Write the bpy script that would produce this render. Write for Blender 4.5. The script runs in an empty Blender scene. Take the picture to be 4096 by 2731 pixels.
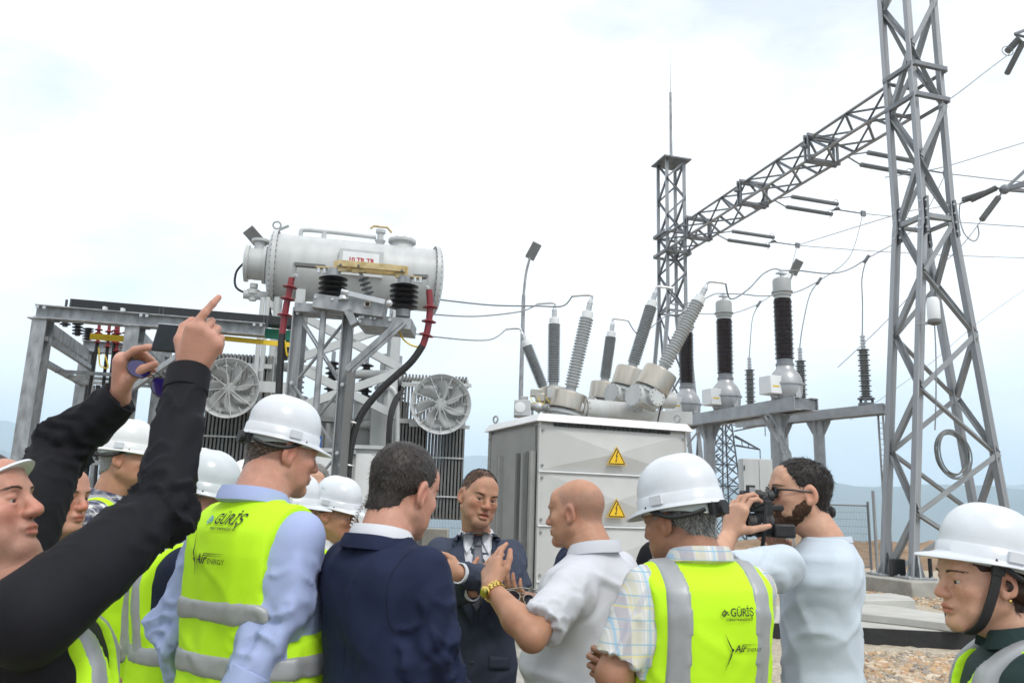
import bpy, bmesh, math, random
import numpy as np
from mathutils import Vector, Matrix
from mathutils.bvhtree import BVHTree

sc = bpy.context.scene
COL = sc.collection
rad = math.radians
rnd = random.Random(7)
nrg = np.random.default_rng(11)

# ------------------------------------------------------------------ camera
FPX = 3207.0
CXP, CYP = 2048.0, 1365.5
CAMZ = 1.6
cd = bpy.data.cameras.new('camera')
cam = bpy.data.objects.new('camera', cd)
COL.objects.link(cam)
cd.sensor_fit = 'HORIZONTAL'
cd.sensor_width = 36.0
cd.lens = FPX / 4096 * 36
cd.clip_start = 0.1
cd.clip_end = 60000
cd.dof.use_dof = True
cd.dof.focus_distance = 4.5
cd.dof.aperture_fstop = 9.0
up_c = Vector((482, 15535, -3207)).normalized()
fw_c = Vector((0, 0, -1)); fw_c = (fw_c - up_c * fw_c.dot(up_c)).normalized()
rt_c = fw_c.cross(up_c)
RWC = Matrix((rt_c, fw_c, up_c))            # camera -> world
cam.matrix_world = Matrix.Translation((0, 0, CAMZ)) @ RWC.to_4x4()
sc.camera = cam


def ray(px, py):
    return RWC @ Vector(((px - CXP) / FPX, -(py - CYP) / FPX, -1))


def W(px, py, Y):
    """point of the place seen at photo pixel (px, py), Y metres in front"""
    d = ray(px, py)
    return Vector((0, 0, CAMZ)) + d * (Y / d.y)


def Wz(px, py, z):
    d = ray(px, py)
    return Vector((0, 0, CAMZ)) + d * ((z - CAMZ) / d.z)


# ------------------------------------------------------------------ light
SUN_EL, SUN_AZ = 52.0, 148.0                # azimuth clockwise from +Y (the way the camera looks)
wd = bpy.data.worlds.new('World'); sc.world = wd
wd.use_nodes = True
nt = wd.node_tree; nt.nodes.clear()
out = nt.nodes.new('ShaderNodeOutputWorld')
bg = nt.nodes.new('ShaderNodeBackground'); bg.inputs['Strength'].default_value = 0.12
sky = nt.nodes.new('ShaderNodeTexSky'); sky.sky_type = 'NISHITA'; sky.sun_disc = False
sky.sun_elevation = rad(SUN_EL); sky.sun_rotation = rad(SUN_AZ)
sky.air_density = 1.0; sky.dust_density = 2.0
tc = nt.nodes.new('ShaderNodeTexCoord')
mp = nt.nodes.new('ShaderNodeMapping'); mp.inputs['Scale'].default_value = (1.0, 1.0, 2.4)
mp.inputs['Location'].default_value = (2.3, 0.4, 5.1)
nz = nt.nodes.new('ShaderNodeTexNoise'); nz.inputs['Scale'].default_value = 1.9
nz.inputs['Detail'].default_value = 6; nz.inputs['Roughness'].default_value = .55
rp = nt.nodes.new('ShaderNodeValToRGB')
rp.color_ramp.elements[0].position = .33; rp.color_ramp.elements[0].color = (.5, .5, .5, 1)
rp.color_ramp.elements[1].position = .52; rp.color_ramp.elements[1].color = (1, 1, 1, 1)
nz2 = nt.nodes.new('ShaderNodeTexNoise'); nz2.inputs['Scale'].default_value = 3.3; nz2.inputs['Detail'].default_value = 5
cr = nt.nodes.new('ShaderNodeValToRGB')
cr.color_ramp.elements[0].position = .3; cr.color_ramp.elements[0].color = (8.6, 8.85, 9.1, 1)
cr.color_ramp.elements[1].position = .6; cr.color_ramp.elements[1].color = (9.6, 9.6, 9.5, 1)
mx = nt.nodes.new('ShaderNodeMix'); mx.data_type = 'RGBA'
L = nt.links.new
L(tc.outputs['Generated'], mp.inputs['Vector'])
L(mp.outputs[0], nz.inputs['Vector']); L(mp.outputs[0], nz2.inputs['Vector'])
L(nz.outputs['Fac'], rp.inputs[0]); L(nz2.outputs['Fac'], cr.inputs[0])
L(rp.outputs[0], mx.inputs['Factor']); L(sky.outputs[0], mx.inputs[6]); L(cr.outputs[0], mx.inputs[7])
L(mx.outputs[2], bg.inputs[0]); L(bg.outputs[0], out.inputs[0])

sd = bpy.data.lights.new('sun', 'SUN'); sd.energy = 1.5; sd.angle = rad(14); sd.color = (1, .955, .89)
sun = bpy.data.objects.new('sun', sd); COL.objects.link(sun)
sdir = Vector((math.sin(rad(SUN_AZ)) * math.cos(rad(SUN_EL)), math.cos(rad(SUN_AZ)) * math.cos(rad(SUN_EL)), math.sin(rad(SUN_EL))))
sun.rotation_euler = sdir.to_track_quat('Z', 'Y').to_euler()
sun.location = (6, -8, 14)

vs = sc.view_settings
vs.view_transform = 'Standard'; vs.look = 'None'; vs.exposure = 0.45; vs.gamma = 1.0
vs.use_curve_mapping = False
sc.render.film_transparent = False
sc.cycles.max_bounces = 6
sc.cycles.volume_bounces = 3

# ------------------------------------------------------------------ materials
MATS = {}


def mat(name, col, rough=.55, metal=0.0, var=.12, scale=14, bump=0.0, bscale=60, col2=None, coat=0, spec=None,
        stretch=None, sss=0.0, emis=None, attr=None, trans=0.0, alpha=1.0):
    if name in MATS:
        return MATS[name]
    m = bpy.data.materials.new(name); m.use_nodes = True
    t = m.node_tree; N = t.nodes; b = N['Principled BSDF']; Lk = t.links.new
    b.inputs['Roughness'].default_value = rough; b.inputs['Metallic'].default_value = metal
    if spec is not None: b.inputs['Specular IOR Level'].default_value = spec
    if coat: b.inputs['Coat Weight'].default_value = coat; b.inputs['Coat Roughness'].default_value = .12
    if trans: b.inputs['Transmission Weight'].default_value = trans
    if alpha < 1: b.inputs['Alpha'].default_value = alpha
    if sss:
        b.inputs['Subsurface Weight'].default_value = sss
        b.inputs['Subsurface Radius'].default_value = (.012, .005, .003)
        b.inputs['Subsurface Scale'].default_value = 1.0
    tcn = N.new('ShaderNodeTexCoord'); mpn = N.new('ShaderNodeMapping')
    if stretch: mpn.inputs['Scale'].default_value = stretch
    Lk(tcn.outputs['Object'], mpn.inputs[0])
    ns = N.new('ShaderNodeTexNoise'); ns.inputs['Scale'].default_value = scale; ns.inputs['Detail'].default_value = 5
    Lk(mpn.outputs[0], ns.inputs['Vector'])
    rmp = N.new('ShaderNodeValToRGB'); rmp.color_ramp.elements[0].position = .3; rmp.color_ramp.elements[1].position = .7
    c = Vector(col[:3])
    if col2 is None:
        a = c * (1 - var); d = c * (1 + var)
    else:
        a = c; d = Vector(col2[:3])
    rmp.color_ramp.elements[0].color = (*a, 1); rmp.color_ramp.elements[1].color = (*[min(1, q) for q in d], 1)
    Lk(ns.outputs['Fac'], rmp.inputs[0])
    src = rmp.outputs[0]
    if attr:
        at = N.new('ShaderNodeAttribute'); at.attribute_name = attr
        mu = N.new('ShaderNodeMix'); mu.data_type = 'RGBA'; mu.blend_type = 'MULTIPLY'; mu.inputs['Factor'].default_value = 1
        Lk(src, mu.inputs[6]); Lk(at.outputs['Color'], mu.inputs[7]); src = mu.outputs[2]
    Lk(src, b.inputs['Base Color'])
    if bump:
        nb = N.new('ShaderNodeTexNoise'); nb.inputs['Scale'].default_value = bscale; nb.inputs['Detail'].default_value = 4
        Lk(mpn.outputs[0], nb.inputs['Vector'])
        bp = N.new('ShaderNodeBump'); bp.inputs['Strength'].default_value = bump; bp.inputs['Distance'].default_value = .01
        Lk(nb.outputs['Fac'], bp.inputs['Height']); Lk(bp.outputs[0], b.inputs['Normal'])
    if emis:
        b.inputs['Emission Color'].default_value = (*emis, 1); b.inputs['Emission Strength'].default_value = 1
    MATS[name] = m
    return m


galv = mat('galvanised', (.29, .30, .31), .48, .25, .34, 14, .15, 50, stretch=(1, 1, .4))
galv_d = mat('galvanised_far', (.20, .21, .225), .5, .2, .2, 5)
chordm = mat('galvanised_chord', (.32, .33, .345), .46, .25, .14, 5, .08, 40)
paint_l = mat('grey_paint', (.48, .49, .485), .42, 0, .09, 2.2, .03, 30, stretch=(2.5, 2.5, .5))
paint_m = mat('mid_grey_paint', (.30, .305, .30), .45, 0, .08, 4)
paint_dk = mat('dark_grey_paint', (.14, .14, .135), .5, 0, .1, 4)
white_p = mat('white_paint', (.72, .73, .73), .4, 0, .04, 5)
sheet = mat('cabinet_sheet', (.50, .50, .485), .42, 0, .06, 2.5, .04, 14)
sheet_shaded = mat('cabinet_sheet_shaded', (.30, .30, .285), .5, 0, .08, 3)  # darker copy of the front sheet; the side's shade is in its colour
blackp = mat('black_plastic', (.012, .012, .013), .42, 0, .2, 20)
rubber = mat('black_rubber', (.016, .016, .017), .55, 0, .2, 30)
redm = mat('red_silicone', (.21, .02, .028), .42, 0, .12, 12)
blk_ins = mat('black_silicone', (.02, .02, .022), .35, 0, .2, 10)
brn_ins = mat('brown_porcelain', (.030, .016, .015), .22, 0, .2, 10)
gry_ins = mat('grey_porcelain', (.27, .28, .285), .35, 0, .08, 6)
gry_ins_l = mat('light_grey_porcelain', (.42, .43, .43), .35, 0, .06, 6)
gry_ins_d = mat('dark_grey_silicone', (.17, .175, .172), .45, 0, .1, 6)
alu = mat('cast_aluminium', (.52, .53, .54), .42, .55, .08, 8, .06, 40)
steel = mat('stainless', (.46, .42, .36), .34, .9, .08, 2, 0, 30, stretch=(8, 8, .5))
brass = mat('aged_brass', (.40, .29, .12), .5, .3, .3, 12, .2, 40, col2=(.62, .50, .28))
yellow = mat('yellow_paint', (.72, .50, .02), .45, 0, .06, 8)
greenm = mat('green_paint', (.03, .26, .17), .45, 0, .08, 8)
sign_y = mat('sign_yellow', (.80, .50, .012), .4, 0, .03, 8)
ink = mat('black_ink', (.012, .012, .012), .6, 0, .05, 8)
wirem = mat('conductor', (.26, .265, .27), .5, .5, .1, 20)
wired = mat('dark_wire', (.06, .06, .065), .5, .2, .1, 20)
concrete = mat('concrete', (.36, .35, .315), .9, 0, .16, 4, .35, 40)
conc2 = mat('concrete_slab', (.45, .44, .41), .9, 0, .12, 3, .3, 50)
bitumen = mat('bitumen', (.018, .018, .019), .7, 0, .35, 9, .4, 30)
whitelamp = mat('lamp_white', (.78, .79, .8), .3, 0, .03, 5)


# ------------------------------------------------------------------ mesh helpers
def me_obj(name, V, Fc, m, parent=None, loc=None, smooth=True, sharp=38, mats=None, fm=None):
    me = bpy.data.meshes.new(name)
    me.from_pydata([tuple(v) for v in V], [], [tuple(f) for f in Fc])
    if smooth:
        me.polygons.foreach_set('use_smooth', [True] * len(me.polygons))
        if sharp: me.set_sharp_from_angle(angle=rad(sharp))
    if m is not None: me.materials.append(m)
    for x in (mats or []): me.materials.append(x)
    if fm is not None: me.polygons.foreach_set('material_index', fm)
    me.update()
    return link(name, me, parent, loc)


def link(name, me, parent=None, loc=None, mtx=None):
    o = bpy.data.objects.new(name, me); COL.objects.link(o)
    if parent is not None: o.parent = parent
    if loc is not None: o.location = loc
    if mtx is not None: o.matrix_local = mtx
    return o


def thing(name, label, cat, loc=(0, 0, 0), group=None, rz=0.0):
    o = bpy.data.objects.new(name, None); COL.objects.link(o)
    o.empty_display_size = .1
    o.location = loc; o.rotation_euler = (0, 0, rz)
    tag(o, label, cat, group)
    return o


def tag(o, label, cat, group=None):
    o['label'] = label; o['category'] = cat
    if group: o['group'] = group
    return o


def ploc(p):
    """world location of a parent chain of unrotated empties / meshes"""
    v = Vector((0, 0, 0))
    while p is not None:
        v = v + Vector(p.location); p = p.parent
    return v


def basis(d, hint=None):
    d = Vector(d).normalized()
    h = Vector(hint) if hint is not None else (Vector((0, 0, 1)) if abs(d.z) < .95 else Vector((1, 0, 0)))
    u = h.cross(d)
    if u.length < 1e-5: u = Vector((1, 0, 0)).cross(d)
    u.normalize(); v = d.cross(u)
    return u, v, d


class MB:
    def __init__(s, T=None):
        s.v = []; s.f = []; s.T = T

    def add(s, V, Fc):
        n = len(s.v)
        if s.T is not None: V = [s.T @ Vector(q) for q in V]
        s.v += [tuple(q) for q in V]; s.f += [tuple(i + n for i in q) for q in Fc]
        return s

    def box(s, a, b):
        x0, y0, z0 = a; x1, y1, z1 = b
        return s.add([(x0, y0, z0), (x1, y0, z0), (x1, y1, z0), (x0, y1, z0), (x0, y0, z1), (x1, y0, z1), (x1, y1, z1), (x0, y1, z1)],
                     [(0, 3, 2, 1), (4, 5, 6, 7), (0, 1, 5, 4), (1, 2, 6, 5), (2, 3, 7, 6), (3, 0, 4, 7)])

    def beam(s, a, b, w, h, hint=None):
        a = Vector(a); b = Vector(b); u, v, d = basis(b - a, hint); P = []
        for c in (a, b):
            for i, j in ((-1, -1), (1, -1), (1, 1), (-1, 1)): P.append(c + u * i * w / 2 + v * j * h / 2)
        return s.add(P, [(3, 2, 1, 0), (4, 5, 6, 7), (0, 1, 5, 4), (1, 2, 6, 5), (2, 3, 7, 6), (3, 0, 4, 7)])

    def ibeam(s, a, b, w, h, t=.012, hint=None):
        a = Vector(a); b = Vector(b); u, v, d = basis(b - a, hint)
        s.beam(a + v * (h - t) / 2, b + v * (h - t) / 2, w, t, hint); s.beam(a - v * (h - t) / 2, b - v * (h - t) / 2, w, t, hint)
        return s.beam(a, b, t, h - 2 * t, hint)

    def lathe(s, a, b, prof, n=20, caps=True):
        a = Vector(a); b = Vector(b); u, v, d = basis(b - a); V = []; Fc = []
        for r, t in prof:
            for i in range(n):
                an = 2 * math.pi * i / n
                V.append(a + d * t + (u * math.cos(an) + v * math.sin(an)) * r)
        for k in range(len(prof) - 1):
            for i in range(n):
                j = (i + 1) % n; Fc.append((k * n + i, k * n + j, (k + 1) * n + j, (k + 1) * n + i))
        if caps:
            Fc.append(tuple(range(n - 1, -1, -1))); Fc.append(tuple((len(prof) - 1) * n + i for i in range(n)))
        return s.add(V, Fc)

    def cyl(s, a, b, r0, r1=None, n=16):
        L_ = (Vector(b) - Vector(a)).length
        return s.lathe(a, b, [(r0, 0), (r0 if r1 is None else r1, L_)], n)

    def tube(s, pts, r, n=7):
        P = [Vector(p) for p in pts]; V = []; Fc = []; u = None
        for i, p in enumerate(P):
            t = (P[min(i + 1, len(P) - 1)] - P[max(i - 1, 0)]).normalized()
            if u is None: u = basis(t)[0]
            u = (u - t * u.dot(t)).normalized(); v = t.cross(u)
            rr = r[i] if isinstance(r, (list, tuple)) else r
            for k in range(n):
                an = 2 * math.pi * k / n; V.append(p + (u * math.cos(an) + v * math.sin(an)) * rr)
        for i in range(len(P) - 1):
            for k in range(n):
                j = (k + 1) % n; Fc.append((i * n + k, i * n + j, (i + 1) * n + j, (i + 1) * n + k))
        Fc.append(tuple(range(n - 1, -1, -1))); Fc.append(tuple((len(P) - 1) * n + k for k in range(n)))
        return s.add(V, Fc)

    def torus(s, c, ax, R_, r, n=32, m=8, arc=2 * math.pi, a0=0, uh=None):
        u, v, d = basis(ax, uh); c = Vector(c)
        closed = arc > 6.28
        k = n if closed else n + 1
        V = []; Fc = []
        for i in range(k):
            an = a0 + arc * i / n; e = u * math.cos(an) + v * math.sin(an)
            for j in range(m):
                bn = 2 * math.pi * j / m; V.append(c + e * (R_ + r * math.cos(bn)) + d * r * math.sin(bn))
        for i in range(n):
            i2 = (i + 1) % k
            for j in range(m):
                j2 = (j + 1) % m; Fc.append((i * m + j, i2 * m + j, i2 * m + j2, i * m + j2))
        return s.add(V, Fc)

    def ball(s, c, r, n=14, m=9, sx=(1, 1, 1)):
        V = []; Fc = []; c = Vector(c)
        for j in range(m + 1):
            th = math.pi * j / m
            for i in range(n):
                an = 2 * math.pi * i / n
                V.append(c + Vector((math.sin(th) * math.cos(an) * sx[0], math.sin(th) * math.sin(an) * sx[1], math.cos(th) * sx[2])) * r)
        for j in range(m):
            for i in range(n):
                k = (i + 1) % n; Fc.append((j * n + i, (j + 1) * n + i, (j + 1) * n + k, j * n + k))
        return s.add(V, Fc)

    def prism(s, P0, P1):
        n = len(P0)
        return s.add(list(P0) + list(P1), [tuple(range(n - 1, -1, -1)), tuple(range(n, 2 * n))] + [(i, (i + 1) % n, n + (i + 1) % n, n + i) for i in range(n)])

    def build(s, name, m, parent=None, smooth=True, sharp=38, bevel=0):
        o_ = ploc(parent)
        V = [(x - o_.x, y - o_.y, z - o_.z) for x, y, z in s.v]
        o = me_obj(name, V, s.f, m, parent, None, smooth, sharp)
        if bevel:
            b = o.modifiers.new('bevel', 'BEVEL'); b.width = bevel; b.segments = 2; b.limit_method = 'ANGLE'
        return o


def unit_L(t=.13):
    pts = [(0, 0), (1, 0), (1, t), (t, t), (t, 1), (0, 1)]
    V = [(x - .5, y - .5, z) for z in (0, 1) for x, y in pts]
    n = 6
    Fc = [tuple(range(n - 1, -1, -1)), tuple(range(n, 2 * n))] + [(i, (i + 1) % n, n + (i + 1) % n, n + i) for i in range(n)]
    return V, Fc


def shared(name, V, Fc, m, smooth=False):
    me = bpy.data.meshes.new(name); me.from_pydata([tuple(v) for v in V], [], [tuple(f) for f in Fc])
    if smooth:
        me.polygons.foreach_set('use_smooth', [True] * len(me.polygons)); me.set_sharp_from_angle(angle=rad(40))
    me.materials.append(m); me.update()
    return me


SH = {}


def bar(name, a, b, w, parent, m=None, kind='L', hint=None, w2=None):
    """one steel member from a to b, sharing one unit mesh per profile and material"""
    m = m or galv
    key = (kind, m.name)
    if key not in SH:
        if kind == 'L': SH[key] = shared('angle_bar', *unit_L(), m)
        elif kind == 'B':
            mb = MB(); mb.box((-.5, -.5, 0), (.5, .5, 1)); SH[key] = shared('flat_bar', mb.v, mb.f, m)
        else:
            mb = MB(); mb.cyl((0, 0, 0), (0, 0, 1), .5, n=10); SH[key] = shared('round_bar', mb.v, mb.f, m, True)
    a = Vector(a); b = Vector(b); u, v, d = basis(b - a, hint)
    Lg = (b - a).length
    p = a - ploc(parent); w2 = w2 or w
    M4 = Matrix(((u.x * w, v.x * w2, d.x * Lg, p.x), (u.y * w, v.y * w2, d.y * Lg, p.y), (u.z * w, v.z * w2, d.z * Lg, p.z), (0, 0, 0, 1)))
    return link(name, SH[key], parent, None, M4)


def bolt(p, n, r, parent, m=None, name='bolt'):
    m = m or alu
    key = ('bolt', m.name)
    if key not in SH:
        mb = MB(); mb.cyl((0, 0, 0), (0, 0, .5), 1, n=8); mb.cyl((0, 0, .5), (0, 0, .95), .6, n=6); SH[key] = shared('bolt', mb.v, mb.f, m, False)
    u, v, d = basis(n); q = Vector(p) - ploc(parent)
    return link(name, SH[key], parent, None, Matrix(((u.x * r, v.x * r, d.x * r, q.x), (u.y * r, v.y * r, d.y * r, q.y), (u.z * r, v.z * r, d.z * r, q.z), (0, 0, 0, 1))))


def shed_prof(L_, rc, rs, n, z0=0.0, alt=0.0):
    """insulator profile: n sheds over length L_"""
    P = []
    p = L_ / n
    for i in range(n):
        R_ = rs if (i % 2 == 0) else rs - alt
        z = z0 + i * p
        P += [(rc, z), (rc, z + p * .35), (R_, z + p * .55), (R_, z + p * .68), (rc + (R_ - rc) * .3, z + p * .9)]
    P.append((rc, z0 + L_))
    return P


def insul(a, b, rc, rs, n, m, parent, name='insulator', seg=22, alt=0.0):
    L_ = (Vector(b) - Vector(a)).length
    return MB().lathe(a, b, shed_prof(L_, rc, rs, n, 0, alt), seg).build(name, m, parent, sharp=50)


def sag(a, b, s, n=18):
    a = Vector(a); b = Vector(b)
    return [a.lerp(b, i / n) - Vector((0, 0, s * 4 * (i / n) * (1 - i / n))) for i in range(n + 1)]


def spline(P, n=8):
    """Catmull-Rom through the points"""
    P = [Vector(p) for p in P]; Q = [P[0]] + P + [P[-1]]; o = []
    for i in range(1, len(Q) - 2):
        p0, p1, p2, p3 = Q[i - 1:i + 3]
        for k in range(n):
            t = k / n
            o.append(.5 * ((2 * p1) + (p2 - p0) * t + (2 * p0 - 5 * p1 + 4 * p2 - p3) * t * t + (3 * p1 - p0 - 3 * p2 + p3) * t ** 3))
    o.append(P[-1])
    return o


TBL = nrg.random((32, 32, 32)).astype(np.float32) * 2 - 1


def vnoise(x, y, z):
    x = np.asarray(x, np.float32); y = np.asarray(y, np.float32); z = np.asarray(z, np.float32)
    xi = np.floor(x).astype(int); yi = np.floor(y).astype(int); zi = np.floor(z).astype(int)
    fx = x - xi; fy = y - yi; fz = z - zi
    fx = fx * fx * (3 - 2 * fx); fy = fy * fy * (3 - 2 * fy); fz = fz * fz * (3 - 2 * fz)
    r = 0
    for i in (0, 1):
        for j in (0, 1):
            for k in (0, 1):
                r = r + TBL[(xi + i) & 31, (yi + j) & 31, (zi + k) & 31] * (fx if i else 1 - fx) * (fy if j else 1 - fy) * (fz if k else 1 - fz)
    return r


def text_mesh(txt, size, shear=0.0, bold=0.0):
    cu = bpy.data.curves.new('txt', 'FONT'); cu.body = txt; cu.size = size; cu.shear = shear; cu.offset = bold
    cu.resolution_u = 3; cu.align_x = 'LEFT'
    o = bpy.data.objects.new('txt', cu); COL.objects.link(o)
    dg = bpy.context.evaluated_depsgraph_get(); dg.update()
    me = o.evaluated_get(dg).to_mesh()
    V = [(v.co.x, v.co.y) for v in me.vertices]; Fc = [tuple(p.vertices) for p in me.polygons]
    bpy.data.objects.remove(o); bpy.data.curves.remove(cu)
    return V, Fc
# ------------------------------------------------------------------ setting
def fbm(x, y, z=0.0, o=5, g=.5):
    s = 0; a = 1; k = 1
    for i in range(o):
        s = s + a * vnoise(x * k + i * 7.1, y * k + i * 3.7, z * k + i * 1.3 + 0 * x); a *= g; k *= 2.03
    return s


soil = mat('soil', (.17, .105, .06), .95, 0, .3, 1.5, .5, 9, col2=(.34, .235, .15))
ground_m = mat('ground_dirt', (.24, .20, .155), .95, 0, .3, .6, .4, 30, col2=(.36, .32, .26))
hill_m = mat('hill_land', (.03, .055, .05), .95, 0, .3, .0015, 0, 1, col2=(.075, .10, .075))
stone_m = mat('gravel_stone', (.44, .37, .28), .85, 0, .1, 2.2, .3, 60, col2=(.30, .27, .24), attr='tint')


def build_ground():
    rs = [0] + [1.5 * 1.22 ** i for i in range(52)]
    n = 96; V = [(0, 0, 0)]; Fc = []
    for r in rs[1:]:
        a = np.arange(n) / n * 2 * np.pi
        x = r * np.cos(a); y = r * np.sin(a)
        fall = max(0.0, r - 36)
        z = -min(fall * .42, 285.0)
        zn = fbm(x / 90, y / 90) * min(fall * .06, 30) if r > 36 else 0 * x
        for i in range(n): V.append((x[i], y[i], z + zn[i]))
    for i in range(n): Fc.append((0, 1 + i, 1 + (i + 1) % n))
    for k in range(len(rs) - 2):
        for i in range(n):
            j = (i + 1) % n; o = 1 + k * n; Fc.append((o + i, o + n + i, o + n + j, o + j))
    o = me_obj('ground', V, Fc, ground_m, sharp=None)
    o['kind'] = 'structure'


build_ground()


def build_hills(name, r0, r1, el, seed, zb=-300):
    na, nr = 260, 26
    az = np.linspace(rad(-52), rad(52), na)
    e = np.interp(np.degrees(az), [q[0] for q in el], [q[1] for q in el])
    ridge = fbm(az * 9 + seed, 0 * az + seed, 0, 6, .55) * .42
    V = []; Fc = []
    for k in range(nr):
        t = k / (nr - 1); r = r0 + (r1 - r0) * t
        p = np.sin(min(1.0, t / .72) * np.pi / 2) ** 1.3 if t < .72 else 1 - (t - .72) * 1.2
        x = r * np.sin(az); y = r * np.cos(az)
        rough = fbm(x / 1400 + seed, y / 1400, 0, 5, .5) * (90 * np.sin(np.pi * t) + 12)
        top = r1 * .86 * np.tan(np.radians(e + ridge))
        z = zb + (top - zb) * p + rough * (1 if t < .7 else .4)
        V += list(zip(x, y, z))
    for k in range(nr - 1):
        for i in range(na - 1): Fc.append((k * na + i, k * na + i + 1, (k + 1) * na + i + 1, (k + 1) * na + i))
    o = me_obj(name, V, Fc, hill_m, sharp=None); o['kind'] = 'structure'


build_hills('hills', 5200, 9500, [(-52, 3.9), (-33, 4.0), (-30, 3.5), (-25, 2.9), (-10, 3.0), (-2, 3.15), (5, 2.6), (20, 2.1), (28, 2.1), (33, 2.5), (52, 2.6)], 2.0)
build_hills('hills', 3000, 5600, [(-52, 2.0), (-33, 2.6), (-29, 1.6), (-10, .6), (5, .8), (18, 1.2), (26, 1.5), (33, 1.9), (52, 2.1)], 9.0)

# gravel yard: raised bed with sloping edges
GZ = .28


def gravel():
    X0, X1, Y0, Y1 = 1.75, 16.0, 4.6, 23.0
    nx, ny = 150, 190
    xs = X0 + (X1 - X0) * (np.linspace(0, 1, nx) ** 1.5); ys = Y0 + (Y1 - Y0) * (np.linspace(0, 1, ny) ** 1.5)
    X, Y = np.meshgrid(xs, ys, indexing='ij')
    ed = np.minimum(np.minimum((X - X0) / .5, (Y - Y0) / .5), 1).clip(0, 1)
    Z = GZ * ed + fbm(X * 1.3, Y * 1.3, 0, 3) * .02 * ed + vnoise(X * 17, Y * 17, 0 * X) * .014 * ed + .003
    V = np.stack([X, Y, Z], -1).reshape(-1, 3)
    Fc = [(i * ny + j, (i + 1) * ny + j, (i + 1) * ny + j + 1, i * ny + j + 1) for i in range(nx - 1) for j in range(ny - 1)]
    m = mat('gravel_bed', (.28, .235, .175), .95, 0, .3, 24, .9, 55, col2=(.55, .48, .38))
    g = me_obj('gravel_bed', V, Fc, m, sharp=None); g['kind'] = 'structure'
    # loose stones
    shapes = []
    for q in range(7):
        bm = bmesh.new(); bmesh.ops.create_icosphere(bm, subdivisions=1, radius=1)
        rr = random.Random(q)
        for v in bm.verts:
            v.co = Vector((v.co.x * 1.25, v.co.y * .95, v.co.z * .72)) * rr.uniform(.72, 1.18)
        for k in range(5):
            n = Vector((rr.uniform(-1, 1), rr.uniform(-1, 1), rr.uniform(-1, 1))).normalized()
            for v in bm.verts:
                d = v.co.dot(n) - .62
                if d > 0: v.co -= n * d
        me = bpy.data.meshes.new('stone'); bm.to_mesh(me); bm.free()
        shapes.append(([v.co.copy() for v in me.vertices], [tuple(p.vertices) for p in me.polygons]))
    tints = [(1.3, 1.22, 1.12), (1.0, .95, .9), (1.25, .98, .68), (.72, .73, .76), (1.15, .85, .66), (1.5, 1.46, 1.4), (.9, .84, .72)]
    ms = []
    for i, (V_, F_) in enumerate(shapes):
        for t in tints[i % 2::2]:
            me = shared('stone', V_, F_, stone_m)
            at = me.attributes.new('tint', 'FLOAT_COLOR', 'POINT')
            at.data.foreach_set('color', [c for _ in V_ for c in (*t, 1)])
            ms.append(me)
    cand = []
    rr = random.Random(5)

    def zat(x, y): return GZ * min(1, (x - X0) / .5, (y - Y0) / .5)
    for i in range(60000):
        y = 5.1 + 12 * rr.random() ** 1.5; x = y * rr.uniform(.33, .68)
        if x < 2.2: continue
        s = rr.choice((.014, .018, .022, .026, .03, .036, .05)) * rr.uniform(.8, 1.15)
        px = 2048 + 3207 * x / y
        if px < 3180 or px > 4150: continue
        if y > 8.2 and rr.random() > .6: continue
        if 8.35 < y < 12.9 and x < 10 and y > 8.4 + 0 * x and x < 6.6: continue
        cand.append((s / y, x, y, s))
    cand.sort(reverse=True)
    bulk_v = []; bulk_f = []; bulk_c = []
    for k, (_, x, y, s) in enumerate(cand):
        z = zat(x, y) + s * .35
        E = Matrix.Translation((x, y, z)) @ Matrix.Rotation(rr.uniform(0, 6.28), 4, 'Z') @ Matrix.Rotation(rr.uniform(-.5, .5), 4, 'X') @ Matrix.Rotation(rr.uniform(-.5, .5), 4, 'Y') @ Matrix.Scale(s, 4)
        if k < 300:
            link('stone', rr.choice(ms), g, None, E)
        else:
            i = rr.randrange(len(shapes)); V_, F_ = shapes[i]; n = len(bulk_v); t = rr.choice(tints)
            bulk_v += [E @ v for v in V_]; bulk_f += [tuple(a + n for a in f) for f in F_]; bulk_c += [c for _ in V_ for c in (*t, 1)]
    o = me_obj('loose_stones', bulk_v, bulk_f, stone_m, g, smooth=False); o['kind'] = 'stuff'
    at = o.data.attributes.new('tint', 'FLOAT_COLOR', 'POINT'); at.data.foreach_set('color', bulk_c)


gravel()


def soil_bank():
    nx, ny = 120, 26
    xs = np.linspace(1.0, 22, nx); ys = np.linspace(21.5, 30, ny)
    X, Y = np.meshgrid(xs, ys, indexing='ij')
    p = np.sin(np.clip((Y - 21.5) / 8.5, 0, 1) * np.pi)
    Z = p * (.66 + .16 * fbm(X * .45, Y * .45, 0, 3)) + fbm(X * 2.1, Y * 2.1, 0, 4) * .13 * p - .05 + .28 * np.clip((30 - Y) / 3, 0, 1)
    V = np.stack([X, Y, Z], -1).reshape(-1, 3)
    Fc = [(i * ny + j, (i + 1) * ny + j, (i + 1) * ny + j + 1, i * ny + j + 1) for i in range(nx - 1) for j in range(ny - 1)]
    o = me_obj('soil_bank', V, Fc, soil, sharp=None); o['kind'] = 'structure'


soil_bank()


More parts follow.
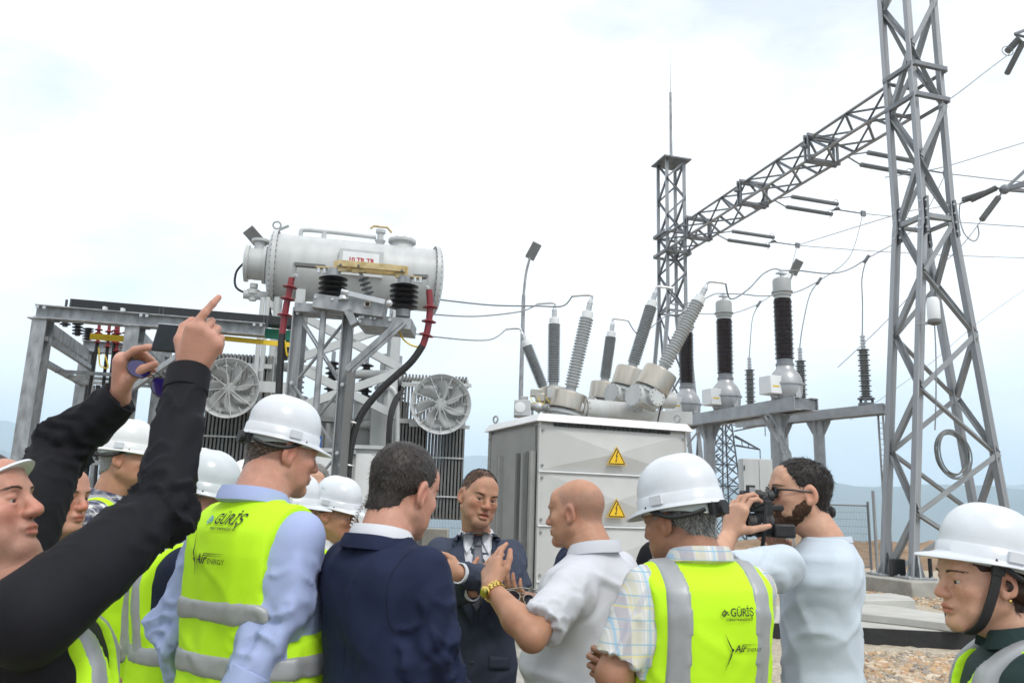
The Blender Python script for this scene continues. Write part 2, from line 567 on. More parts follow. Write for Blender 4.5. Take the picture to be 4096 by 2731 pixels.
def slabs():
    # long foundation slab with a tarred edge
    a = Wz(3250, 2494, .45); b = Wz(3960, 2530, .45)
    d = (b - a).normalized(); n = Vector((-d.y, d.x, 0))
    if n.y < 0: n = -n
    a2 = a - d * 1.1; b2 = b + d * 1.4
    t = thing('foundation_slab', 'long low concrete slab with a black tarred edge beside the stones', 'slab', (a2.x, a2.y, 0))
    P = [a2, b2, b2 + n * 1.75, a2 + n * 1.75]
    MB().prism([Vector((p.x, p.y, .2)) for p in P], [Vector((p.x, p.y, .45)) for p in P]).build('slab_body', conc2, t, bevel=.008)
    Q = [a2 - n * .008, b2 - n * .008, b2 + n * .004, a2 + n * .004]
    MB().prism([Vector((p.x, p.y, .19)) for p in Q], [Vector((p.x, p.y, .437)) for p in Q]).build('tarred_edge', bitumen, t)
    # loose covers lying on it
    for nm, pts, z0, h, lab in (
        ('concrete_cover', [(3350, 2442), (3620, 2470), (3860, 2498), (3830, 2462), (3600, 2425), (3400, 2408)], .452, .085, 'thin concrete cover plate lying nearest the tarred edge'),
        ('concrete_cover', [(3345, 2402), (3660, 2398), (3640, 2384), (3560, 2370), (3350, 2376)], .452, .13, 'thick pale concrete cover plate lying behind the thin one'),
    ):
        P = [Wz(x, y, z0 + h) for x, y in pts]
        c = sum(P, Vector()) / len(P)
        o = MB().prism([Vector((p.x, p.y, z0)) for p in P], [Vector((p.x, p.y, z0 + h)) for p in P])
        if o.v: tag(o.build(nm, conc2, None, bevel=.01), lab, 'slab')


slabs()

# ------------------------------------------------------------------ gantry of lattice steel
TZ = .56
Mb = Wz(3662, 2314, TZ)
HU, HW, HB, BHW = .36, .36, 1.2, .38


def topx(p):
    c = RWC.transposed() @ (Vector(p) - Vector((0, 0, CAMZ)))
    return CXP + FPX * c.x / -c.z


U = Vector((-.37, .93, 0)).normalized()
for _ in range(6):                            # beam line and column footing agree after a few passes
    Wd = Vector((U.y, -U.x, 0))               # to the right of the beam
    TC = Mb + Wd * HB + U * HU; TC.z = 0
    Np = TC + U * HU - Wd * BHW
    z_lo = 8.5
    for _k in range(8):
        Np.z = z_lo; px_ = topx(Np); z_lo = W(px_, 991 - .6346 * (px_ - 2674), Np.y).z
    Fp = Wz(2648, 1007, z_lo)
    U = Vector((Fp.x - Np.x, Fp.y - Np.y, 0)).normalized()
Wd = Vector((U.y, -U.x, 0)); TC = Mb + Wd * HB + U * HU; TC.z = 0


def lattice(root, C, hu, hb, ht, z0, zk, zt, leg, br, np_lo, np_hi, m, mlegs=None, flare_u=False):
    lv = [(z0 + (zk - z0) * i / np_lo, hb + (ht - hb) * i / np_lo) for i in range(np_lo + 1)]
    lv += [(zk + (zt - zk) * i / np_hi, ht) for i in range(1, np_hi + 1)]
    sg = [(-1, -1), (1, -1), (1, 1), (-1, 1)]   # (w, u)

    def P(i, k):
        z, h = lv[k]; hu2 = hu if not flare_u else hu * h / ht
        return Vector((C.x, C.y, 0)) + Wd * sg[i][0] * h + U * sg[i][1] * hu2 + Vector((0, 0, z))
    for i in range(4):
        cen = -(Wd * sg[i][0] + U * sg[i][1])
        bar('leg', P(i, 0), P(i, np_lo), leg, root, mlegs or m, 'L', (cen.y, -cen.x, 0) if False else None)
        bar('leg', P(i, np_lo) - Vector((0, 0, .2)), P(i, len(lv) - 1), leg * .88, root, mlegs or m)
    for f in range(4):
        a, b = f, (f + 1) % 4
        for k in range(len(lv) - 1):
            if (k + f) % 2: bar('brace', P(a, k), P(b, k + 1), br, root, m)
            else: bar('brace', P(b, k), P(a, k + 1), br, root, m)
        for k in (np_lo,): bar('brace', P(a, k), P(b, k), br, root, m)
    return lv, P


def gantry_column():
    t = thing('gantry_column', 'tall tapering lattice steel column standing on the concrete pedestals', 'steel tower', (TC.x, TC.y, 0))
    zt = z_lo + 3.6; zk = W(3685, 880, Mb.y + .5).z
    lv, P = lattice(t, TC, HU, HB, HW, TZ, zk, zt, .19, .1, 6, 5, galv, chordm)
    # splice plates
    for i in range(4):
        p = P(i, 6)
        d = (P(i, 7) - P(i, 5)).normalized()
        bar('splice_plate', p - d * .38, p + d * .38, .235, t, galv_d, 'B', None, .05)
        for k in range(4):
            for s in (-1, 1): bolt(p + d * (-.29 + .19 * k) - U * .0 - Vector((Wd * .03)) + (Vector((-.55, -.83, 0)) * .1) + Vector((.83, -.55, 0)) * .06 * s, (-.55, -.83, 0), .022, t)
    # collar frames where the beam meets
    for zz in (z_lo - .08, z_lo + .62):
        k = zz
        for i in range(4):
            sg = [(-1, -1), (1, -1), (1, 1), (-1, 1)]
            a = Vector((TC.x, TC.y, k)) + Wd * sg[i][0] * (HW + .06) + U * sg[i][1] * (HU + .06)
            j = (i + 1) % 4
            b = Vector((TC.x, TC.y, k)) + Wd * sg[j][0] * (HW + .06) + U * sg[j][1] * (HU + .06)
            bar('collar_bar', a, b, .09, t, galv_d)
    # foot plates
    for i in range(4):
        p = P(i, 0)
        MB().box((p.x - .26, p.y - .26, TZ - .002), (p.x + .26, p.y + .26, TZ + .035)).build('foot_plate', galv, t, bevel=.006)
        d = (P(i, 1) - p).normalized()
        for s in (0, 1):
            e = Vector((.18, 0, 0)) if s else Vector((0, .18, 0))
            MB().prism([p - e + Vector((0, 0, .03)), p + e + Vector((0, 0, .03)), p + d * .42 + e * .25, p + d * .42 - e * .25],
                       [q + (Vector((0, .02, 0)) if s else Vector((.02, 0, 0))) for q in (p - e + Vector((0, 0, .03)), p + e + Vector((0, 0, .03)), p + d * .42 + e * .25, p + d * .42 - e * .25)]).build('gusset', galv, t)
        for sx in (-1, 1):
            for sy in (-1, 1): bolt(p + Vector((sx * .2, sy * .2, .034)), (0, 0, 1), .028, t)
    return t


gantry_column()

for s, lab in ((-1, 'wide weathered concrete pedestal under the near column feet'), (1, 'wide weathered concrete pedestal under the far column feet')):
    c = TC + Wd * HB * s; c.z = 0
    Q = [c + Wd * i * .62 + U * j * .95 for i, j in ((-1, -1), (1, -1), (1, 1), (-1, 1))]
    tag(MB().prism([Vector((p.x, p.y, .12)) for p in Q], [Vector((p.x, p.y, TZ)) for p in Q]).build('concrete_pedestal', concrete, None, bevel=.02), lab, 'pedestal')

FC = Vector((Fp.x, Fp.y, 0)) + Wd * BHW


def far_column():
    t = thing('gantry_column', 'lattice steel column with a capped top and lightning rod behind the grey bushings', 'steel tower', (FC.x, FC.y, 0))
    zt = W(2680, 655, FC.y).z
    zk = W(2680, 1250, FC.y).z
    lattice(t, FC, .33, 1.1, .33, .3, zk, zt, .14, .065, 4, 8, galv_d, chordm)
    a = Vector((FC.x, FC.y, zt))
    Q = [a + Wd * i * .52 + U * j * .52 for i, j in ((-1, -1), (1, -1), (1, 1), (-1, 1))]
    MB().prism(Q, [q + Vector((0, 0, .05)) for q in Q]).build('top_plate', galv_d, t)
    r0 = a + Vector((0, 0, .05)); zr = W(2671, 370, FC.y).z; zw = W(2669, 205, FC.y).z
    p = MB().cyl(r0, (a.x, a.y, zr), .055, .045, 10).build('rod_pole', galv, t)
    MB().cyl((a.x, a.y, zr), (a.x, a.y, zw), .014, .006, 6).build('rod_tip', galv, t)
    for zz in (z_lo - .08, z_lo + .62):
        for i in range(4):
            sg = [(-1, -1), (1, -1), (1, 1), (-1, 1)]; j = (i + 1) % 4
            bar('collar_bar', Vector((FC.x, FC.y, zz)) + Wd * sg[i][0] * .45 + U * sg[i][1] * .45, Vector((FC.x, FC.y, zz)) + Wd * sg[j][0] * .45 + U * sg[j][1] * .45, .1, t, galv_d)


far_column()
BZ0, BZ1 = z_lo, z_lo + .54


def bpt(s, w, z):
    """point on the gantry beam: s metres from the near column axis, w across, z height"""
    p = Vector((TC.x, TC.y, 0)) + U * s + Wd * w; p.z = z
    return p


BL = (FC - TC).length


def gantry_beam():
    t = thing('gantry_beam', 'long lattice steel beam spanning between the two lattice columns', 'steel beam', (TC.x, TC.y, BZ0))
    for w in (-BHW, BHW):
        for z in (BZ0, BZ1): bar('chord', bpt(HU, w, z), bpt(BL + .3, w, z), .085, t, chordm)
    n = 16
    S = [HU + (BL + .3 - HU) * i / n for i in range(n + 1)]
    for k in range(n):
        a, b = S[k], S[k + 1]
        for w in (-BHW, BHW):
            if k % 2: bar('brace', bpt(a, w, BZ0), bpt(b, w, BZ1), .06, t, galv_d)
            else: bar('brace', bpt(a, w, BZ1), bpt(b, w, BZ0), .06, t, galv_d)
        for z in (BZ0, BZ1):
            if (k + (z > BZ0)) % 2: bar('brace', bpt(a, -BHW, z), bpt(b, BHW, z), .055, t, galv_d)
            else: bar('brace', bpt(a, BHW, z), bpt(b, -BHW, z), .055, t, galv_d)
    # stiffening frames that carry the strings
    for px in (3290, 3010, 2795):
        best = min((abs((lambda q: 2048 + 3207 * (RWC.transposed() @ (q - Vector((0, 0, CAMZ)))).x / -(RWC.transposed() @ (q - Vector((0, 0, CAMZ)))).z)(bpt(i * .05, 0, BZ0)) - px), i * .05) for i in range(8, int(BL / .05)))
        s = best[1]
        STR.append(s)
        for ds in (-.07, .07):
            for w in (-BHW - .04, BHW + .04): bar('frame_bar', bpt(s + ds, w, BZ0 - .08), bpt(s + ds, w, BZ1 + .1), .075, t, galv_d)
            for z in (BZ0 - .05, BZ1 + .05): bar('frame_bar', bpt(s + ds, -BHW - .08, z), bpt(s + ds, BHW + .08, z), .075, t, galv_d)
            bar('frame_bar', bpt(s + ds, -BHW, BZ0), bpt(s + ds, BHW, BZ1), .06, t, galv_d)
        MB().cyl(bpt(s, -BHW - .2, BZ0 + .3), bpt(s, -BHW - .03, BZ0 + .3), .05, n=8).build('anchor_eye', galv_d, t)


STR = []
gantry_beam()

# tension strings and the line conductors that leave them
names = ['pair of long grey insulator rods hung from the beam beside the tall column',
         'pair of long grey insulator rods hung from the middle of the beam',
         'pair of long grey insulator rods hung from the beam near the far column']
SEND = []
for k, s in enumerate(STR):
    s = s - .42
    a = bpt(s, BHW + .05, BZ0 + .02)
    t = thing('insulator_string', names[k], 'insulator', a, 'tension strings on the gantry beam')
    ln = 1.55
    dz = Vector((0, 0, -.02))
    e = a + Wd * (.5 + ln) + dz
    for q in (-.11, .11):
        o2 = U * q * 1.2 - Vector((0, 0, q * .95)); p0 = a + Wd * .45 + o2 + dz * .2; p1 = a + Wd * (.45 + ln) + o2 + dz
        MB().tube([a + U * q * .4, p0], .02).build('shackle', galv_d, t)
        insul(p0, p1, .03, .062, 34, gry_ins, t, 'rod', 12)
        MB().torus(p1 - Wd * .1, Wd, .12, .009, 16, 6, 4.6, .4).build('arcing_horn', galv, t)
    MB().prism([e + U * .16 - Wd * .06, e - U * .16 - Wd * .06, e + Wd * .14], [v + Vector((0, 0, .03)) for v in (e + U * .16 - Wd * .06, e - U * .16 - Wd * .06, e + Wd * .14)]).build('yoke_plate', galv_d, t)
    cl = e + Wd * .9 + Vector((0, 0, .0))
    MB().tube([e + Wd * .1, cl], .022).build('clamp_rod', galv_d, t)
    MB().beam(cl - Wd * .06, cl + Wd * .08, .07, .16).build('dead_end_clamp', galv_d, t)
    SEND.append(cl)
    far = cl + Wd * 26 + Vector((0, 0, 3.2))
    wire = MB().tube(sag(cl, far, .5, 16), .013, 6).build('line_conductor', wirem)
    tag(wire, ['aluminium line wire leaving the string beside the tall column', 'aluminium line wire leaving the middle insulator string', 'aluminium line wire leaving the string near the far column'][k], 'wire', 'line wires of the bay')

# ------------------------------------------------------------------ pedestals and switch yard supports
def ped(p, hx, hy, z1, lab, name='concrete_footing'):
    tag(MB().box((p.x - hx, p.y - hy, .1), (p.x + hx, p.y + hy, z1)).build(name, concrete, None, bevel=.02), lab, 'footing')


def support_column(p0, z0, z1, r, label, group=None):
    t = thing('support_column', label, 'column', (p0.x, p0.y, z0), group)
    MB().cyl((p0.x, p0.y, z0), (p0.x, p0.y, z1), r, r, 20).build('tube', chordm, t)
    for a in range(4):
        an = math.pi / 4 + a * math.pi / 2; d = Vector((math.cos(an), math.sin(an), 0)); e = Vector((-d.y, d.x, 0)) * .008
        for zz, sg in ((z0, 1), (z1, -1)):
            q = [Vector((p0.x, p0.y, zz)) + d * r * .95, Vector((p0.x, p0.y, zz)) + d * (r + .15), Vector((p0.x, p0.y, zz + sg * .06)) + d * (r + .15), Vector((p0.x, p0.y, zz + sg * .34)) + d * (r + .005), Vector((p0.x, p0.y, zz + sg * .34)) + d * r * .95]
            MB().prism([v - e for v in q], [v + e for v in q]).build('gusset', chordm, t)
    MB().box((p0.x - .24, p0.y - .24, z0 - .001), (p0.x + .24, p0.y + .24, z0 + .03)).build('base_plate', galv, t)
    MB().box((p0.x - .22, p0.y - .22, z1 - .02), (p0.x + .22, p0.y + .22, z1)).build('cap_plate', galv, t)
    return t


# current transformers on beam one
Yc = [15.0, 16.8, 18.8]
ctb = [W(3145, 1600, Yc[0])]
zc_ = ctb[0].z
ctb += [Wz(2915, 1642, zc_), Wz(2748, 1668, zc_)]
bd = (ctb[2] - ctb[0]); bd.z = 0; bd.normalize()
ctb[1] = ctb[0] + bd * (ctb[1] - ctb[0]).dot(bd)
bn = Vector((bd.y, -bd.x, 0))


ctm = mat('transformer_casting', (.37, .375, .385), .36, .35, .08, 5, .05, 30)
cth = mat('transformer_head', (.36, .365, .36), .4, 0, .06, 4)


def current_transformer(p, label):
    t = thing('current_transformer', label, 'transformer', p, 'current transformers on the steel beam')
    z = Vector((0, 0, 1))
    S = 2.5 / 2.52

    def A(h): return p + z * h * S
    MB().lathe(A(0), A(.66), [(.25, 0), (.275, .05), (.30, .13), (.31, .22), (.31, .27), (.335, .275), (.335, .305), (.31, .31), (.295, .40), (.26, .48), (.205, .55), (.165, .60), (.155, .66)], 28).build('tank', ctm, t)
    for k in range(4):
        an = k * math.pi / 2 + .5; d = Vector((math.cos(an), math.sin(an), 0))
        MB().beam(A(.02) + d * .3, A(.4) + d * .24, .05, .1).build('rib', ctm, t)
    bx = p - bd * .0 + Vector((-.93, -.37, 0)) * .36 + z * .25
    T = Matrix.Translation(bx) @ Matrix.Rotation(math.atan2(-.37, -.93) + math.pi, 4, 'Z')
    b = MB(T).box((-.13, -.17, -.17), (.13, .17, .17)).build('terminal_box', white_p, t, bevel=.012)
    MB(T).box((-.08, -.174, -.05), (.06, -.169, -.02)).build('plate', yellow, b)
    MB().lathe(A(.66), A(.78), [(.17, 0), (.17, .04), (.15, .05), (.15, .12)], 20).build('lower_flange', galv_d, t)
    insul(A(.78), A(1.98), .135, .178, 26, brn_ins, t, 'insulator', 24, .012)
    MB().lathe(A(1.98), A(2.5), [(.15, 0), (.15, .06), (.17, .065), (.17, .12), (.2, .125), (.2, .15), (.172, .155), (.175, .36), (.16, .40), (.1, .43), (.04, .435)], 24).build('head', cth, t)
    MB().cyl(A(2.37), A(2.58), .03, n=10).build('terminal_stud', alu, t)
    MB().beam(A(2.5) - bn * .1, A(2.5) + bn * .1, .1, .03).build('terminal_clamp', alu, t)
    return A(2.56)


CTT = [current_transformer(ctb[i], l) for i, l in enumerate((
    'tall dark-sheathed current transformer at the open end of the beam', 'tall dark-sheathed current transformer in the middle of the beam row',
    'dark-sheathed current transformer half hidden behind a slanting grey bushing'))]


def steel_beam(a, b, w, h, label, t0=.014):
    t = thing('support_beam', label, 'beam', a)
    for s in (-1, 1):
        off = Vector(((b - a).y, -(b - a).x, 0)).normalized() * s * w / 2
        MB().beam(a + off, b + off, .016, h).build('channel_web', chordm, t)
        MB().beam(a + off * .72 + Vector((0, 0, h / 2 - .01)), b + off * .72 + Vector((0, 0, h / 2 - .01)), w * .26, .018).build('flange', chordm, t)
        MB().beam(a + off * .72 - Vector((0, 0, h / 2 - .01)), b + off * .72 - Vector((0, 0, h / 2 - .01)), w * .26, .018).build('flange', chordm, t)
    n = 6
    for i in range(n):
        q = a.lerp(b, (i + .1) / (n - .6))
        MB().beam(q - Vector(((b - a).y, -(b - a).x, 0)).normalized() * w * .47, q + Vector(((b - a).y, -(b - a).x, 0)).normalized() * w * .47, .08, h * .8).build('spacer', galv_d, t)
    return t


ha = Vector((0, 0, .13))
steel_beam(ctb[0] - bd * .55 - ha, ctb[2] + bd * .6 - ha, .52, .24, 'galvanised double channel beam carrying the current transformers')
for i, (px, py) in enumerate(((3064, 1660), (2800, 1700))):
    q = Wz(px, py, zc_ - .27)
    s = (q - ctb[0]).dot(bd); q = ctb[0] + bd * s
    support_column(Vector((q.x, q.y, 0)), .62, zc_ - .25, .125, ['round galvanised column under the open end of the transformer beam', 'round galvanised column under the transformer beam beside the big cabinet'][i])
    ped(Vector((q.x, q.y, 0)), .4, .4, .62, ['concrete footing under the column at the open end of the transformer beam', 'concrete footing under the column beside the big cabinet'][i])
# cable ladder down the near column
q = Wz(3064, 1660, zc_ - .27); q = ctb[0] + bd * (q - ctb[0]).dot(bd) + Vector((-.02, -.2, 0))
t = thing('cable_ladder', 'perforated galvanised cable tray bent down along the column', 'cable tray', (q.x, q.y, .6))
pp = [Vector((q.x - .25, q.y - .12, zc_ - .3)), Vector((q.x + .12, q.y - .05, zc_ - 1.0)), Vector((q.x + .12, q.y - .05, .65))]
for j in range(2):
    a, b = pp[j], pp[j + 1]
    for s in (-.055, .055): MB().beam(a + Vector((s, 0, 0)), b + Vector((s, 0, 0)), .012, .04).build('rail', galv, t)
    n = int((b - a).length / .09)
    for k in range(n): MB().beam(a.lerp(b, k / n) - Vector((.055, 0, 0)), a.lerp(b, k / n) + Vector((.055, 0, 0)), .035, .01).build('rung', galv, t)

# arresters on beam two
ar0 = W(3466, 1622, 16.6); za = ar0.z
ar = [ar0, Wz(3213, 1650, za), Wz(3004, 1672, za)]
ad = ar[2] - ar[0]; ad.z = 0; ad.normalize(); an_ = Vector((ad.y, -ad.x, 0))
ar[1] = ar[0] + ad * (ar[1] - ar[0]).dot(ad)
ART = []
for i, p in enumerate(ar):
    t = thing('surge_arrester', ['slim grey surge arrester at the open end of the lower beam', 'slim grey surge arrester just behind the open-end current transformer', 'slim grey surge arrester between two current transformers'][i], 'arrester', p, 'surge arresters on the lower beam')
    MB().cyl(p, p + Vector((0, 0, .05)), .16, n=16).build('base_ring', galv_d, t)
    for k in range(3):
        an = k * 2.1; d = Vector((math.cos(an), math.sin(an), 0)) * .13
        MB().cyl(p + d + Vector((0, 0, .04)), p + d + Vector((0, 0, .14)), .03, n=8).build('foot_insulator', galv_d, t)
    MB().cyl(p + Vector((0, 0, .13)), p + Vector((0, 0, .16)), .17, n=16).build('foot_ring', galv_d, t)
    insul(p + Vector((0, 0, .16)), p + Vector((0, 0, 1.2)), .075, .125, 19, gry_ins_d, t, 'insulator', 18, .025)
    MB().cyl(p + Vector((0, 0, 1.2)), p + Vector((0, 0, 1.52)), .04, .025, 10).build('terminal', alu, t)
    for k in range(4): MB().cyl(p + Vector((0, 0, 1.24 + .07 * k)), p + Vector((0, 0, 1.27 + .07 * k)), .055, n=10).build('clamp_ring', alu, t)
    ART.append(p + Vector((0, 0, 1.52)))
steel_beam(ar[0] - ad * .5 - Vector((0, 0, .11)), ar[2] + ad * .35 - Vector((0, 0, .11)), .34, .2, 'galvanised double channel beam carrying the slim surge arresters')
for i, px in enumerate((3370, 3090)):
    q = Wz(px, 1690, za - .2); q = ar[0] + ad * (q - ar[0]).dot(ad)
    support_column(Vector((q.x, q.y, 0)), .66, za - .21, .12, ['round galvanised column under the open end of the arrester beam', 'round galvanised column under the arrester beam behind the cable tray'][i])
    ped(Vector((q.x, q.y, 0)), .55, .55, .66, ['square concrete footing under the column at the open end of the arrester beam', 'square concrete footing under the arrester column behind the cable tray'][i])
for i, (px, py) in enumerate(((3522, 1660), (3272, 1680))):
    q = Wz(px, py, za - .2)
    t = thing('cable_ladder', ['narrow perforated cable tray hanging from the open end of the arrester beam', 'narrow perforated cable tray hanging from the middle of the arrester beam'][i], 'cable tray', (q.x, q.y, .3))
    for s in (-.05, .05): MB().beam((q.x + s, q.y, za - .2), (q.x + s, q.y, .3), .012, .04).build('rail', galv, t)
    for k in range(30): MB().beam((q.x - .05, q.y, .35 + (za - .6) * k / 30), (q.x + .05, q.y, .35 + (za - .6) * k / 30), .03, .01).build('rung', galv, t)

# white control box on the near column
cb = W(3022, 1905, 14.6)
t = thing('control_box', 'pale grey two-door control box mounted on the galvanised column', 'box', cb)
MB().box((cb.x - .27, cb.y - .13, cb.z - .33), (cb.x + .27, cb.y + .15, cb.z + .31)).build('case', paint_l, t, bevel=.01)
for s in (0, 1): MB().box((cb.x - .262 + .29 * s, cb.y - .15, cb.z - .32), (cb.x + .018 + .244 * s, cb.y - .131, cb.z + .30)).build('door', paint_l, t, bevel=.004)
MB().box((cb.x - .25, cb.y - .165, cb.z + .1), (cb.x - .235, cb.y - .149, cb.z + .18)).build('latch', blackp, t)
MB().beam((cb.x, cb.y + .14, cb.z), (cb.x + .1, cb.y + .45, cb.z), .1, .08).build('bracket', galv, t)

# ------------------------------------------------------------------ far pylon
def pylon():
    c = W(2905, 2050, 112.0)
    zb = -36.0
    t = thing('line_pylon', 'distant dark lattice pylon with drooping arms beyond the yard', 'pylon', (c.x, c.y, zb))
    z1 = W(2905, 1690, 112.0).z
    dk = mat('pylon_steel', (.07, .075, .085), .6, .2, .1, 1)
    hw = lambda z: np.interp(z, [-36, 1, z1], [3.9, 1.72, .72])
    lv = [-36, -30, -24, -19, -14, -9.5, -5.5, -2, 1] + [1 + (z1 - 1) * i / 9 for i in range(1, 10)]
    cs = [(-1, -1), (1, -1), (1, 1), (-1, 1)]
    R2 = Matrix.Rotation(.35, 3, 'Z')

    def P(i, z):
        h = hw(z); v = R2 @ Vector((cs[i][0] * h, cs[i][1] * h, 0)); return Vector((c.x + v.x, c.y + v.y, z))
    for k in range(len(lv) - 1):
        for i in range(4):
            bar('leg', P(i, lv[k]), P(i, lv[k + 1]), .22, t, dk)
            j = (i + 1) % 4
            bar('brace', P(i, lv[k]), P(j, lv[k + 1]), .1, t, dk); bar('brace', P(j, lv[k]), P(i, lv[k + 1]), .1, t, dk)
            if k % 2: bar('brace', P(i, lv[k]), P(j, lv[k]), .1, t, dk)
    for (x, y, by, sgn) in ((2845, 1704, 1702, -1), (3040, 1798, 1742, 1), (2822, 1855, 1815, -1), (3060, 1700, 1698, 1)):
        tip = W(x, y, 112); r0 = W(2905 + 30 * sgn, by, 112); r1 = W(2905 + 34 * sgn, y if sgn < 0 else 1780 if by > 1700 else by + 25, 112)
        for o in (-.5, .5):
            bar('arm_bar', r0 + Vector((0, o, 0)), tip, .16, t, dk); bar('arm_bar', r1 + Vector((0, o, 0)), tip, .16, t, dk)
        for q in (.3, .55, .75): bar('arm_bar', r0.lerp(tip, q), r1.lerp(tip, q), .1, t, dk)
        insul(tip, tip - Vector((0, 0, 1.5)), .04, .11, 8, dk, t, 'insulator', 8)
    return t


pylon()

# crossarm of the terminal pylon that reaches in from the right
def terminal_arm():
    Y0 = 21.0
    n1 = W(4018, 758, Y0); far = W(4330, 640, Y0 + 1.0)
    t = thing('terminal_pylon', 'dark lattice pylon whose pointed arm and grey rods reach in beside the tall column', 'pylon', (far.x, far.y, 0))
    for x, y, dy in ((4330, 470, 0), (4330, 640, 1.2), (4330, 690, -1.0), (4330, 780, 0)):
        bar('arm_bar', n1, W(x, y, Y0 + dy), .09, t, galv_d)
    for k in range(4):
        q = Vector((far.x + (.9 if k % 2 else -.2), far.y + (.9 if k > 1 else -.9), 0))
        bar('leg', q, q + Vector((0, 0, 16)), .14, t, galv_d)
    for k in range(10):
        a = Vector((far.x - .2, far.y - .9, 1.5 * k)); b = Vector((far.x + .9, far.y - .9, 1.5 * k + 1.5))
        bar('brace', a, b, .07, t, galv_d)
        bar('brace', a + Vector((1.1, 1.8, 0)), b + Vector((-1.1, 1.8, 0)), .07, t, galv_d)
    bar('arm_bar', W(4330, 30, Y0), W(4060, 135, Y0), .09, t, galv_d)
    bar('arm_bar', W(4330, 200, Y0), W(4060, 135, Y0), .09, t, galv_d)
    MB().ball(n1, .14).build('node_plate', galv_d, t)
    for a, b in (((3985, 752), (3885, 800)), ((3940, 772), (3852, 800))):
        insul(W(*a, Y0), W(*b, Y0), .05, .085, 20, gry_ins_d, t, 'rod', 10)
    insul(W(3994, 790, Y0), W(3928, 878, Y0 - .4), .05, .085, 22, gry_ins_d, t, 'rod', 10)
    insul(W(4072, 160, Y0), W(4030, 205, Y0), .05, .1, 12, gry_ins_d, t, 'rod', 10)
    insul(W(4092, 170, Y0), W(4028, 295, Y0), .05, .085, 24, gry_ins_d, t, 'rod', 10)
    MB().tube([n1, W(3985, 752, Y0)], .03).build('link', galv_d, t)
    MB().tube([n1, W(3994, 790, Y0)], .03).build('link', galv_d, t)
    MB().tube([W(3885, 800, Y0), W(3840, 815, Y0), W(3852, 800, Y0)], .025).build('link', galv_d, t)
    MB().tube([W(4060, 135, Y0), W(4072, 160, Y0), W(4060, 135, Y0), W(4092, 170, Y0)], .025).build('link', galv_d, t)
    MB().torus(W(4030, 205, Y0), W(4030, 205, Y0) - W(4072, 160, Y0), .16, .012, 18, 5).build('arcing_ring', galv_d, t)


terminal_arm()

# ------------------------------------------------------------------ lamp posts
def lamp_post(label, tip, base_px, Y, zb, bend, hd=(.25, -.1, .5)):
    top = W(*tip, Y); b = W(*base_px, Y)
    t = thing('lamp_post', label, 'lamp post', (b.x, b.y, zb))
    nk = W(*bend, Y)
    foot = Vector((b.x, b.y, zb)); nk.x = foot.x; nk.y = foot.y
    MB().tube([foot, nk], [.09, .06], 10).build('pole', galv, t)
    MB().tube(spline([nk, nk.lerp(top, .45) + Vector((-.02, 0, .15)), top]), .042, 8).build('arm', galv, t)
    d = Vector(hd).normalized() * .5
    MB().beam(top - d * .1, top + d, .3, .08, (0, 1, 0)).build('lamp_head', paint_dk, t, bevel=.01)


lamp_post('slim galvanised lamp post with a curved neck beyond the transformer wires', (2120, 1030), (2083, 1585), 24.0, 0, (2100, 1180))
lamp_post('lamp post whose flat head peeks out beside the open-end current transformer', (3172, 1092), (3140, 1640), 27.0, .1, (3148, 1250))
lamp_post('lamp post whose flat head peeks out left of the big oil tank', (1046, 980), (1085, 1585), 19.0, 0, (1058, 1090), (-.38, -.2, .4))

# ------------------------------------------------------------------ fences
def fence(label, pts, z0, h, n_mesh=26, post_ext=.1):
    a, b = pts
    t = thing('mesh_fence', label, 'fence', (a.x, a.y, z0))
    fm = galv_d
    for q in (a, b): bar('post', Vector((q.x, q.y, z0)), Vector((q.x, q.y, z0 + h + post_ext)), .06, t, fm, 'R')
    A = lambda s, z: Vector((a.x + (b.x - a.x) * s, a.y + (b.y - a.y) * s, z0 + z))
    for z in (.08, h): bar('rail', A(0, z), A(1, z), .04, t, fm, 'R')
    mb = MB()
    for k in range(1, n_mesh): mb.tube([A(k / n_mesh, .08), A(k / n_mesh, h)], .0035, 4)
    for k in range(1, 9): mb.tube([A(0, h * k / 9), A(1, h * k / 9)], .0035, 4)
    o = mb.build('wire_mesh', fm, t); o['kind'] = 'stuff'


fz = .45
pA = Wz(3300, 2150, fz + .1); pA = W(3240, 2165, 20.5); pB = W(3480, 2170, 20.5)
fence('wire mesh gate panel behind the cameraman at the edge of the yard', (pA, pB), .35, W(3480, 2022, 20.5).z - .35, 40)
gp = W(3494, 2000, 20.3); tag(bar('gate_post', Vector((gp.x, gp.y, .3)), Vector((gp.x, gp.y, W(3490, 1962, 20.3).z)), .08, None, galv, 'R'), 'round galvanised gate post behind the arrester column', 'post')
pA = W(1640, 2090, 18.0); pB = W(2010, 2100, 18.0)
fence('wire mesh fence seen between the radiator and the big cabinet', (pA, pB), -.02, W(1900, 1940, 18.0).z, 60, .6)
pA = W(-250, 1990, 14.0); pB = W(330, 2000, 14.5)
fence('wire mesh fence behind the raised black sleeves', (pA, pB), -.02, W(60, 1832, 14).z, 60, .05)

# lumpy concrete wall seen between the suits
a = W(1560, 2160, 15.0); b = W(1790, 2160, 15.0)
tag(MB().box((a.x, 15, -.05), (b.x, 15.35, W(1700, 2112, 15).z)).build('low_wall', concrete, None, bevel=.02), 'low weathered concrete wall behind the suited men', 'wall')
# ------------------------------------------------------------------ big cabinet with folded panels
c0 = W(2160, 1664, 8.9); ZT = c0.z
cR = Wz(2748, 1708, ZT); cL = Wz(1992, 1713, ZT)
cu = Vector((cR.x - c0.x, cR.y - c0.y, 0)); CWD = cu.length; cu.normalize()
cv = Vector((-cu.y, cu.x, 0)); CDP = (cL - c0).length
CB = .16


